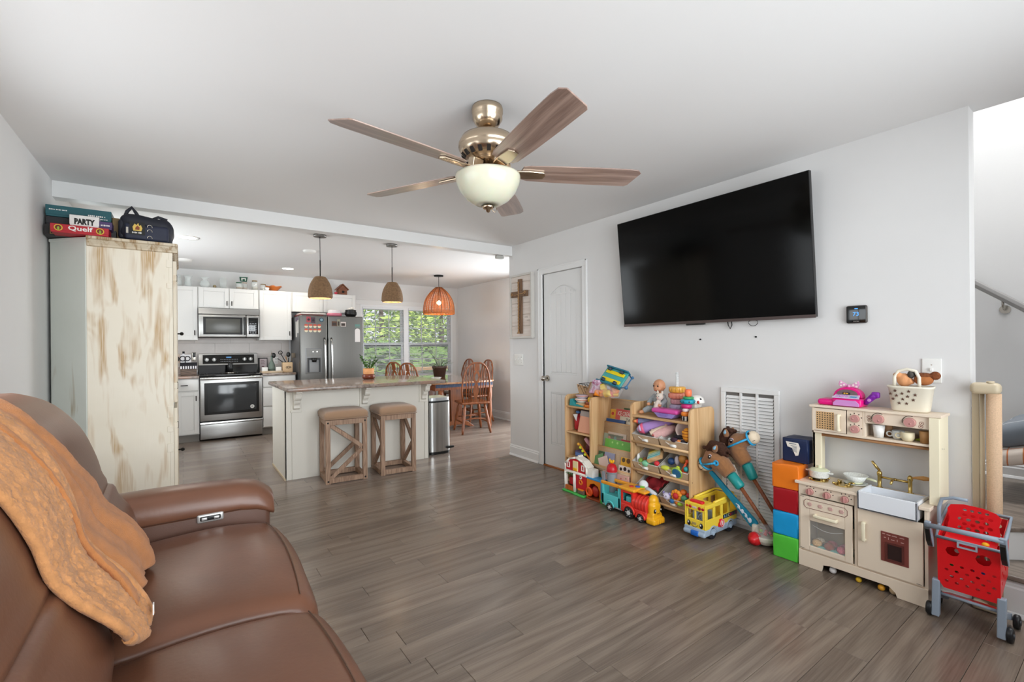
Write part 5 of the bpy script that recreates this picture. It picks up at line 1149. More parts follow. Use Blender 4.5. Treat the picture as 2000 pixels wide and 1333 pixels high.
m.prism(p,'y',4.006,4.0085);m.mat(1).prism([(-.252,zt+.078),(-.23,zt+.078),(-.228,zt+.094),(-.24,zt+.106),(-.25,zt+.092)],'y',4.0045,4.006);obj('flame_print',m,[mat('flame_yellow','#d9b85a',.6),mat('flame_brown','#8a4526',.6)],pt)
marks('-y',4.0075,-.268,-.214,zt+.058,.010,M_wprint,pt,8)
m=MB();m.box(-.30,-.288,4.008,4.013,zt+.05,zt+.09);obj('zip_tab',m,M_chrome,t)
for x,z in((-.175,.105),(-.175,.075),(-.175,.03)):m=MB();m.torus((x,4.011,zt+z),.013,.0028,'y',14,5,R(-20),R(200));obj('strap_ring',m,M_chrome,t)
# ================================================================ leather reclining sofa along the left wall
M_lea=mat('brown_leather','#6d4836',.33,ns=5,na=.10,bump=.10,bs=70)
M_lea2=mat('brown_leather_dark','#5b3f33',.38,ns=5,na=.10,bump=.07,bs=260)
M_st=mat('stitching','#a98b72',.8)
def loft(m,prof,ax,a0,a1,rend,nend=6,nmid=6,bulge=None):
 """closed 2D profile extruded along ax with rounded ends"""
 cxx=sum(p[0]for p in prof)/len(prof);czz=sum(p[1]for p in prof)/len(prof);n=len(prof);secs=[]
 for k in range(nend+1):q=k/nend;secs.append((a0+rend*(1-math.cos(q*PI/2)),1-(1-math.sin(q*PI/2))*.35 if k else.55))
 secs[0]=(a0,.62)
 for k in range(1,nmid):secs.append((a0+rend+(a1-a0-2*rend)*k/nmid,1.0))
 for k in range(nend,-1,-1):q=k/nend;secs.append((a1-rend*(1-math.cos(q*PI/2)),(1-(1-math.sin(q*PI/2))*.35)if k else.62))
 vs=[]
 for a,s in secs:
  for p in prof:
   q0,q1=cxx+(p[0]-cxx)*(1-(1-s)*.5),czz+(p[1]-czz)*(1-(1-s)*.5)
   if bulge:q0,q1=bulge(q0,q1,a)
   vs.append({'y':(q0,a,q1),'x':(a,q0,q1)}[ax])
 N=len(secs);fs=[(i*n+k,i*n+(k+1)%n,(i+1)*n+(k+1)%n,(i+1)*n+k)for i in range(N-1)for k in range(n)]
 fs+=[tuple(range(n-1,-1,-1)),tuple((N-1)*n+k for k in range(n))]
 return m.add(vs,fs,True)
def spline(P,per=4,closed=True):
 n=len(P);o=[]
 for i in range(n if closed else n-1):
  p0,p1,p2,p3=(P[(i+j-1)%n]if closed else P[min(max(i+j-1,0),n-1)]for j in range(4))
  for k in range(per):
   t_=k/per;o.append(tuple(.5*((2*b)+(-a+c)*t_+(2*a-5*b+4*c-d)*t_**2+(-a+3*b-3*c+d)*t_**3)for a,b,c,d in zip(p0,p1,p2,p3)))
 if not closed:o.append(P[-1])
 return o
t=thing('sofa','brown leather power-reclining sofa along the left wall','sofa',(-.15,1.5,0),world=True)
upper_p=[(-.25,.745),(-.256,.81),(-.275,.885),(-.315,.985),(-.385,1.075),(-.455,1.115),(-.53,1.13),(-.61,1.105),(-.66,1.03),(-.66,.88),(-.60,.75),(-.42,.70)]
lumb_p=[(-.245,.765),(-.205,.715),(-.172,.655),(-.146,.575),(-.152,.50),(-.25,.44),(-.42,.45),(-.46,.60),(-.40,.745)]
seat_p=[(-.30,.47),(-.12,.497),(.08,.506),(.22,.497),(.305,.478),(.345,.44),(.36,.385),(.358,.27),(.35,.15),(.33,.10),(.2,.10),(0,.2),(-.3,.26)]
SEATS=[(1.575,2.43),(.70,1.555)]
crk=random.Random(4)
def seat_bulge(a0,a1):
 def f(x,z,y):
  q=(y-a0)/(a1-a0);k=4*q*(1-q)
  if z>.44:z+=.018*k-.012*(1-k)**3+.004*math.sin(x*14+y*5)*k
  if x>.3:x+=.022*k
  return x,z
 return f
for i,(a0,a1)in enumerate(SEATS):
 m=MB();loft(m,spline(seat_p),'y',a0+.004,a1-.004,.07,6,12,seat_bulge(a0,a1));sc_=obj('seat_cushion',m,M_lea,t)
 m=MB();bl=seat_bulge(a0,a1);pts=[]
 for k in range(41):
  y=a0+.05+(a1-a0-.1)*k/40;x,z=bl(.302,.481,y);pts.append((x,y,z+.0008))
 m.tube(pts,.0018,5);obj('seam',m,mat('seam_brown','#5e4637',.8),sc_)
 m=MB();up_=lambda x,z,y:(x+.012*math.sin((y-a0)/(a1-a0)*PI),z+.012*math.sin((y-a0)/(a1-a0)*PI))if x>-.5 else(x,z)
 loft(m,spline(upper_p),'y',a0+.002,a1-.006,.10,7,8,up_);b=obj('back_pad',m,M_lea,t)
 m=MB();pts=[(-.548+.0,a0+.06+(a1-a0-.12)*k/20,1.138+.012*math.sin(PI*(.06+.88*k/20)))for k in range(21)];m.tube(pts,.0035,6);obj('seam',m,M_st,b)
 m=MB();lb=lambda x,z,y:(x+.012*math.sin((y-a0)/(a1-a0)*PI)+.003*math.sin(z*60+y*8)*max(0,1-6*min(y-a0,a1-y)),z)
 loft(m,spline(lumb_p),'y',a0+.012,a1-.012,.09,6,8,lb);lp=obj('lumbar_pad',m,M_lea,t)
 m=MB();m.tube([(x+.001,a1-.10,z)for x,z in spline(lumb_p[0:6],4,False)],.0018,5);obj('seam',m,M_st,lp)
 # arms
for(y0,y1,sgn)in((2.43,2.665,1),(.46,.698,-1)):
 m=MB();m.rbox(-.58,.335,y0+.004,y1-.004,.06,.58,.03,3,3);ap=obj('arm_panel',m,M_lea2,t)
 arm_p=[(y0-.002,.548),(y0+.004,.60),(y0+.035,.642),(y0+.10,.655),(y0+.17,.648),(y0+.222,.615),(y0+.236,.56),(y0+.20,.53),(y0+.05,.53)]
 def ab(y,z,x):return y,z+(.012*math.cos((x+.1)*5)if z>.56 else 0)-(.05*max(0,(x-.22)/.13)**2 if x>.22 else 0)
 m=MB();loft(m,spline(arm_p),'x',-.60,.352,.075,7,12,ab);a_=obj('arm_pad',m,M_lea,t)
 m=MB();yy=y0-.004 if sgn>0 else y1+.004;m.tube([(x_/20*.93-.6,yy+.003,.549+.012*math.cos((x_/20*.93-.5)*5)*.0)for x_ in range(20)],.002,5);obj('seam',m,mat('seam_dark','#3b271c',.8),a_)
 if sgn>0:
  m=MB();m.rbox(.046,.146,y0-.010,y0+.006,.518,.555,.012,3);cpn=obj('control_plate',m,mat('control_silver','#c9c9c6',.35,.6),a_)
  m=MB();m.rbox(.058,.134,y0-.014,y0-.006,.527,.546,.007,2);cb_=obj('control_bezel',m,M_black,a_)
  m=MB()
  for xx in(.063,.108):m.rbox(xx,xx+.021,y0-.017,y0-.011,.5305,.5425,.003)
  obj('control_buttons',m,MATS['control_silver'],a_,kind='stuff')
m=MB();m.rbox(-.66,-.20,.50,2.63,.05,.45,.02);m.rbox(-.675,-.60,.52,2.62,.05,1.02,.02);obj('frame',m,M_lea2,t)
for x in(-.6,.25):
 for y in(.56,2.57):m=MB();m.cyl((x,y,0),(x,y,.06),.025,n=12);obj('foot',m,M_black,t)
 # ---------------------------------------------------------------- fleece throw over the sofa back
M_fle=mat('fleece_tan','#b37543',.95,ns=26,na=.10,bump=.6,bs=380,sheen=.12)
M_she=mat('sherpa_tan','#bd8554',1.0,ns=40,na=.16,bump=1.0,bs=120,sheen=.12)
prof=spline([(-.69,.96),(-.675,1.06),(-.61,1.128),(-.52,1.15),(-.443,1.136),(-.369,1.09),(-.300,.992),(-.259,.887),(-.238,.79),(-.204,.725),(-.157,.655),(-.128,.575),(-.122,.515),(-.075,.507)],6,False)
ds=[0]
for i in range(1,len(prof)):ds.append(ds[-1]+math.dist(prof[i],prof[i-1]))
def on(s):
 s=min(max(s,0),ds[-1]-1e-6)
 i=next(k for k in range(1,len(ds))if ds[k]>=s);q=(s-ds[i-1])/(ds[i]-ds[i-1]);a,b=prof[i-1],prof[i]
 tx,tz=b[0]-a[0],b[1]-a[1];L_=math.hypot(tx,tz)
 return a[0]+tx*q,a[1]+tz*q,-tz/L_*-1,tx/L_*1
def lerpt(T,s):
 for i in range(len(T)-1):
  if s<=T[i+1][0]:q=(s-T[i][0])/(T[i+1][0]-T[i][0]);q=min(max(q,0),1);q=q*q*(3-2*q)*.5+q*.5;return T[i][1]+(T[i+1][1]-T[i][1])*q
 return T[-1][1]
yR=[(0,1.93),(.36,1.88),(.50,1.80),(.62,1.84),(.76,2.02),(.90,2.10),(1.12,2.19)]
def plush(u,v):
 sE=1.0+(1.09-1.0)*v**1.2;s=sE*u;y0=1.54;y=y0+(lerpt(yR,s)-y0)*v
 x,z,nx,nz=on(s);k=.010+(.010*math.sin(v*15+u*3)+.007*math.sin(v*27-u*6))*u+.010*u+.012*math.exp(-((v-.05)/.06)**2)
 return(x+abs(nx)*k,y+.012*math.sin(u*9)*(1-v),z+max(nz,0)*k+.003)
def sherpa(u,v):
 y0=1.325-.02*math.sin(u*PI)+.07*u**3;y1=1.60+.02*u**2;sE=1.005+.085*v**.7;s=sE*u;y=y0+(y1-y0)*v
 x,z,nx,nz=on(s);k=.012+.010*math.sin(v*PI)+.007*math.sin(v*12+u*8)*u+(.014*math.exp(-((v-.94)/.1)**2))+.014*math.exp(-((u-1)/.06)**2)
 return(x+abs(nx)*k,y+.01*math.sin(u*11+v*3),z+max(nz,0)*k+.003)
t=thing('throw_blanket','tan fleece throw with sherpa lining draped over the sofa back','blanket',(-.25,1.8,.5),world=True)
m=MB();m.grid(plush,150,130);bk=obj('plush_side',m,M_fle,t,solid=.016)
tx2=bpy.data.textures.new('fleece_pile','CLOUDS');tx2.noise_scale=.02
md=bk.modifiers.new('pile','DISPLACE');md.texture=tx2;md.strength=.006;md.mid_level=.5
m=MB();m.tube([Vector(plush(1,k/40))for k in range(41)],.010,8);m.tube([Vector(plush(k/40,1))for k in range(41)],.008,8);obj('hem',m,M_fle,bk)
m=MB();m.grid(sherpa,190,90);sh=obj('sherpa_fold',m,M_she,t,solid=.02)
tx_=bpy.data.textures.new('sherpa_pile','CLOUDS');tx_.noise_scale=.011;tx_.noise_depth=1
md=sh.modifiers.new('pile','DISPLACE');md.texture=tx_;md.strength=.011;md.mid_level=.5
m=MB();m.tube([Vector(sherpa(k/50,1))+Vector((.004,0,.002))for k in range(51)],.015,8);m.tube([Vector(sherpa(1,k/20))for k in range(21)],.014,8);m.tube([Vector(sherpa(k/50,0))for k in range(51)],.011,8);obj('rolled_edge',m,M_she,sh)
m=MB();p=Vector(sherpa(.97,.88))+Vector((.024,0,.01));m.box(p.x-.001,p.x+.002,p.y-.008,p.y+.008,p.z-.014,p.z+.014);obj('care_tag',m,M_wprint,sh)
# ================================================================ toy storage shelf
M_pine=wood('pine_ply','#b98a58','#d9b587',2,.7,.45,False,6,5,.05)
M_pineh=wood('pine_ply_flat','#b98a58','#d9b587',1,.7,.45,False,6,5,.05)
M_fab=mat('beige_fabric','#c7ab8b',.9,ns=120,na=.06,bump=.25,bs=900)
M_binin=mat('bin_lining','#d6d0c8',.9)
def blob(name,m,ms,parent=None,vox=.004,it=4,**k):
 o=obj(name,m,ms,parent,**k);md=o.modifiers.new('remesh','REMESH');md.mode='VOXEL';md.voxel_size=vox;md.use_smooth_shade=True
 s2=o.modifiers.new('smooth','SMOOTH');s2.iterations=it;s2.factor=.5;return o
def solo(name,label,cat,m,ms,grp=None,vox=0,**k):
 o=blob(name,m,ms,None,vox)if vox else obj(name,m,ms,**k);return tag(o,label,cat,grp)
def col(c,r=.4,**k):return mat('toy_'+c.lstrip('#')+('r%d'%int(r*100)),c,r,**k)
SD0,SD1,SH=2.83,3.124,.832
t=thing('toy_shelf','light wood toy storage shelf with cubbies, book slings and bin rails','shelf',(2.98,2.5,0),world=True)
def sidep(y0,y1):
 r=.045;p=[(SD0,0),(SD1,0),(SD1,SH-r)]+[(SD1-r+r*math.cos(a),SH-r+r*math.sin(a))for a in[PI/2*k/5 for k in range(1,6)]]+[(SD0+r-r*math.sin(a),SH-r+r*math.cos(a))for a in[PI/2*k/5 for k in range(0,6)]]
 m=MB();m.prism(p,'y',y0,y1);return obj('side_panel',m,M_pine,t,bev=.003)
sps=[sidep(1.865,1.883),sidep(2.372,2.390),sidep(2.815,2.833),sidep(3.128,3.146)]
m=MB()
for z in(.325,.115):m.cyl((2.846,1.8645,z),(2.846,1.866,z),.003,n=8)
obj('screw_holes',m,M_dark,sps[0],kind='stuff')
for z in(.72,.49,.26,.05):m=MB();m.box(SD0+.006,SD1-.004,2.8335,3.1275,z,z+.015);obj('cubby_shelf',m,M_pineh,t,bev=.002)
m=MB();m.box(SD1-.004,SD1,2.8335,3.1275,.05,.82);obj('back_panel',m,M_pine,t)
m=MB();m.box(SD0+.004,SD1,1.8835,2.3715,.722,.738);obj('top_shelf',m,M_pineh,t,bev=.002)
for z in(.534,.325,.117):
 for x,dz in((2.832,0),(3.10,.13)):
  m=MB();m.cyl((x,1.883,z+dz),(x,2.372,z+dz),.009,n=12);obj('bin_rail',m,M_pineh,t)
bars=[(3.093,.801),(3.006,.607),(2.92,.409),(2.845,.263)]
for x,z in bars:m=MB();m.cyl((x,2.39,z),(x,2.815,z),.009,n=12);obj('sling_rail',m,M_pineh,t)
for i in range(4):
 x,z=bars[i];nx_,nz_=bars[i+1]if i<3 else(2.84,.10)
 bx,bz=nx_+.028,nz_-.13 if i<3 else.085
 m=MB();m.grid(lambda u,v:((x-.008)+(bx-x+.008)*u+.008*math.sin(PI*u),2.395+.415*v,z+(bz-z)*u),8,1)
 if i<3:m.grid(lambda u,v:(nx_-.004+(bx-nx_+.004)*u,2.395+.415*v,nz_+(bz-nz_)*u),4,1)
 obj('book_sling',m,M_fab,t,solid=.002)
m=MB();m.box(SD0+.0,SD1-.02,2.3905,2.8145,.06,.075);obj('cubby_shelf',m,M_pineh,t,bev=.002)
# ---------------------------------------------------------------- fabric bins on the rails
names_r=['upper','middle','lower'];names_c=['toward the books','toward the bus side']
for r in range(3):
 for c_ in range(2):
  dz=-.209*r;y0=2.133 if c_==0 else 1.889;y1=y0+.234
  A,B,Cc,D=(2.826,.592+dz),(2.866,.497+dz),(3.06,.60+dz),(3.065,.715+dz)
  t=thing('fabric_bin','beige fabric bin in the %s row, the one %s'%(names_r[r],names_c[c_]),'bin',(2.9,(y0+y1)/2,.497+dz),world=True,group='fabric bins in the toy shelf')
  q=.014;P=lambda p,y:(p[0],y,p[1])
  m=MB();v=[P(A,y0),P(A,y1),P(B,y0+q),P(B,y1-q),P(Cc,y0+q),P(Cc,y1-q),P(D,y0),P(D,y1)]
  m.add(v,[(0,1,3,2),(2,3,5,4),(4,5,7,6),(0,2,4,6),(1,7,5,3)]);obj('body',m,M_fab,t,solid=.004)
  m=MB();e=.003;v2=[(a+(.006 if i in(0,1,2,3)else-.006),b+(e if i%2==0 else-e),c+.002)for i,(a,b,c)in enumerate(v)]
  m.add(v2,[(0,2,3,1),(2,4,5,3),(4,6,7,5),(0,6,4,2),(1,3,5,7)]);obj('lining',m,M_binin,t)
  m=MB();m.tube([v[0],v[1],v[7],v[6]],.003,6,True);obj('rim_binding',m,mat('binding_white','#e2ddd5',.8),t)
  yc=(y0+y1)/2;m=MB();m.cyl((2.832,yc-.022,.557+dz),(2.832,yc+.022,.557+dz),.010,n=10);h=obj('handle',m,M_white,t)
  m=MB();m.tube([(2.834,yc+.02,.557+dz),(2.834,yc+.045,.567+dz),(2.828,yc+.06,.578+dz)],.004,6);obj('handle_strap',m,mat('strap_clear','#dcd3c6',.5),h)
  # ---------------------------------------------------------------- books in the slings
def book(label,tier,y0,y1,top,c,k=0,thick=.008,roll=0,title=None,tcol=None,size=.03,spot=None,grp='picture books in the slings'):
 """a picture book leaning back in its sling pocket; k orders the books front to back"""
 (xb,zb),(xf,zf)=bars[tier-1],bars[tier]
 bx,bz=xf+.034+.0*k,zf-.10
 # plane from the pocket floor up, leaning like the cloth behind it
 lean=math.atan2(xb-xf-.03,zb-zf+.10);h=(top-bz)/math.cos(lean)
 t=thing('picture_book',label,'book',(bx,(y0+y1)/2,bz),group=grp)
 t.rotation_euler=Euler((roll,lean,0));w=y1-y0;o_=-.010*k-.002
 m=MB();m.box(o_-thick,o_,-w/2,w/2,0,h);cv=obj('cover',m,col(c,.4),t,bev=.0015,loc=(0,0,0))
 m=MB();m.box(o_-thick+.0015,o_-.0015,-w/2+.003,w/2-.002,h-.002,h+.0006);obj('pages',m,mat('page_cream','#e6dfd0',.8),t)
 if title:text(title,size,(o_-thick-.0004,0,h-size*.75),'-x',col(tcol or '#f2ece0',.6),t,.0003,squeeze=min(1.0,(w-.01)/(size*.62*len(title))))
 for s in(spot or[]):
  m=MB();m.cyl((o_-thick-.0006,s[0]*w,h*s[1]),(o_-thick,s[0]*w,h*s[1]),s[2],n=12);obj('cover_picture',m,col(s[3],.5),t)
 return t
book('yellow picture book at the end of the top sling beside the tall side panel',1,2.735,2.805,.715,'#d9a441',0,spot=[(.1,.82,.015,'#c0473f')])
book('red picture book reading ICE CREAM FACE in the top sling',1,2.455,2.735,.722,'#cf5f5a',1,title='ICE CREAM FACE',size=.05)
book('dark green book edge behind the red one in the top sling',1,2.50,2.66,.738,'#3f5a34',0)
book('cream book titled TAD with frog drawings in the top sling',1,2.465,2.675,.665,'#ddd3bd',2,title='TAD',tcol='#2c3a3a',size=.038,spot=[(-.2,.84,.012,'#5d7a4a'),(-.4,.8,.01,'#5d7a4a')])
book('thick dark blue book lying at the front of the top sling',1,2.605,2.81,.632,'#2b4d80',3,.014)
book('pink book at the bin side of the top sling',1,2.395,2.45,.69,'#d9a3a3',1,spot=[(0,.8,.007,'#5a3f7a')])
book('grey green picture book in the second sling',2,2.59,2.805,.515,'#96a08c',0,spot=[(.2,.85,.014,'#b98a7c'),(-.1,.85,.016,'#7f9c93')])
book('pale pink picture book behind others in the second sling',2,2.56,2.76,.53,'#c9b8a8',0)
book('bright green picture book at the front of the second sling',2,2.49,2.765,.475,'#69b04a',2,spot=[(.2,.85,.009,'#a9d67f'),(.0,.86,.01,'#a9d67f'),(-.2,.85,.009,'#a9d67f')])
book('white and pink board book at the bin side of the second sling',2,2.395,2.485,.515,'#dfc6bd',1,spot=[(-.3,.93,.006,'#c23b3b'),(.1,.93,.005,'#9a5a5a')])
book('dark red book behind the green one in the second sling',2,2.47,2.60,.49,'#a03434',1)
book('dark green flowered book in the third sling',3,2.69,2.80,.372,'#38563a',0,spot=[(-.2,.85,.014,'#b9564f')])
book('grey lavender book standing in the third sling',3,2.61,2.72,.375,'#8f8fa6',1)
book('green picture book tilted sideways in the third sling',3,2.66,2.80,.345,'#5f8a58',2,roll=R(-22))
book('pale pink picture book tilted sideways in the third sling',3,2.60,2.70,.345,'#cfb3a6',3,roll=R(-24))
book('yellow animal-spotted book at the bin side of the third sling',3,2.40,2.54,.365,'#e0a92f',1,spot=[(.3,.9,.018,'#5c4a2a'),(-.05,.9,.02,'#6e4a22'),(-.35,.9,.014,'#3f3a2c')])
book('black and white cow-print board book in the third sling',3,2.405,2.54,.302,'#e4ded4',3,spot=[(.3,.8,.013,'#2a2522'),(-.0,.85,.016,'#2a2522'),(-.3,.8,.012,'#2a2522')])
t=thing('picture_book','long pale pink book with dark script lying at the foot of the slings','book',(2.815,2.525,.0765),world=True,group='picture books in the slings')
m=MB();m.prism([(2.808,.077),(2.820,.077),(2.824,.25),(2.812,.25)],'y',2.395,2.66);obj('cover',m,col('#d9aaa0',.45),t,bev=.0015)
marks('-x',2.8105,2.60,2.50,.20,.018,col('#4a3836',.6),t,9);text('You',.034,(2.8095,2.465,.20),'-x',col('#4a3836',.6),t,.0006)
for k in range(5):m=MB();yk=2.42+k*.05;m.cyl((2.8105,yk,.232-.01*(k%2)),(2.814,yk,.232-.01*(k%2)),.006,n=8);obj('cover_picture',m,col(('#7a8a5a','#b9564f')[k%2],.5),t)
# ---------------------------------------------------------------- cubby contents
m=MB();m.prism([(3.10,.736),(3.015,.736),(3.06,.80),(3.09,.795)],'x',2.845,2.92);m.prism([(3.02,.736),(2.93,.736),(2.94,.744),(3.018,.757)],'x',2.845,2.95)
m.M=Matrix.Identity(4);solo('toy_ramp','teal plastic toy ramp on the top of the cubby','toy',m,col('#2b8f93',.35),bev=.003)
t=thing('wooden_tray','tan wooden tray standing on edge behind the teal ramp','tray',(2.97,3.03,.7355),world=True)
m=MB();m.prism([(3.118,.92),(2.99,.905),(2.93,.74),(3.06,.737)],'x',2.958,2.968);obj('board',m,mat('tray_tan','#c59f76',.6,ns=10,na=.1),t,bev=.002)
for p_ in(((3.095,.905)),((3.01,.897))):m=MB();m.cyl((2.955,p_[0],p_[1]),(2.959,p_[0],p_[1]),.006,n=10);obj('peg_hole',m,M_dark,t)
for(z,r,c,l)in((.765,.065,'#e6dfd4','white toy bowl with a coral rim on the cubby top'),(.80,.06,'#b5aab5','lavender grey toy bowl stacked upside down on the white one')):
 t=thing('toy_bowl',l,'bowl',(2.90,2.985,z),world=True,group='toy bowls on the cubby')
 pr=[(0,0),(r*.65,.0),(r,.03),(r,.036),(0,.036)]if 'white' in l else[(0,.0),(r,.0),(r*.95,.02),(r*.6,.034),(0,.036)]
 m=MB();m.lathe(pr,(2.90,2.985,z),24);obj('bowl',m,col(c,.5),t)
 if 'white' in l:m=MB();m.torus((2.90,2.985,z+.03),r,.003,'z',24,5);obj('rim',m,col('#d98c74',.5),t)
m=MB();m.box(2.86,2.94,2.93,3.03,.736,.765);solo('toy_block','brown wooden block under the stacked toy bowls','block',m,M_pineh,bev=.004)
t=thing('wire_basket','black wire basket tilted on the cubby top with dark trinkets','basket',(2.98,2.98,.80),world=True)
m=MB();q4=[(2.93,3.06,.93),(2.93,2.90,.92),(3.06,2.90,.92),(3.06,3.06,.93)];b4=[(2.95,2.99,.80),(2.95,2.87,.79),(3.05,2.87,.79),(3.05,2.99,.80)]
m.tube(q4,.0025,5,True);m.tube(b4,.002,5,True)
for i in range(4):
 for k in range(4):a=Vector(q4[i]).lerp(Vector(q4[(i+1)%4]),k/4);b=Vector(b4[i]).lerp(Vector(b4[(i+1)%4]),k/4);m.tube([a,b],.0015,4)
obj('wires',m,M_blackm,t)
m=MB();m.sph((2.985,2.96,.86),(.03,.035,.045),10,8);solo('dark_trinket','dark blue trinket inside the tilted wire basket','toy',m,col('#2c3160',.3,ns=60,na=.6))
m=MB();m.torus((2.965,2.925,.87),.03,.007,'x',18,6);solo('pink_ring','pink toy ring inside the tilted wire basket','ring',m,col('#c78a9c',.4))
t=thing('paper_bag','folded brown wooden-look play box leaning behind the toy food bag','box',(2.98,2.86,.83),world=True)
m=MB();m.M=Matrix.Translation((2.97,2.90,.88))@Matrix.Rotation(R(28),4,'X');m.cb((0,0,0),(.10,.085,.13));obj('box',m,mat('kraft','#a98058',.7),t,bev=.004)
t=thing('toy_food_bag','clear bag of orange and yellow play blocks bulging over the cubby','bag',(2.97,2.76,.84),world=True)
rg=random.Random(11);cs=['#e8841f','#e3b21c','#e06c1a','#e8c52c','#d8552a']
spots=[(2.90,2.875,.80,1),(2.92,2.872,.775,3),(2.90,2.80,.868,0),(2.91,2.76,.87,0),(2.92,2.72,.868,1),(2.91,2.74,.92,3),(2.95,2.68,.87,4),(2.95,2.64,.90,0),(2.98,2.70,.93,0),(2.97,2.66,.868,1),(2.95,2.80,.92,4),(3.0,2.76,.87,2),(2.93,2.85,.868,0),(2.93,2.70,.868,3)]
for i,(x,y,z,ci)in enumerate(spots):m=MB();m.M=Matrix.Translation((x,y,z))@Euler((i,i*.7,i*1.3)).to_matrix().to_4x4();m.rbox(-.026,.026,-.026,.026,-.024,.024,.012,2);obj('play_block',m,col(cs[ci],.35),t)
m=MB();m.rbox(2.875,3.03,2.615,2.90,.835,.96,.05,4,5,lambda p:(p[0]+.008*math.sin(p[1]*70+p[2]*40),p[1]+.01*math.sin(p[2]*60),p[2]+.01*math.sin(p[1]*45)+.05*(p[1]-2.76)));obj('clear_film',m,mat('clear_film','#f4f4f6',.12,trans=.0,alpha=.22,spec=.8),t)
m=MB();m.rbox(2.878,2.93,2.80,2.895,.86,.985,.02,3,4,lambda p:(p[0]+.012*math.sin(p[2]*50),p[1]-.5*(p[2]-.86)+.0,p[2]));obj('flower_print',m,mat('flower_print','#e3cfe3',.3,ns=45,col2='#a8386f'),t)
t=thing('toy_car_carrier','teal and yellow toy car ramp resting upside down on the food bag','toy vehicle',(2.95,2.66,.98),world=True)
MK=Matrix.Translation((2.95,2.66,1.005))@Matrix.Rotation(R(12),4,'X')@Matrix.Rotation(R(-52),4,'Y')
def mk(f):m=MB();m.M=MK;f(m);return m
obj('deck',mk(lambda m:m.rbox(-.075,.075,-.12,.12,-.01,.008,.006)),col('#4aa3a0',.35),t)
obj('side_rail',mk(lambda m:m.rbox(-.085,-.07,-.12,.135,-.02,.03,.006)),col('#1f6f86',.35),t)
obj('side_rail',mk(lambda m:m.rbox(.07,.085,-.12,.12,-.02,.03,.006)),col('#1f6f86',.35),t)
for x in(-.038,.035):obj('yellow_strip',mk(lambda m:m.rbox(x-.016,x+.016,-.10,.10,.008,.016,.004)),col('#e8cf1c',.35),t)
for x in(-.055,.055):
 for y in(-.06,.07):obj('wheel',mk(lambda m:m.cyl((x-.012,y,.02),(x+.012,y,.02),.018,n=14)),col('#2f3f4c',.5),t)
obj('end_bar',mk(lambda m:(m.tube([(.07,-.12,.0),(.04,-.165,.0),(-.05,-.165,0),(-.07,-.12,0)],.006,6),m.sph((-.05,-.17,0),.016,10,8),m.sph((.05,-.168,0),.013,10,8))),col('#3f6f96',.35),t)
m=MB();m.rbox(2.85,2.90,2.845,2.915,.736,.76,.005);m.mat(1).rbox(2.86,2.91,2.85,2.91,.76,.785,.006);solo('toy_block','orange and rust toy block beside the tall side panel on the cubby','block',m,[col('#e07b22'),col('#9a4c2a')])
# middle cubby
t=thing('red_backpack','small red child backpack with a white flap in the middle cubby','backpack',(2.93,3.05,.506),world=True)
m=MB();m.sph((2.95,3.045,.585),(.075,.062,.08),16,12);m.rbox(2.89,3.0,2.995,3.10,.507,.58,.03,3);blob('body',m,col('#b3202a',.6),t,.006)
m=MB();m.prism([(3.075,.655),(3.02,.665),(3.035,.60)],'x',2.868,2.874);obj('white_flap',m,col('#e0dcda',.7),t)
m=MB();m.sph((2.92,3.06,.672),(.02,.03,.014),10,8);obj('blue_tab',m,col('#4a78a8',.5),t)
m=MB();m.tube([(2.93,3.05,.66),(2.935,3.03,.69),(2.94,2.99,.69),(2.945,2.98,.66)],.006,6);obj('strap',m,col('#6e6a66',.7),t)
t=thing('peach_bag','peach fabric bag with a grey top in the middle cubby','bag',(2.90,2.92,.506),world=True)
m=MB();m.add([(2.855,3.01,.507),(2.855,2.84,.507),(2.99,2.84,.507),(2.99,3.0,.507),(2.87,2.985,.66),(2.87,2.845,.655),(2.96,2.845,.655),(2.96,2.98,.66)],[(3,2,1,0),(4,5,6,7),(0,1,5,4),(1,2,6,5),(2,3,7,6),(3,0,4,7)]);obj('body',m,col('#e0a183',.75),t,bev=.008)
m=MB();m.add([(2.868,2.988,.655),(2.868,2.843,.65),(2.963,2.843,.65),(2.963,2.984,.655),(2.876,2.98,.70),(2.876,2.846,.695),(2.95,2.846,.695),(2.95,2.976,.70)],[(4,5,6,7),(0,1,5,4),(1,2,6,5),(2,3,7,6),(3,0,4,7)]);obj('top_band',m,col('#a79a92',.8),t,bev=.004)
# lower cubby
m=MB();m.rbox(2.87,2.95,2.94,3.06,.276,.335,.012);m.mat(1).box(2.868,2.871,2.95,3.05,.29,.32);solo('purple_toy_box','small purple and blue toy box low in the cubby','toy',m,[col('#4d4468',.5),col('#5a74a8',.5)])
m=MB();m.tube([(2.90+.01*k,2.955-.013*k,.455-.02*k)for k in range(8)],[.014,.02,.02,.018,.018,.02,.02,.014],10);solo('pink_plush','long pink plush arm toy hanging in the low cubby','plush toy',m,col('#d9a3aa',.9))
t=thing('bead_rattle','orange loop rattle with lime beads in the low cubby','rattle',(2.875,2.93,.28),world=True)
lp_=[(2.865,2.985-.012*k-.0015*k*k*.2,.40-.013*k)for k in range(10)]
m=MB();m.tube(lp_,.008,8);obj('loop',m,col('#d9822a',.4),t)
for k in(0,2,4,6):m=MB();x,y,z=lp_[k];m.sph((x-.006,y+.012,z),.014,10,8);obj('bead',m,col('#c5cf2c' if k else '#e0a23a',.4),t)
m=MB();m.sph((2.96,2.92,.44),(.03,.04,.03),10,8);solo('magenta_ball','magenta soft ball in the back of the low cubby','ball',m,col('#a83a5c',.6))
m=MB();m.sph((2.96,2.97,.36),(.03,.03,.04),10,8);solo('dark_red_toy','dark red rounded toy in the back of the low cubby','toy',m,col('#6e2a34',.6))
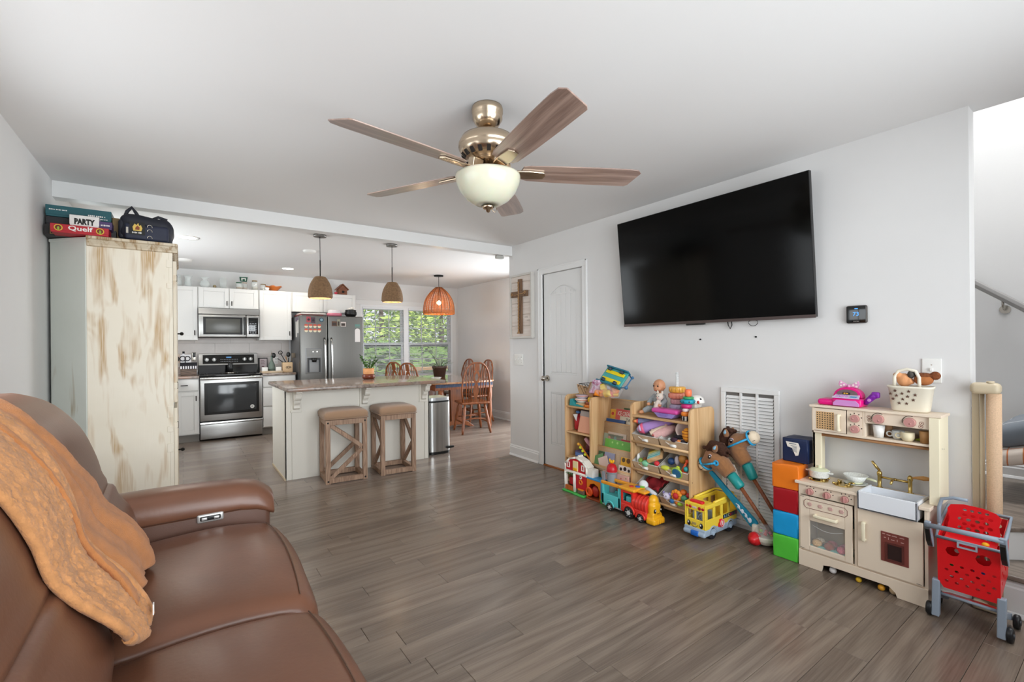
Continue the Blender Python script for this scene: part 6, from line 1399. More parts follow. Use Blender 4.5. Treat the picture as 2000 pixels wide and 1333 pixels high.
m=MB();m.rbox(2.95,3.0,2.85,2.89,.276,.40,.01);solo('teal_toy_block','tall teal block against the panel in the low cubby','block',m,col('#3f7a96',.5))
# ---------------------------------------------------------------- on the bin unit
M_skin=mat('doll_skin','#c98f6a',.5,sss=.1)
M_dgrey=mat('doll_grey','#9aa0a2',.9,ns=150,na=.12,bump=.2)
t=thing('baby_doll','bald baby doll in a grey outfit holding a pale plush bunny','doll',(2.99,2.235,.739),world=True)
dx,dy=2.985,2.232
m=MB();m.sph((dx,dy,.962),(.046,.046,.05),20,14);m.sph((dx-.03,dy-.003,.94),(.02,.032,.022),12,8);m.sph((dx-.048,dy,.95),(.006,.007,.006),8,6)
for s in(-1,1):m.sph((dx+.004,dy+s*.046,.952),(.009,.006,.013),8,6)
m.cyl((dx,dy,.90),(dx,dy,.93),.018,n=10);hd=blob('head',m,M_skin,t,.0025,3)
for s in(-1,1):
 m=MB();m.sph((dx-.0435,dy+s*.018,.962),(.004,.0075,.0065),10,8);e=obj('eye',m,col('#2c211c',.15),hd)
 m=MB();m.tube([(dx-.043,dy+s*.011,.976),(dx-.045,dy+s*.019,.979),(dx-.041,dy+s*.027,.976)],.0012,4);obj('brow',m,col('#8a5f42',.6),hd)
m=MB();m.tube([(dx-.048,dy+.011,.929),(dx-.052,dy,.927),(dx-.048,dy-.011,.929)],.003,6);obj('mouth',m,col('#a8574a',.5),hd)
m=MB();m.tube([(dx+.01,dy,.75),(dx+.01,dy,.82),(dx+.002,dy,.88),(dx,dy,.905)],[.05,.05,.042,.025],14)
for s in(-1,1):
 m.tube([(dx,dy+s*.03,.885),(dx-.02,dy+s*.065,.85),(dx-.06,dy+s*.055,.825)],[.022,.02,.016],10)
 m.tube([(dx,dy+s*.03,.775),(dx-.06,dy+s*.06,.785),(dx-.085,dy+s*.085,.765)],[.03,.026,.02],10)
blob('outfit',m,M_dgrey,t,.004,3)
for s in(-1,1):
 m=MB();m.sph((dx-.066,dy+s*.05,.822),(.016,.014,.014),10,8);blob('hand',m,M_skin,t,.003)
 m=MB();m.tube([(dx-.085,dy+s*.085,.765),(dx-.098,dy+s*.098,.757),(dx-.112,dy+s*.104,.76)],[.017,.014,.011],8);blob('foot',m,M_skin,t,.003)
t=thing('plush_bunny','pale cream plush bunny held by the baby doll','plush toy',(2.92,2.19,.80),world=True)
m=MB();bx_,by_=2.925,2.185;m.sph((bx_,by_,.885),(.026,.03,.028),14,10);m.tube([(bx_,by_+.005,.86),(bx_-.005,by_+.02,.82),(bx_-.01,by_+.035,.78)],[.016,.022,.018],10)
for s in(-1,1):m.sph((bx_+.004,by_+s*.02,.917),(.007,.009,.017),8,6);m.tube([(bx_-.004,by_+.01,.845),(bx_-.012,by_+.01+s*.03,.835)],[.01,.009],8)
bb=blob('body',m,mat('bunny_cream','#ded3c6',1.0,bump=.3,bs=400),t,.003)
for s in(-1,1):m=MB();m.sph((bx_-.025,by_+s*.011,.89),.003,8,6);obj('eye',m,M_black,t)
m=MB();m.sph((bx_-.027,by_,.879),(.003,.005,.004),8,6);obj('nose',m,col('#d98c8c',.6),t)
t=thing('stacking_rings','clear post stacked with pastel rings, yellow at the top','toy',(3.0,2.09,.739),world=True)
sx_,sy_=3.005,2.088
m=MB();m.cyl((sx_,sy_,.739),(sx_,sy_,1.07),.011,n=12)
for k in range(10):m.torus((sx_,sy_,.96+k*.0115),.0112,.0022,'z',12,4)
obj('post',m,mat('clear_post','#eef0f0',.1,alpha=.5),t)
for(z,h,r,c)in((.7395,.048,.056,'#a39f86'),(.79,.042,.055,'#bdb2cf'),(.835,.038,.047,'#dca8ac'),(.876,.042,.062,'#f0957c'),(.921,.044,.058,'#f2b44a')):
 m=MB();m.lathe([(.012,z),(r*.9,z),(r,z+h*.2),(r*.94,z+h*.5),(r,z+h*.8),(r*.92,z+h*.97),(.012,z+h*.97)],(sx_,sy_,0),28);rn=obj('ring',m,mat('ring'+c,c,.3,trans=.15,coat=.3),t)
 for k in range(14):a=2*PI*k/14;m=MB();m.cyl((sx_+r*.985*math.cos(a),sy_+r*.985*math.sin(a),z+h*.15),(sx_+r*.985*math.cos(a),sy_+r*.985*math.sin(a),z+h*.85),.0035,n=6);obj('ring_rib',m,mat('ring'+c,c,.3),rn)
t=thing('toy_case','pink and lavender clamshell toy case on the bin shelf front','toy',(2.88,2.09,.739),world=True)
m=MB();m.rbox(2.845,2.945,1.985,2.205,.775,.808,.014,3);obj('lid',m,col('#d24fa0',.3),t)
m=MB();m.prism([(2.19,.778),(2.0,.778),(2.035,.742),(2.15,.742)],'x',2.852,2.938);obj('base',m,col('#9a86c8',.35),t,bev=.006)
m=MB();m.prism([(2.135,.776),(2.06,.776),(2.07,.758),(2.125,.758)],'x',2.846,2.853);obj('latch',m,col('#8a74bc',.35),t)
t=thing('stacking_toy','wobbly tower of orange, teal and magenta toy discs beside the side panel','toy',(2.89,1.925,.739),world=True)
ax,ay=2.885,1.935
for(z,r,h,c,nm)in((.7395,.026,.036,'#e8e4e0','striped_base'),(.776,.03,.028,'#e8822a','disc'),(.805,.022,.024,'#e4d9d9','bead_disc'),(.83,.036,.03,'#c2286e','disc'),(.862,.05,.03,'#1f97ad','disc'),(.893,.037,.018,'#3d9a62','disc'),(.912,.024,.05,'#f0794e','cap')):
 m=MB();m.lathe([(0,z),(r*.85,z),(r,z+h*.25),(r,z+h*.75),(r*.85,z+h),(0,z+h)],(ax+.012*math.sin(z*30),ay-.2*(z-.74)*.35,0),20);d=obj(nm,m,col(c,.35),t)
 if nm=='striped_base':
  for k in range(6):a=2*PI*k/6;m=MB();m.sph((ax+.012*math.sin(z*30)+r*.9*math.cos(a),ay+r*.9*math.sin(a),z+h/2),(.008,.008,h*.5),8,6);obj('black_stripe',m,M_black,d)
 if c=='#1f97ad':
  for k in range(8):a=2*PI*k/8;m=MB();m.sph((ax+.012*math.sin(z*30)+r*.97*math.cos(a),ay-.2*(z-.74)*.35+r*.97*math.sin(a),z+h/2),.006,8,6);obj('dot',m,col('#14505e',.4),d)
t=thing('white_dome_toy','white dome toy with black spots at the end of the bin shelf','toy',(2.97,1.90,.739),world=True)
m=MB();m.rbox(2.945,3.03,1.90,1.99,.7395,.86,.012);obj('box',m,col('#c9c4bd',.5),t)
m=MB();m.lathe([(.0,.05),(.03,.045),(.05,.028),(.058,0),(.056,-.006),(0,-.006)],(2.975,1.915,.868),24);d=obj('dome',m,col('#ece8e2',.4),t)
for(a,e)in((R(170),.6),(R(250),.5)):m=MB();m.sph((2.975+.048*math.cos(a)*math.cos(e),1.915+.048*math.sin(a)*math.cos(e),.868+.048*math.sin(e)),(.011,.013,.009),10,8);obj('spot',m,M_black,d)
m=MB();m.sph((2.935,1.872,.872),(.008,.01,.012),8,6);obj('red_detail',m,col('#c23a30',.4),d)
# ---------------------------------------------------------------- toys in the bins
t=thing('purple_plush','long purple plush tube toy with a pink banded end in the upper bin','plush toy',(2.87,2.24,.62),world=True)
P0,P1=Vector((2.845,2.30,.635)),Vector((2.98,2.10,.71));m=MB();m.tube([P0.lerp(P1,k/6)for k in range(7)],[.036,.043,.043,.04,.036,.03,.02],16);blob('body',m,mat('plush_purple','#a583bd',.9,bump=.2),t,.004)
m=MB();m.tube([P0.lerp(P1,k)for k in(-.06,.02,.10)],[.026,.038,.0445],16);obj('pink_end',m,mat('satin_pink','#d95f80',.4),t)
m=MB();m.tube([P0.lerp(P1,k)+Vector((-.004,.0,.001))for k in(-.10,-.02,.03)],[.012,.028,.036],16);obj('silver_end',m,mat('satin_lilac','#c3b1d6',.35),t)
m=MB();m.sph(P0.lerp(P1,.8)+Vector((-.03,0,.025)),(.016,.02,.02),10,8);blob('ear',m,mat('plush_peach','#d9ac98',.9),t,.004)
t=thing('pink_plush','pale pink plush toy with little ears in the upper bin','plush toy',(2.87,2.12,.60),world=True)
P0,P1=Vector((2.845,2.185,.60)),Vector((2.96,1.99+.08,.665));m=MB();m.tube([P0.lerp(P1,k/6)for k in range(7)],[.028,.036,.04,.04,.036,.03,.02],14)
for k in(.15,.75):m.sph(P0.lerp(P1,k)+Vector((-.01,.03,.03)),.012,8,6)
blob('body',m,mat('plush_pink','#d8aaa6',.95,ns=90,na=.1,bump=.4,bs=300),t,.004)
m=MB();m.tube([P0.lerp(P1,k/4)+Vector((-.012,.02,.016))for k in range(4)],[.018,.024,.026,.02],10);blob('pale_belly',m,mat('plush_cream','#d6c0aa',.95,bump=.3),t,.004)
m=MB();m.tube([P0.lerp(P1,.12)+Vector((-.036,-.01+k*.004,.006*math.sin(k)))for k in range(5)],.004,5);obj('nose_stitch',m,col('#d96a6a',.7),t)
t=thing('grey_blue_plush','grey blue plush with an orange beak at the back of the upper bin','plush toy',(2.90,2.30,.66),world=True)
m=MB();m.tube([(2.86,2.335,.69),(2.90,2.28,.685),(2.96,2.20,.70)],[.022,.03,.022],12);m.sph((2.87,2.325,.69),.026,10,8);blob('body',m,mat('plush_slate','#767899',.9,ns=40,na=.25),t,.004)
m=MB();m.cyl((2.85,2.342,.69),(2.835,2.362,.688),.015,.008,10);obj('beak',m,col('#e08a4a',.6),t)
m=MB();m.cyl((2.856,2.335,.69),(2.85,2.343,.69),.019,.016,12);obj('beak_ring',m,col('#cf4a52',.6),t)
t=thing('toy_basket','small pale pink plastic basket lying in the upper bin','basket',(2.93,1.97,.63),world=True)
m=MB();m.M=Matrix.Translation((2.90,1.955,.675))@Matrix.Rotation(R(-60),4,'Y')@Matrix.Rotation(R(12),4,'X');m.lathe([(.0,-.07),(.045,-.07),(.062,0),(.066,.002),(.066,.006),(.058,.004),(.042,-.064),(0,-.064)],(0,0,0),24);obj('basket',m,col('#d9c3ba',.5),t)
t=thing('lion_plush','orange striped lion plush poking out of the upper bin','plush toy',(2.86,1.91,.61),world=True)
m=MB();m.sph((2.865,1.915,.645),(.03,.034,.05),14,10);m.sph((2.85,1.935,.665),(.012,.012,.012),8,6);b=blob('body',m,col('#e0952a',.9),t,.004)
for k in range(4):m=MB();m.torus((2.865,1.915,.615+k*.02),.031-.004*abs(k-1.5),.0035,'z',18,5);obj('stripe',m,col('#a8591c',.9),t)
for(x,y,z,r,c,l)in((2.84,2.0,.60,(.025,.03,.018),'#3a2433','dark plum soft toy at the front of the upper bin'),(2.845,1.965,.595,(.02,.022,.012),'#d98648','orange shell-shaped toy at the front of the upper bin'),(2.85,1.935,.592,(.02,.026,.014),'#231d28','black soft toy at the front of the upper bin'),(2.85,2.045,.592,(.016,.018,.016),'#c9d0cc','pale star toy near the middle seam of the upper bin'),(2.87,1.985,.62,(.02,.04,.015),'#1f1a20','black long soft toy behind the plum one')):
 m=MB();m.sph((x,y,z),r,12,8);solo('soft_toy',l,'soft toy',m,col(c,.8,ns=60,na=.4))
 # middle left bin: wooden xylophone box etc
t=thing('toy_xylophone','wooden toy xylophone with striped keys lying in the middle bin','toy instrument',(2.92,2.20,.45),world=True)
MK=Matrix.Translation((2.90,2.205,.455))@Matrix.Rotation(R(-32),4,'Y')@Matrix.Rotation(R(-14),4,'X')@Matrix.Rotation(R(28),4,'Z')
obj('body',mk(lambda m:m.rbox(-.075,.075,-.06,.06,-.016,.016,.006)),M_pineh,t)
for k,c in enumerate(('#7fc3c6','#9fd0c8','#c9d8b0','#e0cf6a','#7d6a28','#8a6a52')):obj('key',mk(lambda m:m.rbox(-.064+k*.022,-.046+k*.022,-.052,.052,.016,.021,.002)),col(c,.4),t)
for(x,y,z,r,c,l)in((2.845,2.30,.385,(.02,.02,.03),'#7d9a3a','olive green toy leaf in the middle left bin'),(2.84,2.25,.383,(.028,.032,.024),'#7fc39a','mint green toy cup in the middle left bin'),(2.85,2.20,.375,(.02,.025,.016),'#3f7a4a','dark green toy block in the middle left bin'),(2.845,2.155,.40,(.02,.02,.02),'#cf2f38','red toy ball against the divider in the middle bins'),(2.86,2.335,.40,(.016,.012,.04),'#e4e4e0','white toy cloth at the corner of the middle left bin'),(2.87,2.28,.40,(.022,.018,.02),'#8a5a34','brown toy block in the middle left bin')):
 m=MB();m.sph((x,y,z),r,14,10);solo('loose_toy',l,'toy',m,col(c,.45))
for(x,y,z,r,c,l)in((2.84,2.075,.385,(.024,.04,.018),'#cfd44a','yellow green toy fruit slice in the middle right bin'),(2.85,2.02,.382,(.024,.03,.02),'#8a8f2e','olive toy pear in the middle right bin'),(2.885,2.06,.43,(.026,.026,.026),'#1f3f6e','navy toy ball in the middle right bin'),(2.90,2.02,.44,(.02,.02,.034),'#b9aeb4','grey plush toy in the middle right bin'),(2.90,1.97,.46,(.03,.034,.034),'#b9803a','tan plush toy at the back of the middle right bin'),(2.85,1.98,.40,(.016,.016,.018),'#c5d63a','lime toy bead in the middle right bin')):
 m=MB();m.sph((x,y,z),r,14,10);solo('loose_toy',l,'toy',m,col(c,.5))
t=thing('toy_plate','blue and lime half-round toy plate at the front of the middle right bin','toy',(2.825,1.98,.375),world=True)
m=MB();m.M=Matrix.Translation((2.832,1.975,.372))@Matrix.Rotation(R(-20),4,'Y');m.cyl((-.006,0,0),(.006,0,0),.042,n=28);obj('rim',m,col('#a9cf5a',.4),t)
m=MB();m.M=Matrix.Translation((2.832,1.975,.372))@Matrix.Rotation(R(-20),4,'Y');m.cyl((-.009,0,0),(-.006,0,0),.034,n=28);obj('face',m,col('#1f6f9c',.4),t)
t=thing('toy_rattle','red orange stick rattle leaning in the middle right bin','rattle',(2.86,1.92,.38),world=True)
m=MB();m.tube([(2.845,1.945,.385),(2.86,1.915,.455)],.009,8);m.sph((2.861,1.912,.46),.014,10,8);m.tube([(2.845,1.945,.385),(2.84,1.90,.375)],.009,8);obj('stick',m,col('#e0562a',.4),t)
m=MB();m.sph((2.845,1.912,.41),.018,10,8);obj('ball',m,col('#2f9a9c',.4),t)
# lower bins
t=thing('red_cloth','dark red folded cloth in the lower left bin','cloth',(2.90,2.20,.22),world=True)
m=MB();m.grid(lambda u,v:(2.85+.15*u,2.15+.17*v,.185+.09*u+.015*math.sin(v*9+u*5)+.01*math.sin(u*14)),14,14);obj('cloth',m,mat('cloth_red','#8f1f26',.9,ns=14,na=.4),t,solid=.006)
t=thing('toy_hair_dryer','mint and white toy hand tool sticking out of the lower left bin','toy',(2.80,2.25,.2),world=True)
m=MB();m.sph((2.80,2.24,.232),(.03,.036,.034),14,10);obj('head',m,col('#e2e8ea',.3),t)
m=MB();m.cyl((2.80,2.245,.21),(2.80,2.25,.185),.028,.022,14);obj('collar',m,col('#8fd6c8',.35),t)
m=MB();m.tube([(2.80,2.225,.215),(2.80,2.16,.19),(2.805,2.135,.175)],[.017,.02,.018],10);obj('grip',m,col('#cfd3d8',.35),t)
m=MB();m.tube([(2.795,2.21,.20),(2.793,2.16,.178),(2.798,2.14,.168)],[.012,.016,.014],10);obj('teal_stripe',m,col('#1f7f8c',.4),t)
t=thing('puppy_toy','small white and lilac plush puppy face in the lower right bin','plush toy',(2.83,2.07,.17),world=True)
m=MB();m.sph((2.835,2.065,.185),(.026,.03,.027),14,10);blob('head',m,mat('plush_lilac_white','#cfcade',.8),t,.004)
for s in(-1,1):m=MB();m.sph((2.812,2.065+s*.011,.192),.004,8,6);obj('eye',m,M_black,t);m=MB();m.sph((2.836,2.065+s*.026,.206),(.008,.01,.012),8,6);obj('ear',m,col('#8a7fb0',.8),t)
t=thing('flower_plush','orange ruffled lion-flower toy with a red centre in the lower right bin','plush toy',(2.84,1.99,.19),world=True)
for k in range(9):a=2*PI*k/9;m=MB();m.sph((2.845,1.99+.03*math.cos(a),.205+.03*math.sin(a)),(.014,.016,.016),8,6);obj('petal',m,col('#e8932a',.7),t)
m=MB();m.sph((2.832,1.99,.205),(.014,.022,.022),12,8);obj('centre',m,col('#c22a2e',.6),t)
for(x,y,z,r,c,l)in((2.825,2.015,.165,(.016,.018,.016),'#2a6aa8','blue toy bead in the lower right bin'),(2.83,1.975,.16,(.014,.016,.012),'#e07a2a','small orange toy in the lower right bin'),(2.83,1.95,.158,(.02,.022,.013),'#9ac93a','lime toy in the lower right bin'),(2.85,1.93,.20,(.024,.026,.022),'#4a8a6a','sea green toy in the lower right bin'),(2.87,1.95,.235,(.024,.024,.02),'#d9702a','burnt orange toy at the back of the lower right bin'),(2.86,1.905,.225,(.018,.016,.018),'#b02a34','crimson toy at the panel side of the lower right bin'),(2.85,2.035,.155,(.02,.02,.014),'#2a2a2e','black toy wheel in the lower right bin')):
 m=MB();m.sph((x,y,z),r,14,10);solo('loose_toy',l,'toy',m,col(c,.45))
 # ================================================================ toy barn
W_=col('#ece7dd',.4);RD=col('#c01826',.35);ORG=col('#e0801f',.4);GRN=col('#3fae4a',.4);BLU=col('#2f8fc4',.4);BRN=col('#8a3f1c',.5);YL=col('#f2b51c',.35);GRY=col('#8e9298',.45)
t=thing('toy_barn','red and white toy barn with a grey silo on the floor by the shelf','toy barn',(2.77,2.82,0),world=True)
m=MB();m.rbox(2.715,2.825,2.785,3.06,0,.018,.007);m.rbox(2.71,2.822,2.79,2.92,.0,.012,.005);obj('green_base',m,GRN,t)
m=MB();m.box(2.735,2.825,2.625,2.785,0,.016);obj('brown_base',m,BRN,t,bev=.003)
m=MB();m.box(2.735,2.825,2.49,2.625,0,.03);obj('green_base',m,GRN,t,bev=.005)
ga=[(3.045,.185),(3.045,.245),(2.99,.29),(2.91,.312),(2.83,.29),(2.785,.25),(2.785,.185)]
m=MB();m.prism(ga,'x',2.745,2.758);obj('gable_wall',m,RD,t)
m=MB()
for i in range(len(ga)):a,b=Vector((0,*ga[i])),Vector((0,*ga[(i+1)%len(ga)]));m.tube([(2.744,a.y,a.z),(2.744,b.y,b.z)],.0085,6)
obj('white_trim',m,W_,t)
m=MB();rf=[(3.055,.24),(2.993,.296),(2.91,.32),(2.827,.296),(2.77,.25),(2.775,.24),(2.83,.284),(2.91,.306),(2.99,.284),(3.045,.232)];m.prism(rf,'x',2.75,2.822);m.box(2.775,2.82,2.90,2.92,.316,.328);obj('roof',m,W_,t,bev=.002)
m=MB();m.box(2.738,2.748,2.885,2.945,.197,.282);d=obj('loft_door',m,col('#ead9a6',.5),t,bev=.003)
m=MB();m.rbox(2.733,2.739,2.892,2.938,.2,.225,.003);obj('hay',m,YL,d)
for y in(3.005,2.825):
 m=MB();m.frame('x',2.737,2.746,y-.017,y+.017,.213,.262,.007);obj('window_frame',m,W_,t,bev=.002)
m=MB();m.box(2.735,2.822,2.78,3.05,.172,.187);obj('loft_floor',m,W_,t,bev=.003)
for y,w in((3.035,.014),(2.925,.012)):m=MB();m.box(2.735,2.75,y-w,y+w,.018,.175);m.cyl((2.735,y,.03),(2.735,y,.17),.01,n=10);obj('white_post',m,W_,t)
m=MB();m.box(2.742,2.75,2.79,2.91,.05,.175);m.box(2.75,2.82,2.785,2.80,.02,.175);obj('red_wall',m,RD,t)
m=MB();m.torus((2.74,2.85,.115),.017,.006,'x',18,6);obj('orange_ring',m,ORG,t)
m=MB();m.cyl((2.742,2.85,.155),(2.738,2.85,.155),.014,n=14);m.mat(1).cyl((2.738,2.853,.158),(2.7365,2.853,.158),.006,n=10);obj('sheep_sticker',m,[W_,col('#3a3433')],t)
m=MB();m.box(2.765,2.80,2.945,3.02,.06,.12);obj('red_crate',m,RD,t,bev=.004)
m=MB();m.box(2.73,2.74,2.93,3.04,.022,.062)
for k in range(3):m.box(2.727,2.73,2.94+k*.034,2.963+k*.034,.026,.058)
obj('fence',m,col('#b9622a',.5),t)
m=MB();m.rbox(2.722,2.745,2.80,2.875,.02,.058,.006);m.mat(1).rbox(2.72,2.735,2.805,2.87,.05,.064,.004);obj('trough',m,[col('#6e5a4c',.5),ORG],t)
m=MB()
for k in range(5):m.tube([(2.738,3.03-k*.022,.168),(2.735,3.025-k*.022,.158)],.006,5)
obj('garland',m,col('#4a7a4a',.6),t,kind='stuff')
m=MB();m.box(2.74,2.825,2.615,2.785,.165,.18);obj('blue_deck',m,BLU,t,bev=.003)
m=MB();m.frame('z',.18,.24,2.75,2.82,2.72,2.782,.006);obj('white_railing',m,W_,t)
m=MB();arc=[(2.78,.016),(2.78,.165),(2.62,.165),(2.62,.016),(2.635,.016)]+[(2.70+.065*math.cos(a),.085+.055*math.sin(a))for a in[PI+PI-k*PI/8 for k in range(9)]if 0]+[(2.635,.09),(2.655,.125),(2.70,.14),(2.745,.125),(2.765,.09),(2.765,.016)]
m.prism(arc,'x',2.742,2.752);obj('orange_arch',m,ORG,t)
m=MB();m.box(2.80,2.815,2.63,2.775,.016,.165);obj('back_wall',m,col('#7a3a1c',.6),t)
m=MB();m.torus((2.745,2.755,.06),.03,.010,'x',16,6);m.cyl((2.742,2.755,.06),(2.76,2.755,.06),.02,n=14);obj('orange_wheel',m,col('#e0541f',.4),t)
m=MB();m.sph((2.765,2.70,.07),(.02,.04,.045),12,8);obj('red_tractor',m,col('#b02a1c',.4),t)
sy_=2.54;m=MB();pr=[(0,.03)]
for k in range(16):z=.03+k*.0148;pr+=[(.036,z),(.0385,z+.005),(.036,z+.0125)]
pr+=[(.036,.268),(0,.268)];m.lathe(pr,(2.785,sy_,0),24);obj('silo',m,GRY,t)
m=MB();m.lathe([(.043,.268),(.044,.276),(.041,.30),(.03,.322),(.012,.332),(0,.333)],(2.785,sy_,0),24);obj('silo_roof',m,RD,t)
m=MB();m.lathe([(.041,.26),(.043,.262),(.043,.27),(0,.272)],(2.785,sy_,0),24);obj('silo_rim',m,GRY,t)
m=MB();m.sph((2.785,sy_+.004,.345),(.012,.022,.014),10,8);m.sph((2.785,sy_-.016,.352),(.009,.01,.013),8,6);m.sph((2.785,sy_+.022,.354),(.007,.008,.014),8,6);obj('rooster',m,YL,t)
for(a,b)in(((2.615,.02),(2.575,.15)),((2.575,.02),(2.615,.15)),((2.62,.01),(2.62,.19)),((2.57,.01),(2.57,.18))):m=MB();m.tube([(2.745,a[0],a[1]),(2.745,b[0],b[1])],.0055,6);obj('blue_brace',m,BLU,t)
m=MB();m.box(2.745,2.76,2.585,2.61,.18,.262);obj('grey_lift',m,GRY,t,bev=.003)
# ================================================================ toy train
TL=col('#57bfc0',.35)
t=thing('toy_train','teal and red toy train with a smiling yellow nose on the floor','toy train',(2.73,2.3,0),world=True)
TXa,TXb=2.668,2.79
def wheel(par,x,y,r,w=.016,hub='#c9c9c6'):
 m=MB();m.lathe([(0,-w),(r*.9,-w),(r,-w*.6),(r,w*.4),(r*.88,w*.6),(r*.6,w*.5),(0,w*.4)],(0,0,0),22);v=[Vector((x-p.z,y+p.x,r+p.y))for p in m.v];m.v=v
 wl=obj('wheel',m,col('#1c1c1e',.5),par)
 m=MB();m.cyl((x-w*.4,y,r),(x-w*.75,y,r),r*.38,n=14)
 for k in range(6):a=2*PI*k/6;m.cb((x-w*.55,y+r*.62*math.cos(a),r+r*.62*math.sin(a)),(w*.15,r*.12,r*.12))
 obj('hub',m,col(hub,.4),wl);return wl
m=MB();m.box(TXa+.01,TXb-.01,2.345,2.545,.03,.045);obj('chassis',m,col('#a9adb0',.4),t,bev=.004)
m=MB();m.rbox(TXa,TXa+.01,2.355,2.545,.045,.125,.004);m.rbox(TXb-.01,TXb,2.355,2.545,.045,.125,.004);m.rbox(TXa,TXb,2.535,2.545,.045,.195,.004);m.rbox(TXa,TXb,2.352,2.364,.045,.205,.004)
for y in(2.365,2.53):m.rbox(TXa,TXa+.012,y-.012,y+.012,.045,.20,.004);m.rbox(TXb-.012,TXb,y-.012,y+.012,.045,.20,.004)
m.rbox(TXa+.01,TXb-.01,2.36,2.54,.10,.112,.004);obj('wagon',m,TL,t)
for x in(TXa,TXb-.014):m=MB();m.rbox(x-.002,x+.016,2.35,2.55,.195,.22,.006);obj('orange_rail',m,col('#e89a2a',.4),t)
m=MB();m.tube([(TXa-.0,2.46+.042*math.cos(a),.035+.042*math.sin(a))for a in[PI*k/10 for k in range(11)]],.006,6);obj('wheel_arch',m,TL,t)
for x in(TXa+.006,TXb+.004):wheel(t,x,2.46,.032)
# cab
m=MB();y0,y1=2.235,2.35;m.rbox(TXa-.002,TXb+.002,y0,y1,.04,.10,.008)
m.box(TXa,TXa+.01,2.33,2.348,.09,.2);m.box(TXa,TXa+.01,2.235,2.25,.09,.2);m.box(TXb-.01,TXb,2.33,2.348,.09,.2);m.box(TXb-.01,TXb,2.235,2.25,.09,.2);m.box(TXa,TXa+.01,2.25,2.33,.09,.118);m.box(TXa,TXa+.01,2.25,2.33,.18,.2);m.box(TXa,TXb,2.237,2.245,.05,.2);m.box(TXb-.01,TXb,2.25,2.33,.09,.12);obj('cab',m,col('#d8372c',.3),t,bev=.003)
m=MB();m.rbox(TXa+.02,TXb-.02,2.255,2.32,.10,.15,.01);obj('seat',m,TL,t)
m=MB();m.rbox(TXa-.01,TXb+.01,2.215,2.365,.198,.222,.010,3);rf=obj('cab_roof',m,col('#efa62a',.35),t)
m=MB();m.rbox(TXa+.028,TXb-.03,2.15,2.225,.196,.215,.008);obj('roof_front',m,col('#efa62a',.35),rf)
for(x,y,c)in((2.745,2.25,'#2f5fc4'),(2.715,2.285,'#c2342a'),(2.765,2.225,'#7ac23a')):m=MB();m.cyl((x,y,.221),(x,y,.229),.017,n=16);obj('button',m,col(c,.35),rf)
m=MB();m.M=Matrix.Translation((2.729,2.19,.118))@Matrix.Rotation(R(90),4,'X');m.lathe([(0,-.06),(.062,-.06),(.066,-.055)]+[q for k in range(4)for q in((.066,-.045+k*.028),(.062,-.04+k*.028),(.062,-.025+k*.028),(.066,-.02+k*.028))]+[(.06,.07),(0,.07)],(0,0,0),26);obj('boiler',m,col('#d8372c',.3),t)
m=MB();m.rbox(TXa+.004,TXb-.004,2.12,2.25,.03,.085,.01);obj('running_board',m,col('#d8372c',.3),t)
for(y,r)in((2.27,.043),(2.165,.031)):
 for x in(TXa+.002,TXb+.006):wheel(t,x,y,r)
 m=MB();m.tube([(TXa-.003,y+(r+.008)*math.cos(a),r+(r+.008)*math.sin(a))for a in[PI*k/10 for k in range(11)]],.008,6);obj('wheel_arch',m,col('#d8372c',.3),t)
nose=col('#f0b01f',.3);cx_=2.735
m=MB();m.rbox(cx_-.048,cx_+.052,2.065,2.135,.05,.16,.04,4);m.sph((cx_+.002,2.105,.155),(.04,.035,.05),16,10);m.prism([(cx_-.055,.012),(cx_+.06,.012),(cx_+.05,.075),(cx_-.046,.075)],'y',2.07,2.13);m.rbox(cx_-.062,cx_+.066,2.05,2.13,.004,.05,.016,3);nz_=blob('nose',m,nose,t,.004,3)
for s in(-1,1):
 m=MB();m.sph((cx_+.002+s*.03,2.068,.10),(.011,.006,.016),12,8);e=obj('eye',m,col('#1f1b1a',.2),nz_)
 m=MB();m.sph((cx_-.002+s*.03,2.061,.106),(.004,.003,.006),8,6);obj('eye_glint',m,W_,e)
m=MB();m.tube([(cx_+.002+k*.0075,2.064+.0012*abs(k),.078+.0012*k*k)for k in range(-2,3)],.002,5);obj('smile',m,col('#6e3a14',.5),nz_)
for k in range(-2,3):m=MB();m.rbox(cx_+.002+k*.02-.006,cx_+.002+k*.02+.006,2.044,2.052,.012,.042,.004);obj('cow_catcher_rib',m,nose,nz_)
# ================================================================ toy school bus
t=thing('toy_bus','yellow toy school bus with eyes and ABC letters beside the shelf end','toy bus',(2.92,1.78,0),world=True)
BY=col('#f5d545',.3);BG=col('#9fb0c2',.35);bx0,bx1,by0,by1=2.735,3.115,1.70,1.852
m=MB();m.rbox(bx0-.006,bx1,by0-.002,by1+.002,.03,.075,.008);obj('skirt',m,BG,t)
m=MB();m.rbox(bx0-.02,bx0+.012,by0-.004,by1+.004,.026,.058,.014,3);bp_=obj('bumper',m,BG,t)
m=MB();m.rbox(bx0-.024,bx0-.004,by0+.04,by1-.055,.025,.06,.009,3);obj('bumper_pad',m,col('#1f66c2',.35),bp_)
m=MB();zs,zw0,zw1,zt_=.072,.135,.205,.232;th=.012
for(ya,yb)in((by0,by0+th),(by1-th,by1)):
 m.box(bx0,bx1,ya,yb,zs,zw0);m.box(bx0,bx1,ya,yb,zw1,zt_)
 for(xa,xb)in((bx0,bx0+.028),(bx0+.092,bx0+.118),(bx0+.182,bx0+.208),(bx0+.272,bx0+.298),(bx1-.02,bx1)):m.box(xa,xb,ya,yb,zw0,zw1)
m.box(bx0,bx0+th,by0+th,by1-th,zs,.128);m.box(bx0,bx0+th,by0+th,by1-th,.185,zt_)
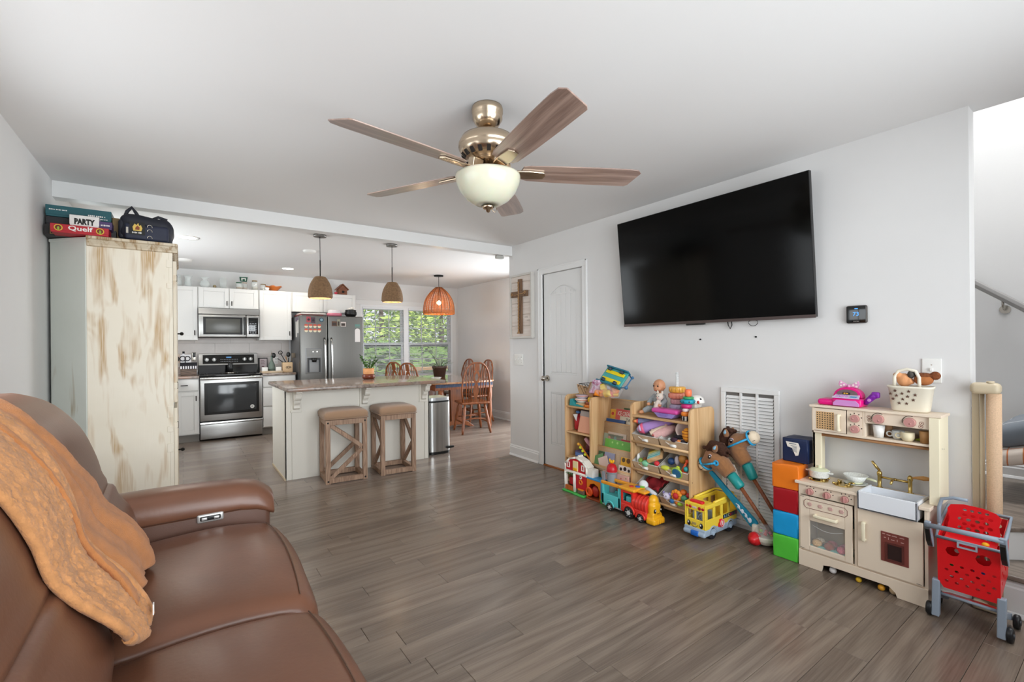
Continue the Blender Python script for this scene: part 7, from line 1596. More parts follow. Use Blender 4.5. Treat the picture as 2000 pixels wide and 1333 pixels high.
for y in(by0+th,(by0+by1)/2-.006,by1-th-.012):m.box(bx0,bx0+th,y,y+.012,.128,.185)
m.box(bx1-th,bx1,by0+th,by1-th,zs,zt_);m.box(bx0+th,bx0+.11,by0+th,by1-th,.222,zt_);m.box(bx0+th,bx1-th,by0+th,by1-th,zs,zs+.012);bd=obj('body',m,BY,t,bev=.004)
m=MB();m.tube([(bx0+.11,by1-.006,zt_+.004),(bx1-.04,by1-.006,zt_+.015),(bx1-.006,by1-.02,zt_+.015),(bx1-.006,by0+.02,zt_+.012),(bx1-.04,by0+.006,zt_+.01),(bx0+.11,by0+.006,zt_+.002)],.008,8);obj('top_rail',m,BY,bd)
m=MB();m.rbox(bx0+.012,bx0+.045,by0+.03,by1-.03,zt_-.001,zt_+.016,.007);obj('roof_light',m,col('#d8232c',.3),bd)
for y,r in((by1-.02,.0075),(by1-.042,.0105),(by0+.042,.0115),(by0+.018,.009)):m=MB();m.sph((bx0-.001,y,.206),(.005,r,r),12,8);obj('red_lamp',m,col('#b0141c',.25),bd)
m=MB();m.rbox(bx0-.003,bx0+.001,(by0+by1)/2-.012,(by0+by1)/2+.018,.2,.212,.001);obj('sign',m,col('#d8c0c4',.5),bd)
for k in range(2):
 for s in(0,1):m=MB();m.rbox(bx0+.045+k*.085,bx0+.075+k*.085,by0+.03+s*.055,by0+.07+s*.055,.08,.165,.008);obj('seat',m,BG,t)
m=MB();m.torus((bx0+.03,by0+.05,.14),.018,.004,'x',16,6);obj('steering_wheel',m,BG,t)
for s,y in((-1,by0+.03),(1,by1-.032)):
 m=MB();m.sph((bx0-.001,y,.095),(.004,.013,.018),14,10);e=obj('eye',m,col('#1c1a1a',.2),bd)
 m=MB();m.sph((bx0-.0045,y+.003,.10),(.002,.005,.007),8,6);obj('eye_glint',m,W_,e)
m=MB();m.tube([(bx0-.002,(by0+by1)/2+.002+k*.006,.078+.0009*k*k)for k in range(-4,5)],.0018,5);obj('smile',m,col('#5a3a14',.5),bd)
m=MB();m.rbox(bx0-.003,bx0+.001,(by0+by1)/2-.01,(by0+by1)/2+.02,.092,.108,.001);obj('licence_plate',m,col('#a8925a',.5),bd)
for x in(bx0+.085,bx1-.085):
 for y,s in((by0+.012,-1),(by1-.012,1)):
  m=MB();r=.039;w=.018;m.lathe([(0,-w),(r*.92,-w),(r,-w*.5),(r,w*.5),(r*.9,w*.8),(r*.6,w*.6),(0,w*.5)],(0,0,0),24);m.v=[Vector((x+p.x,y-s*-1*p.z if s<0 else y+p.z,r+p.y))for p in m.v]if s>0 else[Vector((x+p.x,y-p.z,r+p.y))for p in m.v]
  wl=obj('wheel',m,col('#23252c',.5),t);m=MB();m.cyl((x,y+s*w*.4,r),(x,y+s*w*1.0,r),r*.33,n=16);obj('hub',m,col('#a9bccf',.35),wl)
 m=MB();m.tube([(x+.046*math.cos(a),by0-.001,.039+.046*math.sin(a))for a in[PI*k/12 for k in range(13)]],.005,6);obj('wheel_arch',m,BG,t)
m=MB();m.box(bx0+.205,bx1-.005,by0-.0025,by0,.107,.133);sg_=obj('letter_band',m,col('#22222a',.5),bd)
for k,(c_,cc)in enumerate(zip('ABC',('#8fc3e8','#7fb0a8','#d8e0b0'))):text(c_,.026,(bx0+.222+k*.025,by0-.0028,.120),'-y',col(cc,.5),sg_,.0003,bold=.02)
for k,cc in enumerate(('#b01c2a','#6a3a6a','#4a5a4a','#7a2a3a')):m=MB();m.rbox(bx0+.286+k*.023,bx0+.304+k*.023,by0-.0034,by0-.0024,.111,.129,.0004);obj('letter_block',m,col(cc,.5),sg_)
m=MB();sxx=bx0+.178;m.box(sxx-.034,sxx-.005,by0-.008,by0-.001,.068,.09);m.box(sxx-.02,sxx,by0-.008,by0-.001,.1,.115);obj('stop_arm',m,col('#e0261f',.4),bd)
m=MB();m.cyl((sxx,by0-.006,.088),(sxx,by0-.012,.088),.029,n=8);sp_=obj('stop_sign',m,col('#e0324a',.4),bd)
m=MB();m.torus((sxx,by0-.0125,.088),.022,.0018,'y',20,5);m.rbox(sxx-.006,sxx+.007,by0-.014,by0-.012,.076,.102,.003);obj('hand_print',m,W_,sp_)
# ================================================================ hobby horses and push toy
M_hide=mat('plush_brown','#8f6038',.95,ns=60,na=.12,bump=.35,bs=350,sheen=.25);M_mane=mat('mane_brown','#3f2417',.95,ns=80,na=.3,bump=.8,bs=200)
M_muz=mat('plush_cream2','#e3d2b8',.9,bump=.2,bs=300);M_brid=mat('bridle_blue','#2f9fd0',.5,ns=60,na=.25);M_stick=wood('stick_brown','#6a3519','#8f4f2a',2,1,.5,False,20);M_grip=col('#1f8f8c',.4)
def horse(label,x,P,rot):
 """P: named points in the plane x (y, z); the head is a stuffed plush on a stick"""
 t=thing('hobby_horse',label,'hobby horse',(x,P['foot'][0],0),world=True,group='stick horses leaning on the wall vent')
 V=lambda n,dx=0:Vector((x+dx,*P[n]))
 m=MB();mz,br,nk,ba=V('muzzle'),V('brow'),V('neck'),V('base')
 m.tube([mz,mz.lerp(br,.35),mz.lerp(br,.7),br,br.lerp(nk,.5),nk,ba],[.034,.04,.048,.058,.062,.058,.046],16);m.sph(br,(.045,.06,.06),14,10);hd=blob('head',m,M_hide,t,.005,6)
 m=MB();m.tube([mz+(mz-br).normalized()*.026,mz+(mz-br).normalized()*.012,mz,mz.lerp(br,.16)],[.024,.038,.043,.044],16);blob('muzzle_patch',m,M_muz,hd,.004,3)
 dr=(mz-br).normalized();up=Vector((0,-dr.z,dr.y));up=up if up.z*rot>0 or True else-up
 side=Vector((-1,0,0))
 n_=V('nostril');m=MB();m.sph((x-.036,n_.y,n_.z),(.006,.006,.009),8,6);obj('nostril',m,M_black,hd)
 e=V('eye');m=MB();m.sph((x-.050,e.y,e.z),(.010,.015,.017),14,10);ey=obj('eye',m,col('#201a1e',.12),hd);m=MB();m.sph((x-.058,e.y-.004,e.z+.006),(.004,.004,.005),8,6);obj('eye_glint',m,W_,ey)
 m=MB();m.sph((x-.047,e.y,e.z),(.008,.019,.02),12,8);obj('eye_patch',m,col('#c9b8c4',.6),hd)
 s0=V('mouth');m=MB();m.tube([Vector((x-.036,s0.y+P['mdir'][0]*k*.007,s0.z+P['mdir'][1]*k*.007+.0012*k*k))for k in range(-2,3)],.0018,5);obj('smile',m,M_dark,hd)
 for s in(-1,1):
  m=MB();er=V('ear');m.tube([er+Vector((s*.035,0,0)),er+Vector((s*.045,P['earv'][0]*.5,P['earv'][1]*.5)),er+Vector((s*.045,*P['earv']))],[.018,.02,.005],10);ear=blob('ear',m,M_hide,hd,.004)
  if s<0:m=MB();m.tube([er+Vector((-.05,P['earv'][0]*.2,P['earv'][1]*.2)),er+Vector((-.058,P['earv'][0]*.5,P['earv'][1]*.5)),er+Vector((-.052,P['earv'][0]*.85,P['earv'][1]*.85))],[.006,.011,.004],8);obj('ear_lining',m,col('#7fa8c0',.7),ear)
 m=MB();q=[Vector((x,*p))for p in P['mane']];m.tube(q,[.028,.04,.042,.036,.026][:len(q)],12)
 rgm=random.Random(2)
 for k in range(40):a=q[0].lerp(q[-1],rgm.random())if len(q)<3 else q[rgm.randrange(len(q))]+Vector((rgm.uniform(-.02,.02),rgm.uniform(-.02,.02),rgm.uniform(-.02,.02)));m.sph(a+Vector((rgm.uniform(-.02,.02),rgm.uniform(-.02,.02),rgm.uniform(-.02,.02))),.014,6,5)
 blob('mane',m,M_mane,hd,.005,2)
 # bridle: a noseband round the muzzle and a cheek strap to the ring
 c=mz.lerp(br,.2);d=dr;u=d.orthogonal().normalized();w=d.cross(u);m=MB();m.tube([c+(u*math.cos(2*PI*k/24)+w*math.sin(2*PI*k/24))*.045 for k in range(24)],.0075,6,True)
 ck=V('cheek',-.062);m.tube([c+Vector((-.045,0,0)),c.lerp(ck,.5)+Vector((-.03,0,0)),ck],.007,6);m.torus((ck.x+.002,ck.y,ck.z),.014,.006,'x',14,6);obj('bridle',m,M_brid,hd)
 g0,g1=V('base'),V('grip');m=MB();m.tube([g0,g0.lerp(g1,.08),g0.lerp(g1,.9),g1],[.026,.033,.032,.024],14);obj('grip',m,M_grip,t)
 f=Vector((x+P.get('fdx',.06),*P['foot']));m=MB();m.cyl(g1,f,.012,n=12);obj('stick',m,M_stick,t)
 return t,hd
h1,hd1=horse('brown plush hobby horse in front, its muzzle low toward the bins',2.942,dict(muzzle=(1.838,.437),brow=(1.772,.505),neck=(1.70,.47),base=(1.645,.418),grip=(1.575,.345),foot=(1.385,.02),nostril=(1.848,.452),eye=(1.762,.515),mouth=(1.832,.415),mdir=(.8,-.5),ear=(1.735,.56),earv=(-.02,.045),mane=[(1.80,.55),(1.77,.585),(1.72,.58),(1.68,.55)],cheek=(1.712,.487),fdx=.09),1)
h2,hd2=horse('brown plush hobby horse behind, its muzzle raised toward the play kitchen',3.055,dict(muzzle=(1.545,.665),brow=(1.655,.615),neck=(1.66,.555),base=(1.60,.48),grip=(1.55,.385),foot=(1.345,.02),nostril=(1.565,.69),eye=(1.675,.625),mouth=(1.535,.645),mdir=(-.9,.25),ear=(1.715,.65),earv=(.0,.05),mane=[(1.70,.675),(1.725,.67),(1.745,.63),(1.745,.58),(1.73,.545)],cheek=(1.715,.568),fdx=.07),1)
m=MB();m.prism([(1.645,.475),(1.665,.465),(1.63,.385),(1.61,.395)],'x',2.986,2.988);obj('care_tag',m,W_,h2)
m=MB();m.prism([(1.618,.392),(1.626,.388),(1.62,.376),(1.612,.38)],'x',2.9855,2.9862);obj('tag_print',m,M_dark,h2)
for k in range(3):m=MB();m.sph((2.922,1.60+.014*k,.385-.02*(k%2)),(.005,.01,.01),8,6);obj('grip_sticker',m,col(('#d9b23a','#3f8f4a','#c26a8a')[k],.5),h1)
t=thing('push_popper','corn-popper push toy with a blue handle and a clear dome of balls','push toy',(3.0,1.48,0),world=True)
a,b=Vector((2.945,1.79,.405)),Vector((3.0,1.515,.105));d=(b-a).normalized();n_=Vector((1,0,0));s=d.cross(n_).normalized()
m=MB();hw=.022
vs=[]
for q,w_ in((0,.012),(.06,.016),(.5,.02),(.95,.03),(1.0,.026)):
 p=a.lerp(b,q)
 for(o1,o2)in((-1,-1),(1,-1),(1,1),(-1,1)):vs.append(p+s*(w_*o1)+n_*(.010*o2))
m.add(vs,[(i*4+k,i*4+(k+1)%4,(i+1)*4+(k+1)%4,(i+1)*4+k)for i in range(4)for k in range(4)]+[(3,2,1,0),(16,17,18,19)]);hn=obj('handle',m,col('#1a7f9c',.35),t,bev=.004)
m=MB()
for q,r_ in((.66,.010),(.74,.012),(.82,.010),(.9,.014)):p=a.lerp(b,q)-n_*.0115;m.sph(p,(.002,r_*.9,r_*1.2),10,8)
m.tube([a.lerp(b,.6+.04*k)-n_*.0115+s*(.008*math.sin(k*1.6))for k in range(9)],.003,5);obj('handle_sticker',m,col('#d5dbe6',.5),hn,kind='stuff')
m=MB();m.lathe([(0,.012),(.05,.016),(.068,.04),(.072,.062),(.066,.066),(0,.06)],(3.0,1.45,0),28);m.rbox(2.97,3.02,1.49,1.53,.05,.12,.014);blob('base',m,col('#d9d2c4',.4),t,.004)
m=MB();m.lathe([(.066,.064),(.064,.09),(.05,.118),(.026,.133),(0,.137)],(3.0,1.45,0),28);obj('dome',m,mat('clear_dome','#f5f5f5',.05,alpha=.22,spec=.8),t)
for k in range(9):a_=k*2.4;m=MB();m.sph((3.0+.035*math.cos(a_)*(k%3)/2,1.45+.035*math.sin(a_),.078+.012*(k%2)),.011,10,8);obj('popper_ball',m,col(('#d8323a','#8fc23a','#e07a2a','#c2286e')[k%4],.3),t)
m=MB();m.M=Matrix.Translation((2.945,1.492,.042))@Matrix.Rotation(R(-90),4,'Y');m.lathe([(0,-.02),(.04,-.018),(.042,0),(.036,.018),(.022,.03),(.02,.042),(0,.044)],(0,0,0),22);obj('wheel',m,col('#d01f26',.3),t)
m=MB();m.cyl((3.05,1.43,.041),(3.075,1.425,.041),.04,n=22);obj('wheel',m,col('#d01f26',.3),t)
m=MB();m.box(3.03,3.06,1.385,1.40,.06,.1);obj('blue_clip',m,col('#1a7f9c',.35),t,bev=.003)
# ================================================================ soft cubes
def scube(label,x,y,z,s,c,rz=0,tagp=False):
 t=thing('soft_cube',label,'cube',(x,y,z),rz,'soft fabric cubes in the stack');h=s/2
 wp=lambda p:(p[0]*(1-.02*math.sin(p[2]*40)),p[1]*(1-.02*math.cos(p[2]*35)),p[2]+.002*math.sin(p[0]*50+p[1]*30))
 m=MB();m.rbox(-h,h,-h,h,0,s,.009,3,5,wp);obj('cube',m,mat('vinyl_'+c,c,.42,ns=9,na=.06,bump=.25,bs=18),t)
 e=h-.003;m=MB()
 for zz in(.004,s-.004):m.tube([(-e,-e,zz),(e,-e,zz),(e,e,zz),(-e,e,zz)],.0028,5,True)
 for(aa,bb)in((-e,-e),(e,-e),(e,e),(-e,e)):m.tube([(aa,bb,.004),(aa,bb,s-.004)],.0028,5)
 obj('seam_piping',m,MATS['vinyl_'+c],t)
 if tagp:m=MB();m.prism([(.05,.12),(-.02,.118),(-.03,.09),(-.02,.045),(-.005,.04),(.015,.085),(.04,.09)],'x',-h-.003,-h-.001);lb=obj('paper_label',m,W_,t);m=MB();[m.box(-h-.0035,-h-.003,-.012,.012+.01*(k%2),.062+k*.007,.0645+k*.007)for k in range(6)];m.box(-h-.0035,-h-.003,-.01,.03,.108,.112);obj('label_print',m,col('#5a6470',.6),lb)
 return t
scube('green soft cube at the bottom of the stack beside the play kitchen',2.968,1.29,0,.139,'#55c43f')
scube('bright blue soft cube second from the floor in the stack',2.968,1.29,.1395,.139,'#159bd8',R(1))
scube('dark red soft cube in the middle of the stack',2.972,1.288,.279,.139,'#a8121f',R(-1))
scube('orange soft cube above the dark red one in the stack',2.972,1.291,.4185,.146,'#e8791a',R(3))
scube('navy soft cube with a torn paper label on top of the stack',3.052,1.265,.566,.142,'#17264a',R(-2),True)
# ================================================================ wooden play kitchen
M_pk=mat('play_cream','#e6d5c0',.45,ns=2,na=.02);M_pk2=mat('play_ivory','#ece2c6',.45);M_pink=mat('knob_pink','#c08a84',.4);M_brass=mat('toy_brass','#c9ad6a',.25,1.0);M_dot=mat('print_dark','#33261f',.6)
M_drk=mat('print_maroon','#6b2a28',.55)
PX,PB,PY0,PY1=2.90,3.118,.645,1.217
t=thing('play_kitchen','cream wooden play kitchen with oven, white sink and hutch against the wall','play kitchen',(3.0,.93,0),world=True)
m=MB();m.box(PX+.004,PB,PY0,PY0+.014,0,.472);m.box(PX+.004,PB,PY1-.014,PY1,0,.472);m.box(PX+.004,PB,.93,.944,.09,.472);m.box(PB-.008,PB,PY0,PY1,.05,.472);m.box(PX+.01,PB,PY0+.014,PY1-.014,.085,.098);obj('carcass',m,M_pk,t,bev=.002)
sk=[(PY1,0),(PY1,.09),(PY0,.09),(PY0,0),(.765,0),(.772,.022),(.80,.045),(1.06,.045),(1.092,.038),(1.10,0)]
m=MB();m.prism(sk,'x',PX,PX+.012);obj('skirt',m,M_pk,t,bev=.002)
# counter with the sink opening left clear
m=MB();m.box(PX-.016,PB,.925,PY1+.012,.472,.488);m.box(PX+.165,PB,PY0-.012,.925,.472,.488);m.box(PX-.016,PX+.165,PY0-.012,.676,.472,.488);obj('counter',m,M_pk,t,bev=.002)
m=MB();sx0,sx1,sy0,sy1=PX-.022,PX+.163,.678,.923
m.box(sx0,sx0+.012,sy0,sy1,.41,.503);m.box(sx1-.01,sx1,sy0,sy1,.42,.497);m.box(sx0,sx1,sy0,sy0+.01,.41,.503);m.box(sx0,sx1,sy1-.01,sy1,.41,.503);m.box(sx0,sx1,sy0,sy1,.41,.42);obj('sink',m,mat('sink_white','#e6e9ee',.25),t,bev=.003)
# control strip and oven
m=MB();m.box(PX,PX+.012,.944,PY1-.002,.412,.47);cs_=obj('control_strip',m,M_pk,t,bev=.002)
for y in(1.155,1.07,.985):
 m=MB();m.cyl((PX,y,.435),(PX-.016,y,.435),.019,.017,18);m.rbox(PX-.022,PX-.012,y-.004,y+.004,.419,.451,.003);k_=obj('knob',m,M_pink,cs_)
 for a in(60,95,130,165):m=MB();m.cyl((PX,y+.030*-math.cos(R(a))*-1,.435+.030*math.sin(R(a))),(PX-.0008,y+.030*-math.cos(R(a))*-1,.435+.030*math.sin(R(a))),.003,n=8);obj('dot',m,M_dot,cs_)
m=MB();oy0,oy1=.952,PY1-.01;wy0,wy1,wz0,wz1=.986,1.158,.127,.272
m.box(PX-.004,PX+.01,oy0,wy0,.10,.406);m.box(PX-.004,PX+.01,wy1,oy1,.10,.406);m.box(PX-.004,PX+.01,wy0,wy1,.10,wz0);m.box(PX-.004,PX+.01,wy0,wy1,wz1,.406);od=obj('oven_door',m,M_pk,t,bev=.002)
m=MB();m.box(PX+.002,PX+.005,wy0,wy1,wz0,wz1);obj('oven_glass',m,mat('acrylic','#f0f2f0',.03,alpha=.12,spec=.9),od)
m=MB();m.rbox(PX-.034,PX-.022,1.015,1.13,.30,.318,.006);m.rbox(PX-.03,PX-.002,1.118,1.13,.30,.318,.005);m.rbox(PX-.03,PX-.002,1.015,1.027,.30,.318,.005);obj('oven_handle',m,M_pk2,od)
m=MB();rr=.012
pts=[(PX-.0045,y,z)for y,z in((1.185,.365),(1.185,.377),(1.173,.389),(.985,.389),(.973,.377),(.973,.352),(.985,.340),(1.173,.340),(1.185,.352))];m.tube(pts,.0014,4,True);obj('printed_frame',m,M_drk,od)
for i,y in enumerate((1.155,1.103,1.052,1.0)):
 m=MB();m.rbox(PX-.007,PX-.0035,y-.009,y+.009,.355,.374,.003);m.box(PX-.0065,PX-.004,y-.012,y+.012,.362,.366);obj('printed_icon',m,mat('icon_pink','#c9a29a',.5),od)
for z in(.105,.40):m=MB();m.box(PX-.0045,PX-.0035,1.185,1.205,z,z+.002);obj('hinge_pin',m,M_dot,od)
m=MB();m.box(PB-.016,PB-.009,.95,PY1-.02,.10,.40);obj('oven_back',m,mat('oven_back','#c9b08a',.6),t)
m=MB();m.box(PX+.02,PB-.01,.95,PY1-.02,.282,.286);obj('oven_shelf',m,mat('shelf_teal','#2f4f4a',.6),t)
m=MB();m.tube([(PX+.012,1.15-.03*k,.245-.02*math.sin(PI*k/5))for k in range(6)],.0012,5);obj('oven_string',m,W_,t)
# fridge-style door with the water panel
m=MB();dy0,dy1=.663,.928;py0_,py1_=.716,.827
m.box(PX-.004,PX+.01,dy0,dy1,.10,.404);dd=obj('cupboard_door',m,M_pk,t,bev=.002)
m=MB();m.rbox(PX-.03,PX-.018,.888,.906,.245,.345,.006);m.rbox(PX-.024,PX-.003,.888,.906,.333,.345,.004);m.rbox(PX-.024,PX-.003,.888,.906,.245,.257,.004);obj('door_handle',m,M_pk2,dd)
m=MB();M_mar=mat('panel_maroon','#7a3c34',.5)
m.box(PX-.0075,PX-.0038,py0_,py1_,.17,.32);wp_=obj('water_panel',m,M_mar,dd,bev=.002)
m=MB();m.frame('x',PX-.012,PX-.007,py0_+.018,py1_-.02,.18,.27,.008);obj('recess_frame',m,mat('recess_maroon','#5a2a24',.5),wp_)
m=MB();m.box(PX-.0085,PX-.0073,py0_+.026,py1_-.028,.188,.262);obj('recess',m,mat('recess_dark2','#2a1512',.5),wp_)
m=MB()
for i,(y,z,w_)in enumerate(((.815,.308,.012),(.795,.306,.016),(.772,.306,.02),(.742,.306,.018),(.81,.290,.008),(.795,.284,.002),(.778,.286,.014),(.76,.284,.002),(.74,.284,.012))):m.box(PX-.0082,PX-.0075,y-w_/2,y+w_/2,z,z+.003 if w_>.003 else z+.012)
obj('lettering',m,mat('panel_print','#cfa9a0',.6),wp_,kind='stuff')
m=MB();m.box(PX-.0045,PX-.0035,.668,.688,.105,.107);obj('hinge_pin',m,M_dot,dd)
# hutch
for y0,y1,x0 in((1.128,1.172,2.985),(.612,.651,2.955)):
 m=MB();m.box(x0,PB,y1-.014 if y0>1 else y0,y1,.488,.764 if y0>1 else.911)
 if y0>1:m.box(x0,x0+.014,y0,y1,.488,.764)
 obj('post',m,M_pk2,t,bev=.002)
HX=2.968;hy0,hy1=.652,1.17;hz0,hz1=.765,.912
m=MB();m.box(HX-.012,PB,.605,hy1+.008,hz1,hz1+.013);m.box(HX,PB,hy0,hy1,hz0,hz0+.012);m.box(PB-.008,PB,hy0,hy1,hz0,hz1);m.box(HX,PB,hy1-.012,hy1,hz0,hz1);m.box(HX+.002,PB,.913,.925,hz0,hz1);obj('hutch',m,M_pk,t,bev=.002)
m=MB();m.box(HX,HX+.01,.925,.995,hz0+.012,hz1);hp=obj('knob_panel',m,M_pk,t)
for z in(.868,.81):
 m=MB();m.cyl((HX,.958,z),(HX-.016,.958,z),.0215,.019,18);m.sph((HX-.016,.964,z),(.003,.005,.005),8,6);obj('knob',m,M_pink,hp)
 for a in(50,85,125,165):m=MB();m.cyl((HX,.958+.031*math.cos(R(180-a))*-1,z+.028*math.sin(R(a))),(HX-.0008,.958+.031*math.cos(R(180-a))*-1,z+.028*math.sin(R(a))),.0032,n=8);obj('dot',m,M_dot,hp)
m=MB();m.box(HX-.004,HX+.008,1.0,hy1-.004,hz0+.014,hz1-.004);mw=obj('microwave_door',m,M_pk,t,bev=.002)
m=MB();m.box(HX-.0048,HX-.0036,1.055,1.145,.79,.89);mp_=obj('perforated_panel',m,mat('panel_tan','#cfa878',.6),mw)
m=MB()
for i in range(7):
 for j in range(8):m.cyl((HX-.0049,1.062+i*.0127,.797+j*.0122),(HX-.0055,1.062+i*.0127,.797+j*.0122),.0033,n=6)
obj('holes',m,M_dot,mp_,kind='stuff')
m=MB();m.rbox(HX-.03,HX-.018,1.022,1.036,.79,.885,.005);m.rbox(HX-.024,HX-.003,1.022,1.036,.872,.885,.004);m.rbox(HX-.024,HX-.003,1.022,1.036,.79,.803,.004);obj('handle',m,M_pk2,mw)
m=MB();m.box(HX,HX+.01,hy0,.913,.85,hz1);up_=obj('upper_panel',m,M_pk,t,bev=.002)
for y,sg in((.853,1),(.725,1)):
 m=MB();m.cyl((HX,y,.878),(HX-.017,y,.878),.0245,.022,20);m.sph((HX-.017,y-.004,.872),(.003,.005,.005),8,6);obj('knob',m,M_pink,up_)
 m=MB();m.torus((HX-.0005,y,.878),.031,.0016,'x',16,5,R(60 if y>.8 else 70),R(185 if y>.8 else 190));m.v=[Vector((p.x,2*y-p.y,p.z))if y>.8 else p for p in m.v]if y>.8 else[Vector((p.x,2*y-p.y,p.z))for p in m.v];obj('printed_arc',m,M_dot,up_)
for y,z in((.895,.885),(.892,.868),(.68,.878),(.683,.862)):m=MB();m.torus((HX-.0005,y,z),.008,.0012,'x',12,4);m.sph((HX-.0005,y,z+.001),(.001,.003,.003),8,6);obj('printed_doodle',m,mat('doodle','#8a5a4a',.6),up_)
m=MB();m.cyl((HX+.03,hy0,.752),(HX+.03,hy1-.012,.752),.008,n=12);obj('hanging_rail',m,wood('rail_wood','#a9764a','#c59468',1,1,.5),t)
for z in(.66,.655):m=MB();m.cyl((3.0+(.66-z)*6,.6118,z+.1),(3.0+(.66-z)*6,.6105,z+.1),.003,n=8);obj('screw',m,M_chrome,t)
# burners and tap (fixed to the counter)
for y in(1.14,1.02):
 m=MB();m.cyl((2.985,y,.488),(2.985,y,.494),.045,n=24);br_=obj('burner',m,M_brass,t)
 for k in range(4):a=PI/4+PI/2*k;m=MB();m.rbox(2.985+.034*math.cos(a)-.017,2.985+.034*math.cos(a)+.017,y+.034*math.sin(a)-.004,y+.034*math.sin(a)+.004,.494,.506,.003);m.sph((2.985+.05*math.cos(a),y+.05*math.sin(a),.500),.007,8,6);obj('burner_arm',m,M_brass,br_)
m=MB();tx=3.085
for y,h in((.885,.085),(.755,.085)):m.lathe([(0,0),(.017,0),(.014,.006),(.009,.01),(.009,h-.02),(.012,h-.012),(.012,h),(.006,h+.01),(0,h+.012)],(tx,y,.488),16)
m.cyl((tx,.885,.488+.06),(tx,.755,.488+.06),.006,n=10);m.lathe([(0,.052),(.012,.055),(.012,.065),(0,.068)],(tx,.82,.488),12);m.tube([(tx,.82,.548),(tx-.04,.82,.55),(tx-.06,.82,.535)],.006,8);tp=obj('tap',m,M_brass,t)
m=MB();m.tube([(tx,.885,.585),(tx-.01,.895,.60),(tx-.02,.912,.632)],[.006,.008,.006],8);obj('tap_lever',m,M_brass,tp)
m=MB();m.tube([(tx,.75,.572),(tx-.004,.73,.578),(tx-.006,.70,.582),(tx-.006,.672,.584)],[.005,.007,.012,.008],10);obj('tap_lever',m,wood('lever_wood','#b98242','#d19c58',1),tp)
# ---------------------------------------------------------------- play kitchen wares
M_enam=mat('speckled_white','#e6e8e2',.35,ns=150,na=.12,detail=1)
t=thing('toy_pot','white checked toy pot with a pale lid and handles on the play burner','toy pot',(2.985,1.14,.507),world=True)
m=MB();m.lathe([(0,0),(.042,0),(.047,.006),(.05,.036),(.0535,.04),(.046,.04),(.042,.008),(0,.008)],(2.985,1.14,.507),28);pb=obj('pot',m,M_enam,t)
for s in(-1,1):m=MB();m.torus((2.985,1.14+s*.058,.538),.011,.003,'z',12,5);obj('handle',m,M_enam,pb)
m=MB();m.lathe([(.05,.041),(.04,.049),(.02,.054),(.006,.055),(.006,.062),(.011,.066),(0,.069)],(2.985,1.14,.507),28);obj('lid',m,mat('lid_sage','#d9dab8',.4),t)
t=thing('toy_pan','white speckled toy pan stacked on the toy plates','toy pan',(3.055,.97,.50),world=True)
m=MB();m.lathe([(0,.0),(.03,.0),(.036,.006),(.055,.034),(.058,.034),(.036,.0),(0,-.004)],(3.055,.985,.508),28);obj('pan',m,M_enam,t)
m=MB();m.tube([(3.05,.935,.535),(3.045,.905,.533),(3.04,.885,.53)],[.005,.007,.006],8);obj('handle',m,mat('lid_sage','#d9dab8',.4),t)
m=MB();m.lathe([(0,0),(.035,0),(.055,.008),(.056,.011),(.034,.004),(0,.004)],(3.055,.985,.4885),28);solo('toy_plate','pale toy plate under the speckled pan on the play counter','toy plate',m,M_enam)
m=MB();m.lathe([(0,0),(.028,0),(.036,.012),(.0,.012)],(3.055,.985,.4955),24);solo('toy_bowl','small sage toy bowl between plate and pan on the play counter','toy bowl',m,MATS['lid_sage'])
hz=hz0+.0125
t=thing('toy_cup','tall white toy tumbler in the hutch','toy cup',(3.0,.862,hz),world=True,group='toy cups in the hutch')
m=MB();m.lathe(glass([(0,.001),(.020,.001),(.027,.068)]),(3.0,.862,hz),24);obj('cup',m,M_white,t)
t=thing('toy_cup','tan toy tumbler behind the white one in the hutch','toy cup',(3.05,.85,hz),world=True,group='toy cups in the hutch')
m=MB();m.lathe(glass([(0,.001),(.018,.001),(.022,.065)]),(3.055,.838,hz),24);obj('cup',m,col('#b98f68',.5),t)
for(x,y,s,c,l)in((3.02,.785,.027,'#cfd0cc','grey white toy mug in the hutch'),(2.998,.742,.028,'#e3d6b4','cream toy mug at the hutch front')):
 t=thing('toy_mug',l,'toy mug',(x,y,hz),world=True,group='toy cups in the hutch')
 m=MB();m.lathe(glass([(0,.001),(s*.7,.001),(s,.018),(s,.045)]),(x,y,hz),24);obj('mug',m,col(c,.4),t)
 m=MB();m.torus((x-.006,y+s+.008,hz+.024),.012,.0035,'x',14,6);obj('handle',m,col(c,.4),t)
m=MB();m.lathe(glass([(0,.001),(.017,.001),(.022,.06)]),(2.995,.675,hz),24);solo('toy_cup','tan toy cup against the hutch end post','toy cup',m,col('#b0824f',.5),'toy cups in the hutch')
m=MB();m.tube([(3.03,.72,hz+.008),(3.03,.69,hz+.009)],.005,6);m.sph((3.03,.697,hz+.011),(.007,.012,.009),8,6);solo('toy_spoon','lime toy spoon lying in the hutch','toy spoon',m,col('#a9c23a',.4))
t=thing('cupcake_tray','teal tray of toy cupcakes inside the play oven','tray',(2.97,1.07,.099),world=True)
m=MB();m.rbox(2.915,3.0,.975,1.165,.100,.132,.01);obj('tray',m,mat('tray_teal','#5fa39a',.5),t)
for i in range(3):
 for j in range(2):
  x,y=2.936+j*.042,1.135-i*.062;c=('#c9a06a','#8f3f2a','#d9687f')[i]if j==0 else('#e0cdb0','#c25a62','#d98aa0')[i]
  m=MB();m.lathe([(0,.125),(.022,.125),(.026,.14),(.022,.152),(.012,.159),(0,.161)],(x,y,0),18);obj('cupcake',m,col(c,.7,ns=160,na=.35),t)
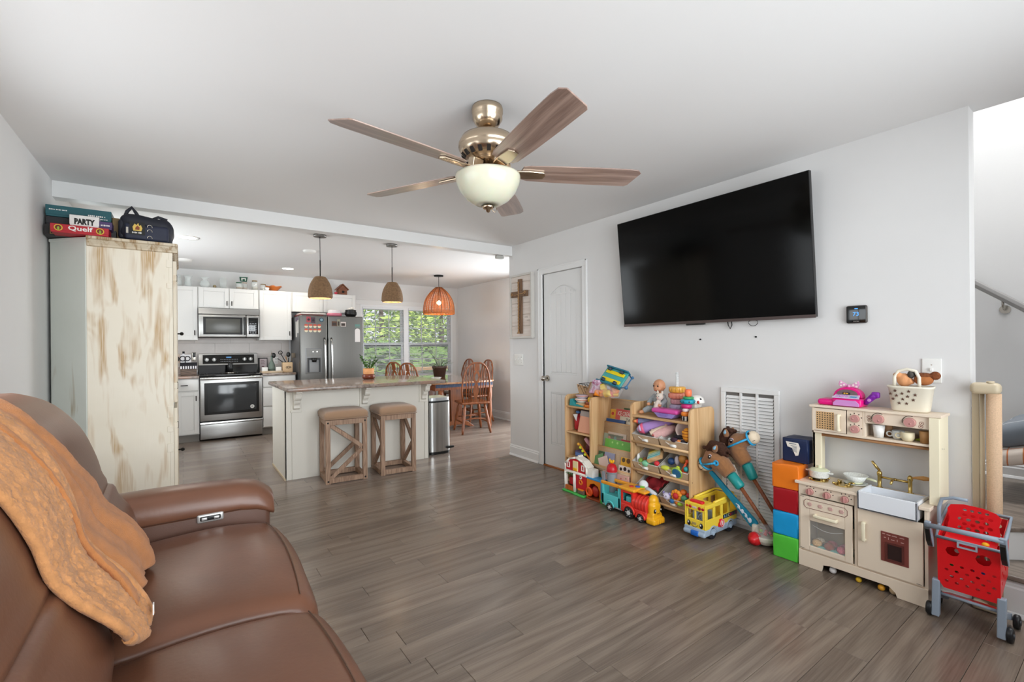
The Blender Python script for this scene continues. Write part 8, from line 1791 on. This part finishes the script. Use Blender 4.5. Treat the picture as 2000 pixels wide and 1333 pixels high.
for(x,y,c,r,l)in((2.93,1.055,'#d9d4d2',.018,'white ball rolled under the play kitchen'),(2.93,.935,'#e0b32a',.014,'small yellow toy piece under the play kitchen'),(2.925,.835,'#d99a2a',.016,'orange yellow toy piece under the play kitchen'),(2.93,.785,'#c9b08a',.020,'tan toy piece under the play kitchen near its foot')):m=MB();m.sph((x,y,r),r,12,8);solo('stray_toy',l,'toy',m,col(c,.4))
# ---------------------------------------------------------------- toy cash register (plain bow on top)
t=thing('toy_cash_register','hot pink toy cash register with a dotted bow on the play hutch','toy cash register',(3.03,1.03,.925),world=True)
PK=col('#e0107e',.3);LV=col('#c98ac9',.4);rz0=.926
m=MB();m.rbox(2.985,3.10,.935,1.075,rz0,rz0+.045,.012,3);m.rbox(2.99,3.10,1.06,1.15,rz0,rz0+.034,.014,3);obj('base',m,PK,t)
m=MB();dome=[(.945,rz0+.045),(1.085,rz0+.045)]+[(1.015+.07*math.cos(a),rz0+.05+.055*math.sin(a))for a in[PI*k/12 for k in range(12,-1,-1)]][::-1]
m.prism(dome,'x',3.035,3.09);obj('display_housing',m,PK,t,bev=.006)
m=MB();m.prism([(.965,rz0+.062),(1.065,rz0+.062)]+[(1.015+.05*math.cos(a),rz0+.066+.026*math.sin(a))for a in[PI*k/8 for k in range(9)]],'x',3.031,3.0345);ds_=obj('display',m,col('#6e5a5c',.4),t)
m=MB();m.rbox(3.029,3.0315,1.0,1.035,rz0+.064,rz0+.076,.001);obj('display_window',m,col('#1c1410',.3),ds_)
marks('-x',3.0289,1.03,1.005,rz0+.070,.007,mat('amber_digits','#d9a52a',.5,emit=.4),ds_)
m=MB();m.add([(2.988,.945,rz0+.046),(2.988,1.075,rz0+.046),(3.034,1.07,rz0+.062),(3.034,.955,rz0+.062)],[(3,2,1,0)]);kp=obj('keypad',m,col('#dccbe6',.4),t,solid=.002)
m=MB();m.cb((3.008,.975,rz0+.055),(.02,.03,.004));obj('card_slot',m,col('#3f9fc4',.4),kp)
for i in range(2):
 for k in range(4):m=MB();m.cb((3.002+i*.016,1.055-k*.015,rz0+.053+i*.006),(.009,.009,.004));obj('key',m,LV,kp)
m=MB();m.prism([(.943,rz0+.004),(1.067,rz0+.004),(1.067,rz0+.02),(1.05,rz0+.036),(.96,rz0+.036),(.943,rz0+.02)],'x',2.980,2.986);obj('drawer',m,LV,t,bev=.002)
M_bow=col('#d99ac0',.45)
for s in(-1,1):
 m=MB();m.prism([(1.015,rz0+.112),(1.015+s*.045,rz0+.14),(1.015+s*.05,rz0+.118),(1.015+s*.04,rz0+.10),(1.015,rz0+.106)],'x',3.055,3.072);bw=obj('bow_loop',m,M_bow,t,bev=.004)
 for(a,b)in((.036,.128),(.022,.116),(.037,.11)):m=MB();m.cyl((3.0552,1.015+s*a,rz0+b),(3.0535,1.015+s*a,rz0+b),.005,n=10);obj('dot',m,W_,bw)
m=MB();m.sph((3.06,1.015,rz0+.109),(.012,.009,.01),10,8);obj('bow_knot',m,M_bow,t)
t=thing('toy_scanner','purple toy scanner hooked on the side of the pink register','toy scanner',(3.03,.91,.925),world=True)
m=MB();m.tube([(3.035,.932,rz0+.02),(3.03,.915,rz0+.04),(3.03,.895,rz0+.062),(3.03,.875,rz0+.074)],[.012,.014,.017,.015],10);m.rbox(3.015,3.045,.865,.90,rz0+.055,rz0+.088,.008);obj('body',m,col('#7a1f9c',.35,ns=80,na=.35),t)
m=MB();m.cyl((3.012,.908,rz0+.042),(3.05,.908,rz0+.05),.008,n=10);obj('pink_band',m,LV,t)
# ---------------------------------------------------------------- star basket with a doll
t=thing('star_basket','cream plastic basket with star cutouts and arched handle on the hutch','basket',(3.045,.74,.925),world=True)
m=MB();rs=[]
def ring(z,hx,hy,n=28):
 return[(3.045+hx*math.copysign(abs(math.cos(2*PI*k/n))**.5,math.cos(2*PI*k/n)),.74+hy*math.copysign(abs(math.sin(2*PI*k/n))**.5,math.sin(2*PI*k/n)),.926+z)for k in range(n)]
L_=[ring(0,.038,.07),ring(.005,.042,.075),ring(.118,.054,.088),ring(.12,.058,.092),ring(.13,.058,.092),ring(.13,.052,.086),ring(.012,.038,.07)]
vs=[p for r_ in L_ for p in r_];n=28
m.add(vs,[(i*n+k,i*n+(k+1)%n,(i+1)*n+(k+1)%n,(i+1)*n+k)for i in range(6)for k in range(n)]+[tuple(range(n-1,-1,-1)),tuple(6*n+k for k in range(n))],True);bk_=obj('body',m,mat('basket_cream','#e9e2d0',.45),t)
m=MB();m.tube([(3.02,.80,1.05),(3.022,.80,1.10),(3.028,.785,1.132),(3.03,.75,1.142),(3.028,.715,1.132),(3.022,.70,1.10),(3.02,.70,1.05)],.008,8);obj('handle',m,MATS['basket_cream'],t)
for(y,z)in((.79,.105),(.735,.105),(.81,.088),(.762,.092),(.71,.088),(.785,.08),(.74,.078),(.80,.062),(.76,.063),(.718,.062),(.775,.042),(.745,.042)):
 fx=3.045-(.042+.012*(z/.118))-.0006;m=MB();m.prism([(y+(.0085 if k%2==0 else.0035)*math.sin(PI*k/5),.926+z+(.0085 if k%2==0 else.0035)*math.cos(PI*k/5))for k in range(10)],'x',fx-.0008,fx+.003);obj('star_hole',m,mat('star_dark','#5a3c2e',.8),bk_)
t=thing('plush_doll','peach and brown plush doll lying in the star basket','plush doll',(3.05,.72,1.04),world=True)
m=MB();m.sph((3.045,.765,1.085),(.03,.032,.035),14,10);m.sph((3.035,.79,1.11),(.018,.02,.016),10,8);m.tube([(3.04,.76,1.07),(3.035,.73,1.085)],.018,8);blob('body',m,mat('plush_apricot','#d99a6a',.9,bump=.2),t,.004)
m=MB();m.sph((3.05,.69,1.09),(.032,.04,.03),14,10);blob('head',m,mat('plush_chestnut','#a9683a',.9,bump=.3),t,.004)
m=MB();m.sph((3.055,.69,1.108),(.034,.038,.018),12,8);m.sph((3.05,.645,1.112),(.018,.022,.022),12,8);blob('hair',m,mat('hair_brown','#7a4424',.95,ns=90,na=.3,bump=.6,bs=200),t,.004)
m=MB();m.sph((3.035,.735,1.115),(.016,.016,.02),12,8);obj('grey_mitten',m,col('#4a4640',.8,ns=90,na=.4),t)
# ================================================================ toy shopping cart (front toward the stairs)
t=thing('toy_shopping_cart','red and grey toy shopping cart beside the play kitchen','toy cart',(2.95,.52,0),world=True)
CR=col('#d8141c',.3);CG=col('#8b96a3',.4)
m=MB();m.cyl((2.778,.395,.443),(2.775,.64,.437),.011,n=14);obj('handle_bar',m,CG,t)
for y in(.397,.638):
 m=MB();m.prism([(2.765,.452),(2.79,.455),(2.80,.43),(2.835,.375),(2.85,.33),(2.835,.325),(2.80,.37),(2.775,.42)],'y',y-.011,y+.011);a_=obj('handle_arm',m,CG,t,bev=.003)
 m=MB();m.prism([(2.768,.43),(2.80,.37),(2.83,.335),(2.826,.33),(2.79,.36),(2.764,.42)],'y',y-.0085,y+.0085);obj('grip_pad',m,M_black,a_)
 # basket: back panel with holes, two sides, taller front, bottom grid
def holes_panel(name,corner,ex,ey,outline,holes,mm_,par,th=.004):
 """flat panel with round holes cut: built as a triangulated fill of outline and hole loops"""
 import bmesh
 bmx=bmesh.new();edges=[]
 loops=[outline]+[[(hx+r*math.cos(2*PI*k/8),hy+r*sq*math.sin(2*PI*k/8))for k in range(8)]for hx,hy,r,sq in holes]
 for lp in loops:
  v=[bmx.verts.new(Vector(corner)+Vector(ex)*p+Vector(ey)*q)for p,q in lp]
  edges+=[bmx.edges.new((v[i],v[(i+1)%len(v)]))for i in range(len(v))]
 bmesh.ops.triangle_fill(bmx,edges=edges,use_beauty=True)
 bmx.verts.index_update();mb=MB();mb.add([v.co.copy()for v in bmx.verts],[[v.index for v in f.verts]for f in bmx.faces]);bmx.free()
 return obj(name,mb,mm_,par,solid=th)
hs=[(.03+.034*i+(.017 if j%2 else 0),.035+.026*j,.0075,.75)for j in range(4)for i in range(5)if.03+.034*i+(.017 if j%2 else 0)<.185]
hs+=[(.05+k*0,.175,.024,.9)for k in(0,)]+[(.15,.17,.026,.9)]
holes_panel('back_panel',(2.848,.615,.15),(0,-1,0),(0.0,0,1),[(0,.03),(.02,0),(.175,.0),(.20,.0),(.20,.228),(-.003,.228)],hs,CR,t)
def side(y):
 return holes_panel('side_panel',(2.848,y,.17),(1,0,0),(0,0,1),[(0,0),(.21,.06),(.26,.30),(.0,.21)],[(.04+.045*i+(.02 if j%2 else 0),.06+.04*j+.045*i*.5,.011,.9)for j in range(4)for i in range(4)if.06+.04*j+.045*i*.5<.20+.06*i*.35],CR,t)
side(.415);side(.614)
holes_panel('front_panel',(3.06,.612,.235),(0,-1,0),(.2,0,.98),[(0,0),(.195,0),(.195,.235),(0,.235)],[(.03+.034*i,.04+.04*j,.011,.9)for j in range(5)for i in range(5)],CR,t)
holes_panel('basket_floor',(2.85,.612,.172),(0,-1,0),(.97,0,.27),[(0,0),(.195,0),(.195,.215),(0,.215)],[(.03+.034*i,.03+.04*j,.009,.9)for j in range(4)for i in range(5)],CR,t)
m=MB();m.tube([(2.845,.62,.378),(2.845,.41,.378),(2.95,.406,.42),(3.105,.406,.478),(3.11,.62,.478),(2.95,.624,.42)],.0075,8,True);obj('rim',m,CG,t)
m=MB();m.frame('x',2.834,2.844,.482,.548,.352,.378,.006);obj('rim_clip',m,col('#a9b2bd',.4),t)
m=MB();q=[(0,.005),(.03,0),(.15,0),(.178,.005),(.17,.06),(.178,.10),(.16,.118),(.12,.13),(.055,.132),(.012,.122),(.0,.10),(.008,.06)]
hs=[(.045+.028*i+(.014 if j%2 else 0),.025+.02*j,.0095,.8)for j in range(4)for i in range(4)if.045+.028*i+(.014 if j%2 else 0)<.15]
holes_panel('child_seat_back',(2.945,.598,.395),(0,-1,0),(.12,0,1),q,hs+[(.06+.012*k,.108,.0075,.7)for k in(0,2,4,6)],CR,t,.006)
m=MB();m.tube([(2.94,.625,.42),(2.96,.628,.49),(2.975,.62,.53),(2.975,.58,.545),(2.975,.53,.545)],.008,8);obj('seat_arch',m,CG,t)
m=MB();m.add([(2.87,.60,.36),(2.87,.43,.36),(2.945,.43,.385),(2.945,.60,.385)],[(0,1,2,3)]);obj('child_seat',m,CR,t,solid=.006)
m=MB();m.sph((2.90,.45,.374),(.012,.014,.012),10,8);tag(obj('yellow_toy',m,YL),'small yellow toy in the cart child seat','toy')
for y in(.41,.622):
 m=MB();m.prism([(2.842,.175),(2.868,.18),(2.862,.09),(2.852,.015),(2.82,.012),(2.828,.06)],'y',y-.014,y+.014);obj('leg',m,CG,t,bev=.004)
 m=MB();m.prism([(2.866,.115),(3.06,.06),(3.08,.03),(3.06,.028),(2.862,.09)],'y',y-.009,y+.009);obj('side_rail',m,CG,t,bev=.003)
 s=1 if y>.5 else-1
 for x,r_ in((2.85,.032),(3.05,.032)):
  m=MB();yy=y+s*.024;m.lathe([(0,-.011),(r_*.85,-.011),(r_,-.006),(r_,.006),(r_*.85,.011),(r_*.5,.008),(0,.008)],(0,0,0),22);m.v=[Vector((x+p.x,yy+s*p.z,r_+p.y))for p in m.v];wl=obj('wheel',m,col('#17181a',.35),t)
  m=MB();m.cyl((x,yy,r_),(x,yy+s*.014,r_),.010,n=12);obj('hub',m,col('#3a3c40',.4),wl)
holes_panel('lower_rack',(2.868,.605,.118),(0,-1,0),(.97,0,-.27),[(0,0),(.18,0),(.18,.18),(0,.18)],[(.025+.026*i,.02+.028*j,.009,.5)for j in range(6)for i in range(6)],CR,t)
m=MB();m.cyl((2.866,.41,.112),(2.866,.622,.112),.007,n=10);obj('rack_bar',m,CG,t)
t.location.y-=.016;t.location.x-=.02;t.scale=(.8,1,1)
for i,(x,y,c,l)in enumerate(((2.92,.56,'#3a8f4a','green toy food at the bottom of the toy cart'),(2.93,.47,'#2f5fa8','blue toy food at the bottom of the toy cart'),(2.99,.52,'#e0a23a','yellow toy food in the middle of the toy cart'))):
 m=MB();m.sph((x,y,.222+(x-2.92)*.28+.012),.026,12,8);solo('toy_food',l,'toy food',m,col(c,.4))
 # ================================================================ garden beyond the dining window
M_l1=mat('tree_leaf_light','#aac65c',.7,ns=3,na=.45);M_l2=mat('tree_leaf_dark','#678c40',.7,ns=3,na=.4);M_bark=mat('bark','#5a4636',.9,ns=10,na=.3)
rg=random.Random(21)
def tree(label,x,y,h,r,m_,seed,zc=.55):
 rg=random.Random(seed);t=thing('leafy_tree',label,'tree',(x,y,-.5),group='trees outside the dining window');m=MB()
 m.tube([(0,0,0),(.1,.05,h*.3),(0,0,h*.7)],[.14,.11,.05],8);obj('trunk',m,M_bark,t,loc=(0,0,0))
 m=MB()
 for k in range(2600):
  while True:
   p=Vector((rg.uniform(-1,1),rg.uniform(-1,1),rg.uniform(-1,1)))
   if.35<p.length<1:break
  p=Vector((p.x*r,p.y*r,h*zc+p.z*h*.47));a=Vector((rg.uniform(-1,1),rg.uniform(-1,1),rg.uniform(-.6,.6))).normalized();b=a.orthogonal().normalized();s=rg.uniform(.07,.15)
  m.add([p-a*s,p+b*s*.5,p+a*s,p-b*s*.5],[(0,1,2,3)])
 obj('crown',m,m_,t,kind='stuff')
tree('pale green leafy tree framed in the island-side half of the window',5.0,14.0,5.0,1.9,M_l1,1)
tree('pale green leafy tree framed in the corner-side half of the window',7.3,14.5,5.2,2.0,M_l1,2)
tree('dark green tree behind the pale ones at the fridge side',4.6,17.5,8.5,2.6,M_l2,3)
tree('dark green tree behind the gap between the pale trees',7.4,18.5,9,2.8,M_l2,4)
tree('dark green tree at the corner side behind the pale ones',10.2,18.5,8.5,2.8,M_l2,5)
tree('low dark green bush under the window, fridge side',4.3,11.6,2.0,1.1,M_l2,6,.5)
tree('low dark green bush under the window, middle',5.7,12.4,1.9,1.1,M_l2,7,.5)
tree('low dark green bush under the window, corner side',7.2,12.6,2.1,1.2,M_l2,8,.5)
t=thing('patio_table','tan wooden patio table outside the corner half of the window','table',(5.1,10.6,-.5),world=True)
m=MB();m.box(4.5,5.6,10.2,11.0,.70,.76);obj('tabletop',m,mat('patio_tan','#b58a5c',.6),t)
for x in(4.6,5.5):
 for y in(10.3,10.9):m=MB();m.box(x-.04,x+.04,y-.04,y+.04,-.5,.70);obj('leg',m,MATS['patio_tan'],t)
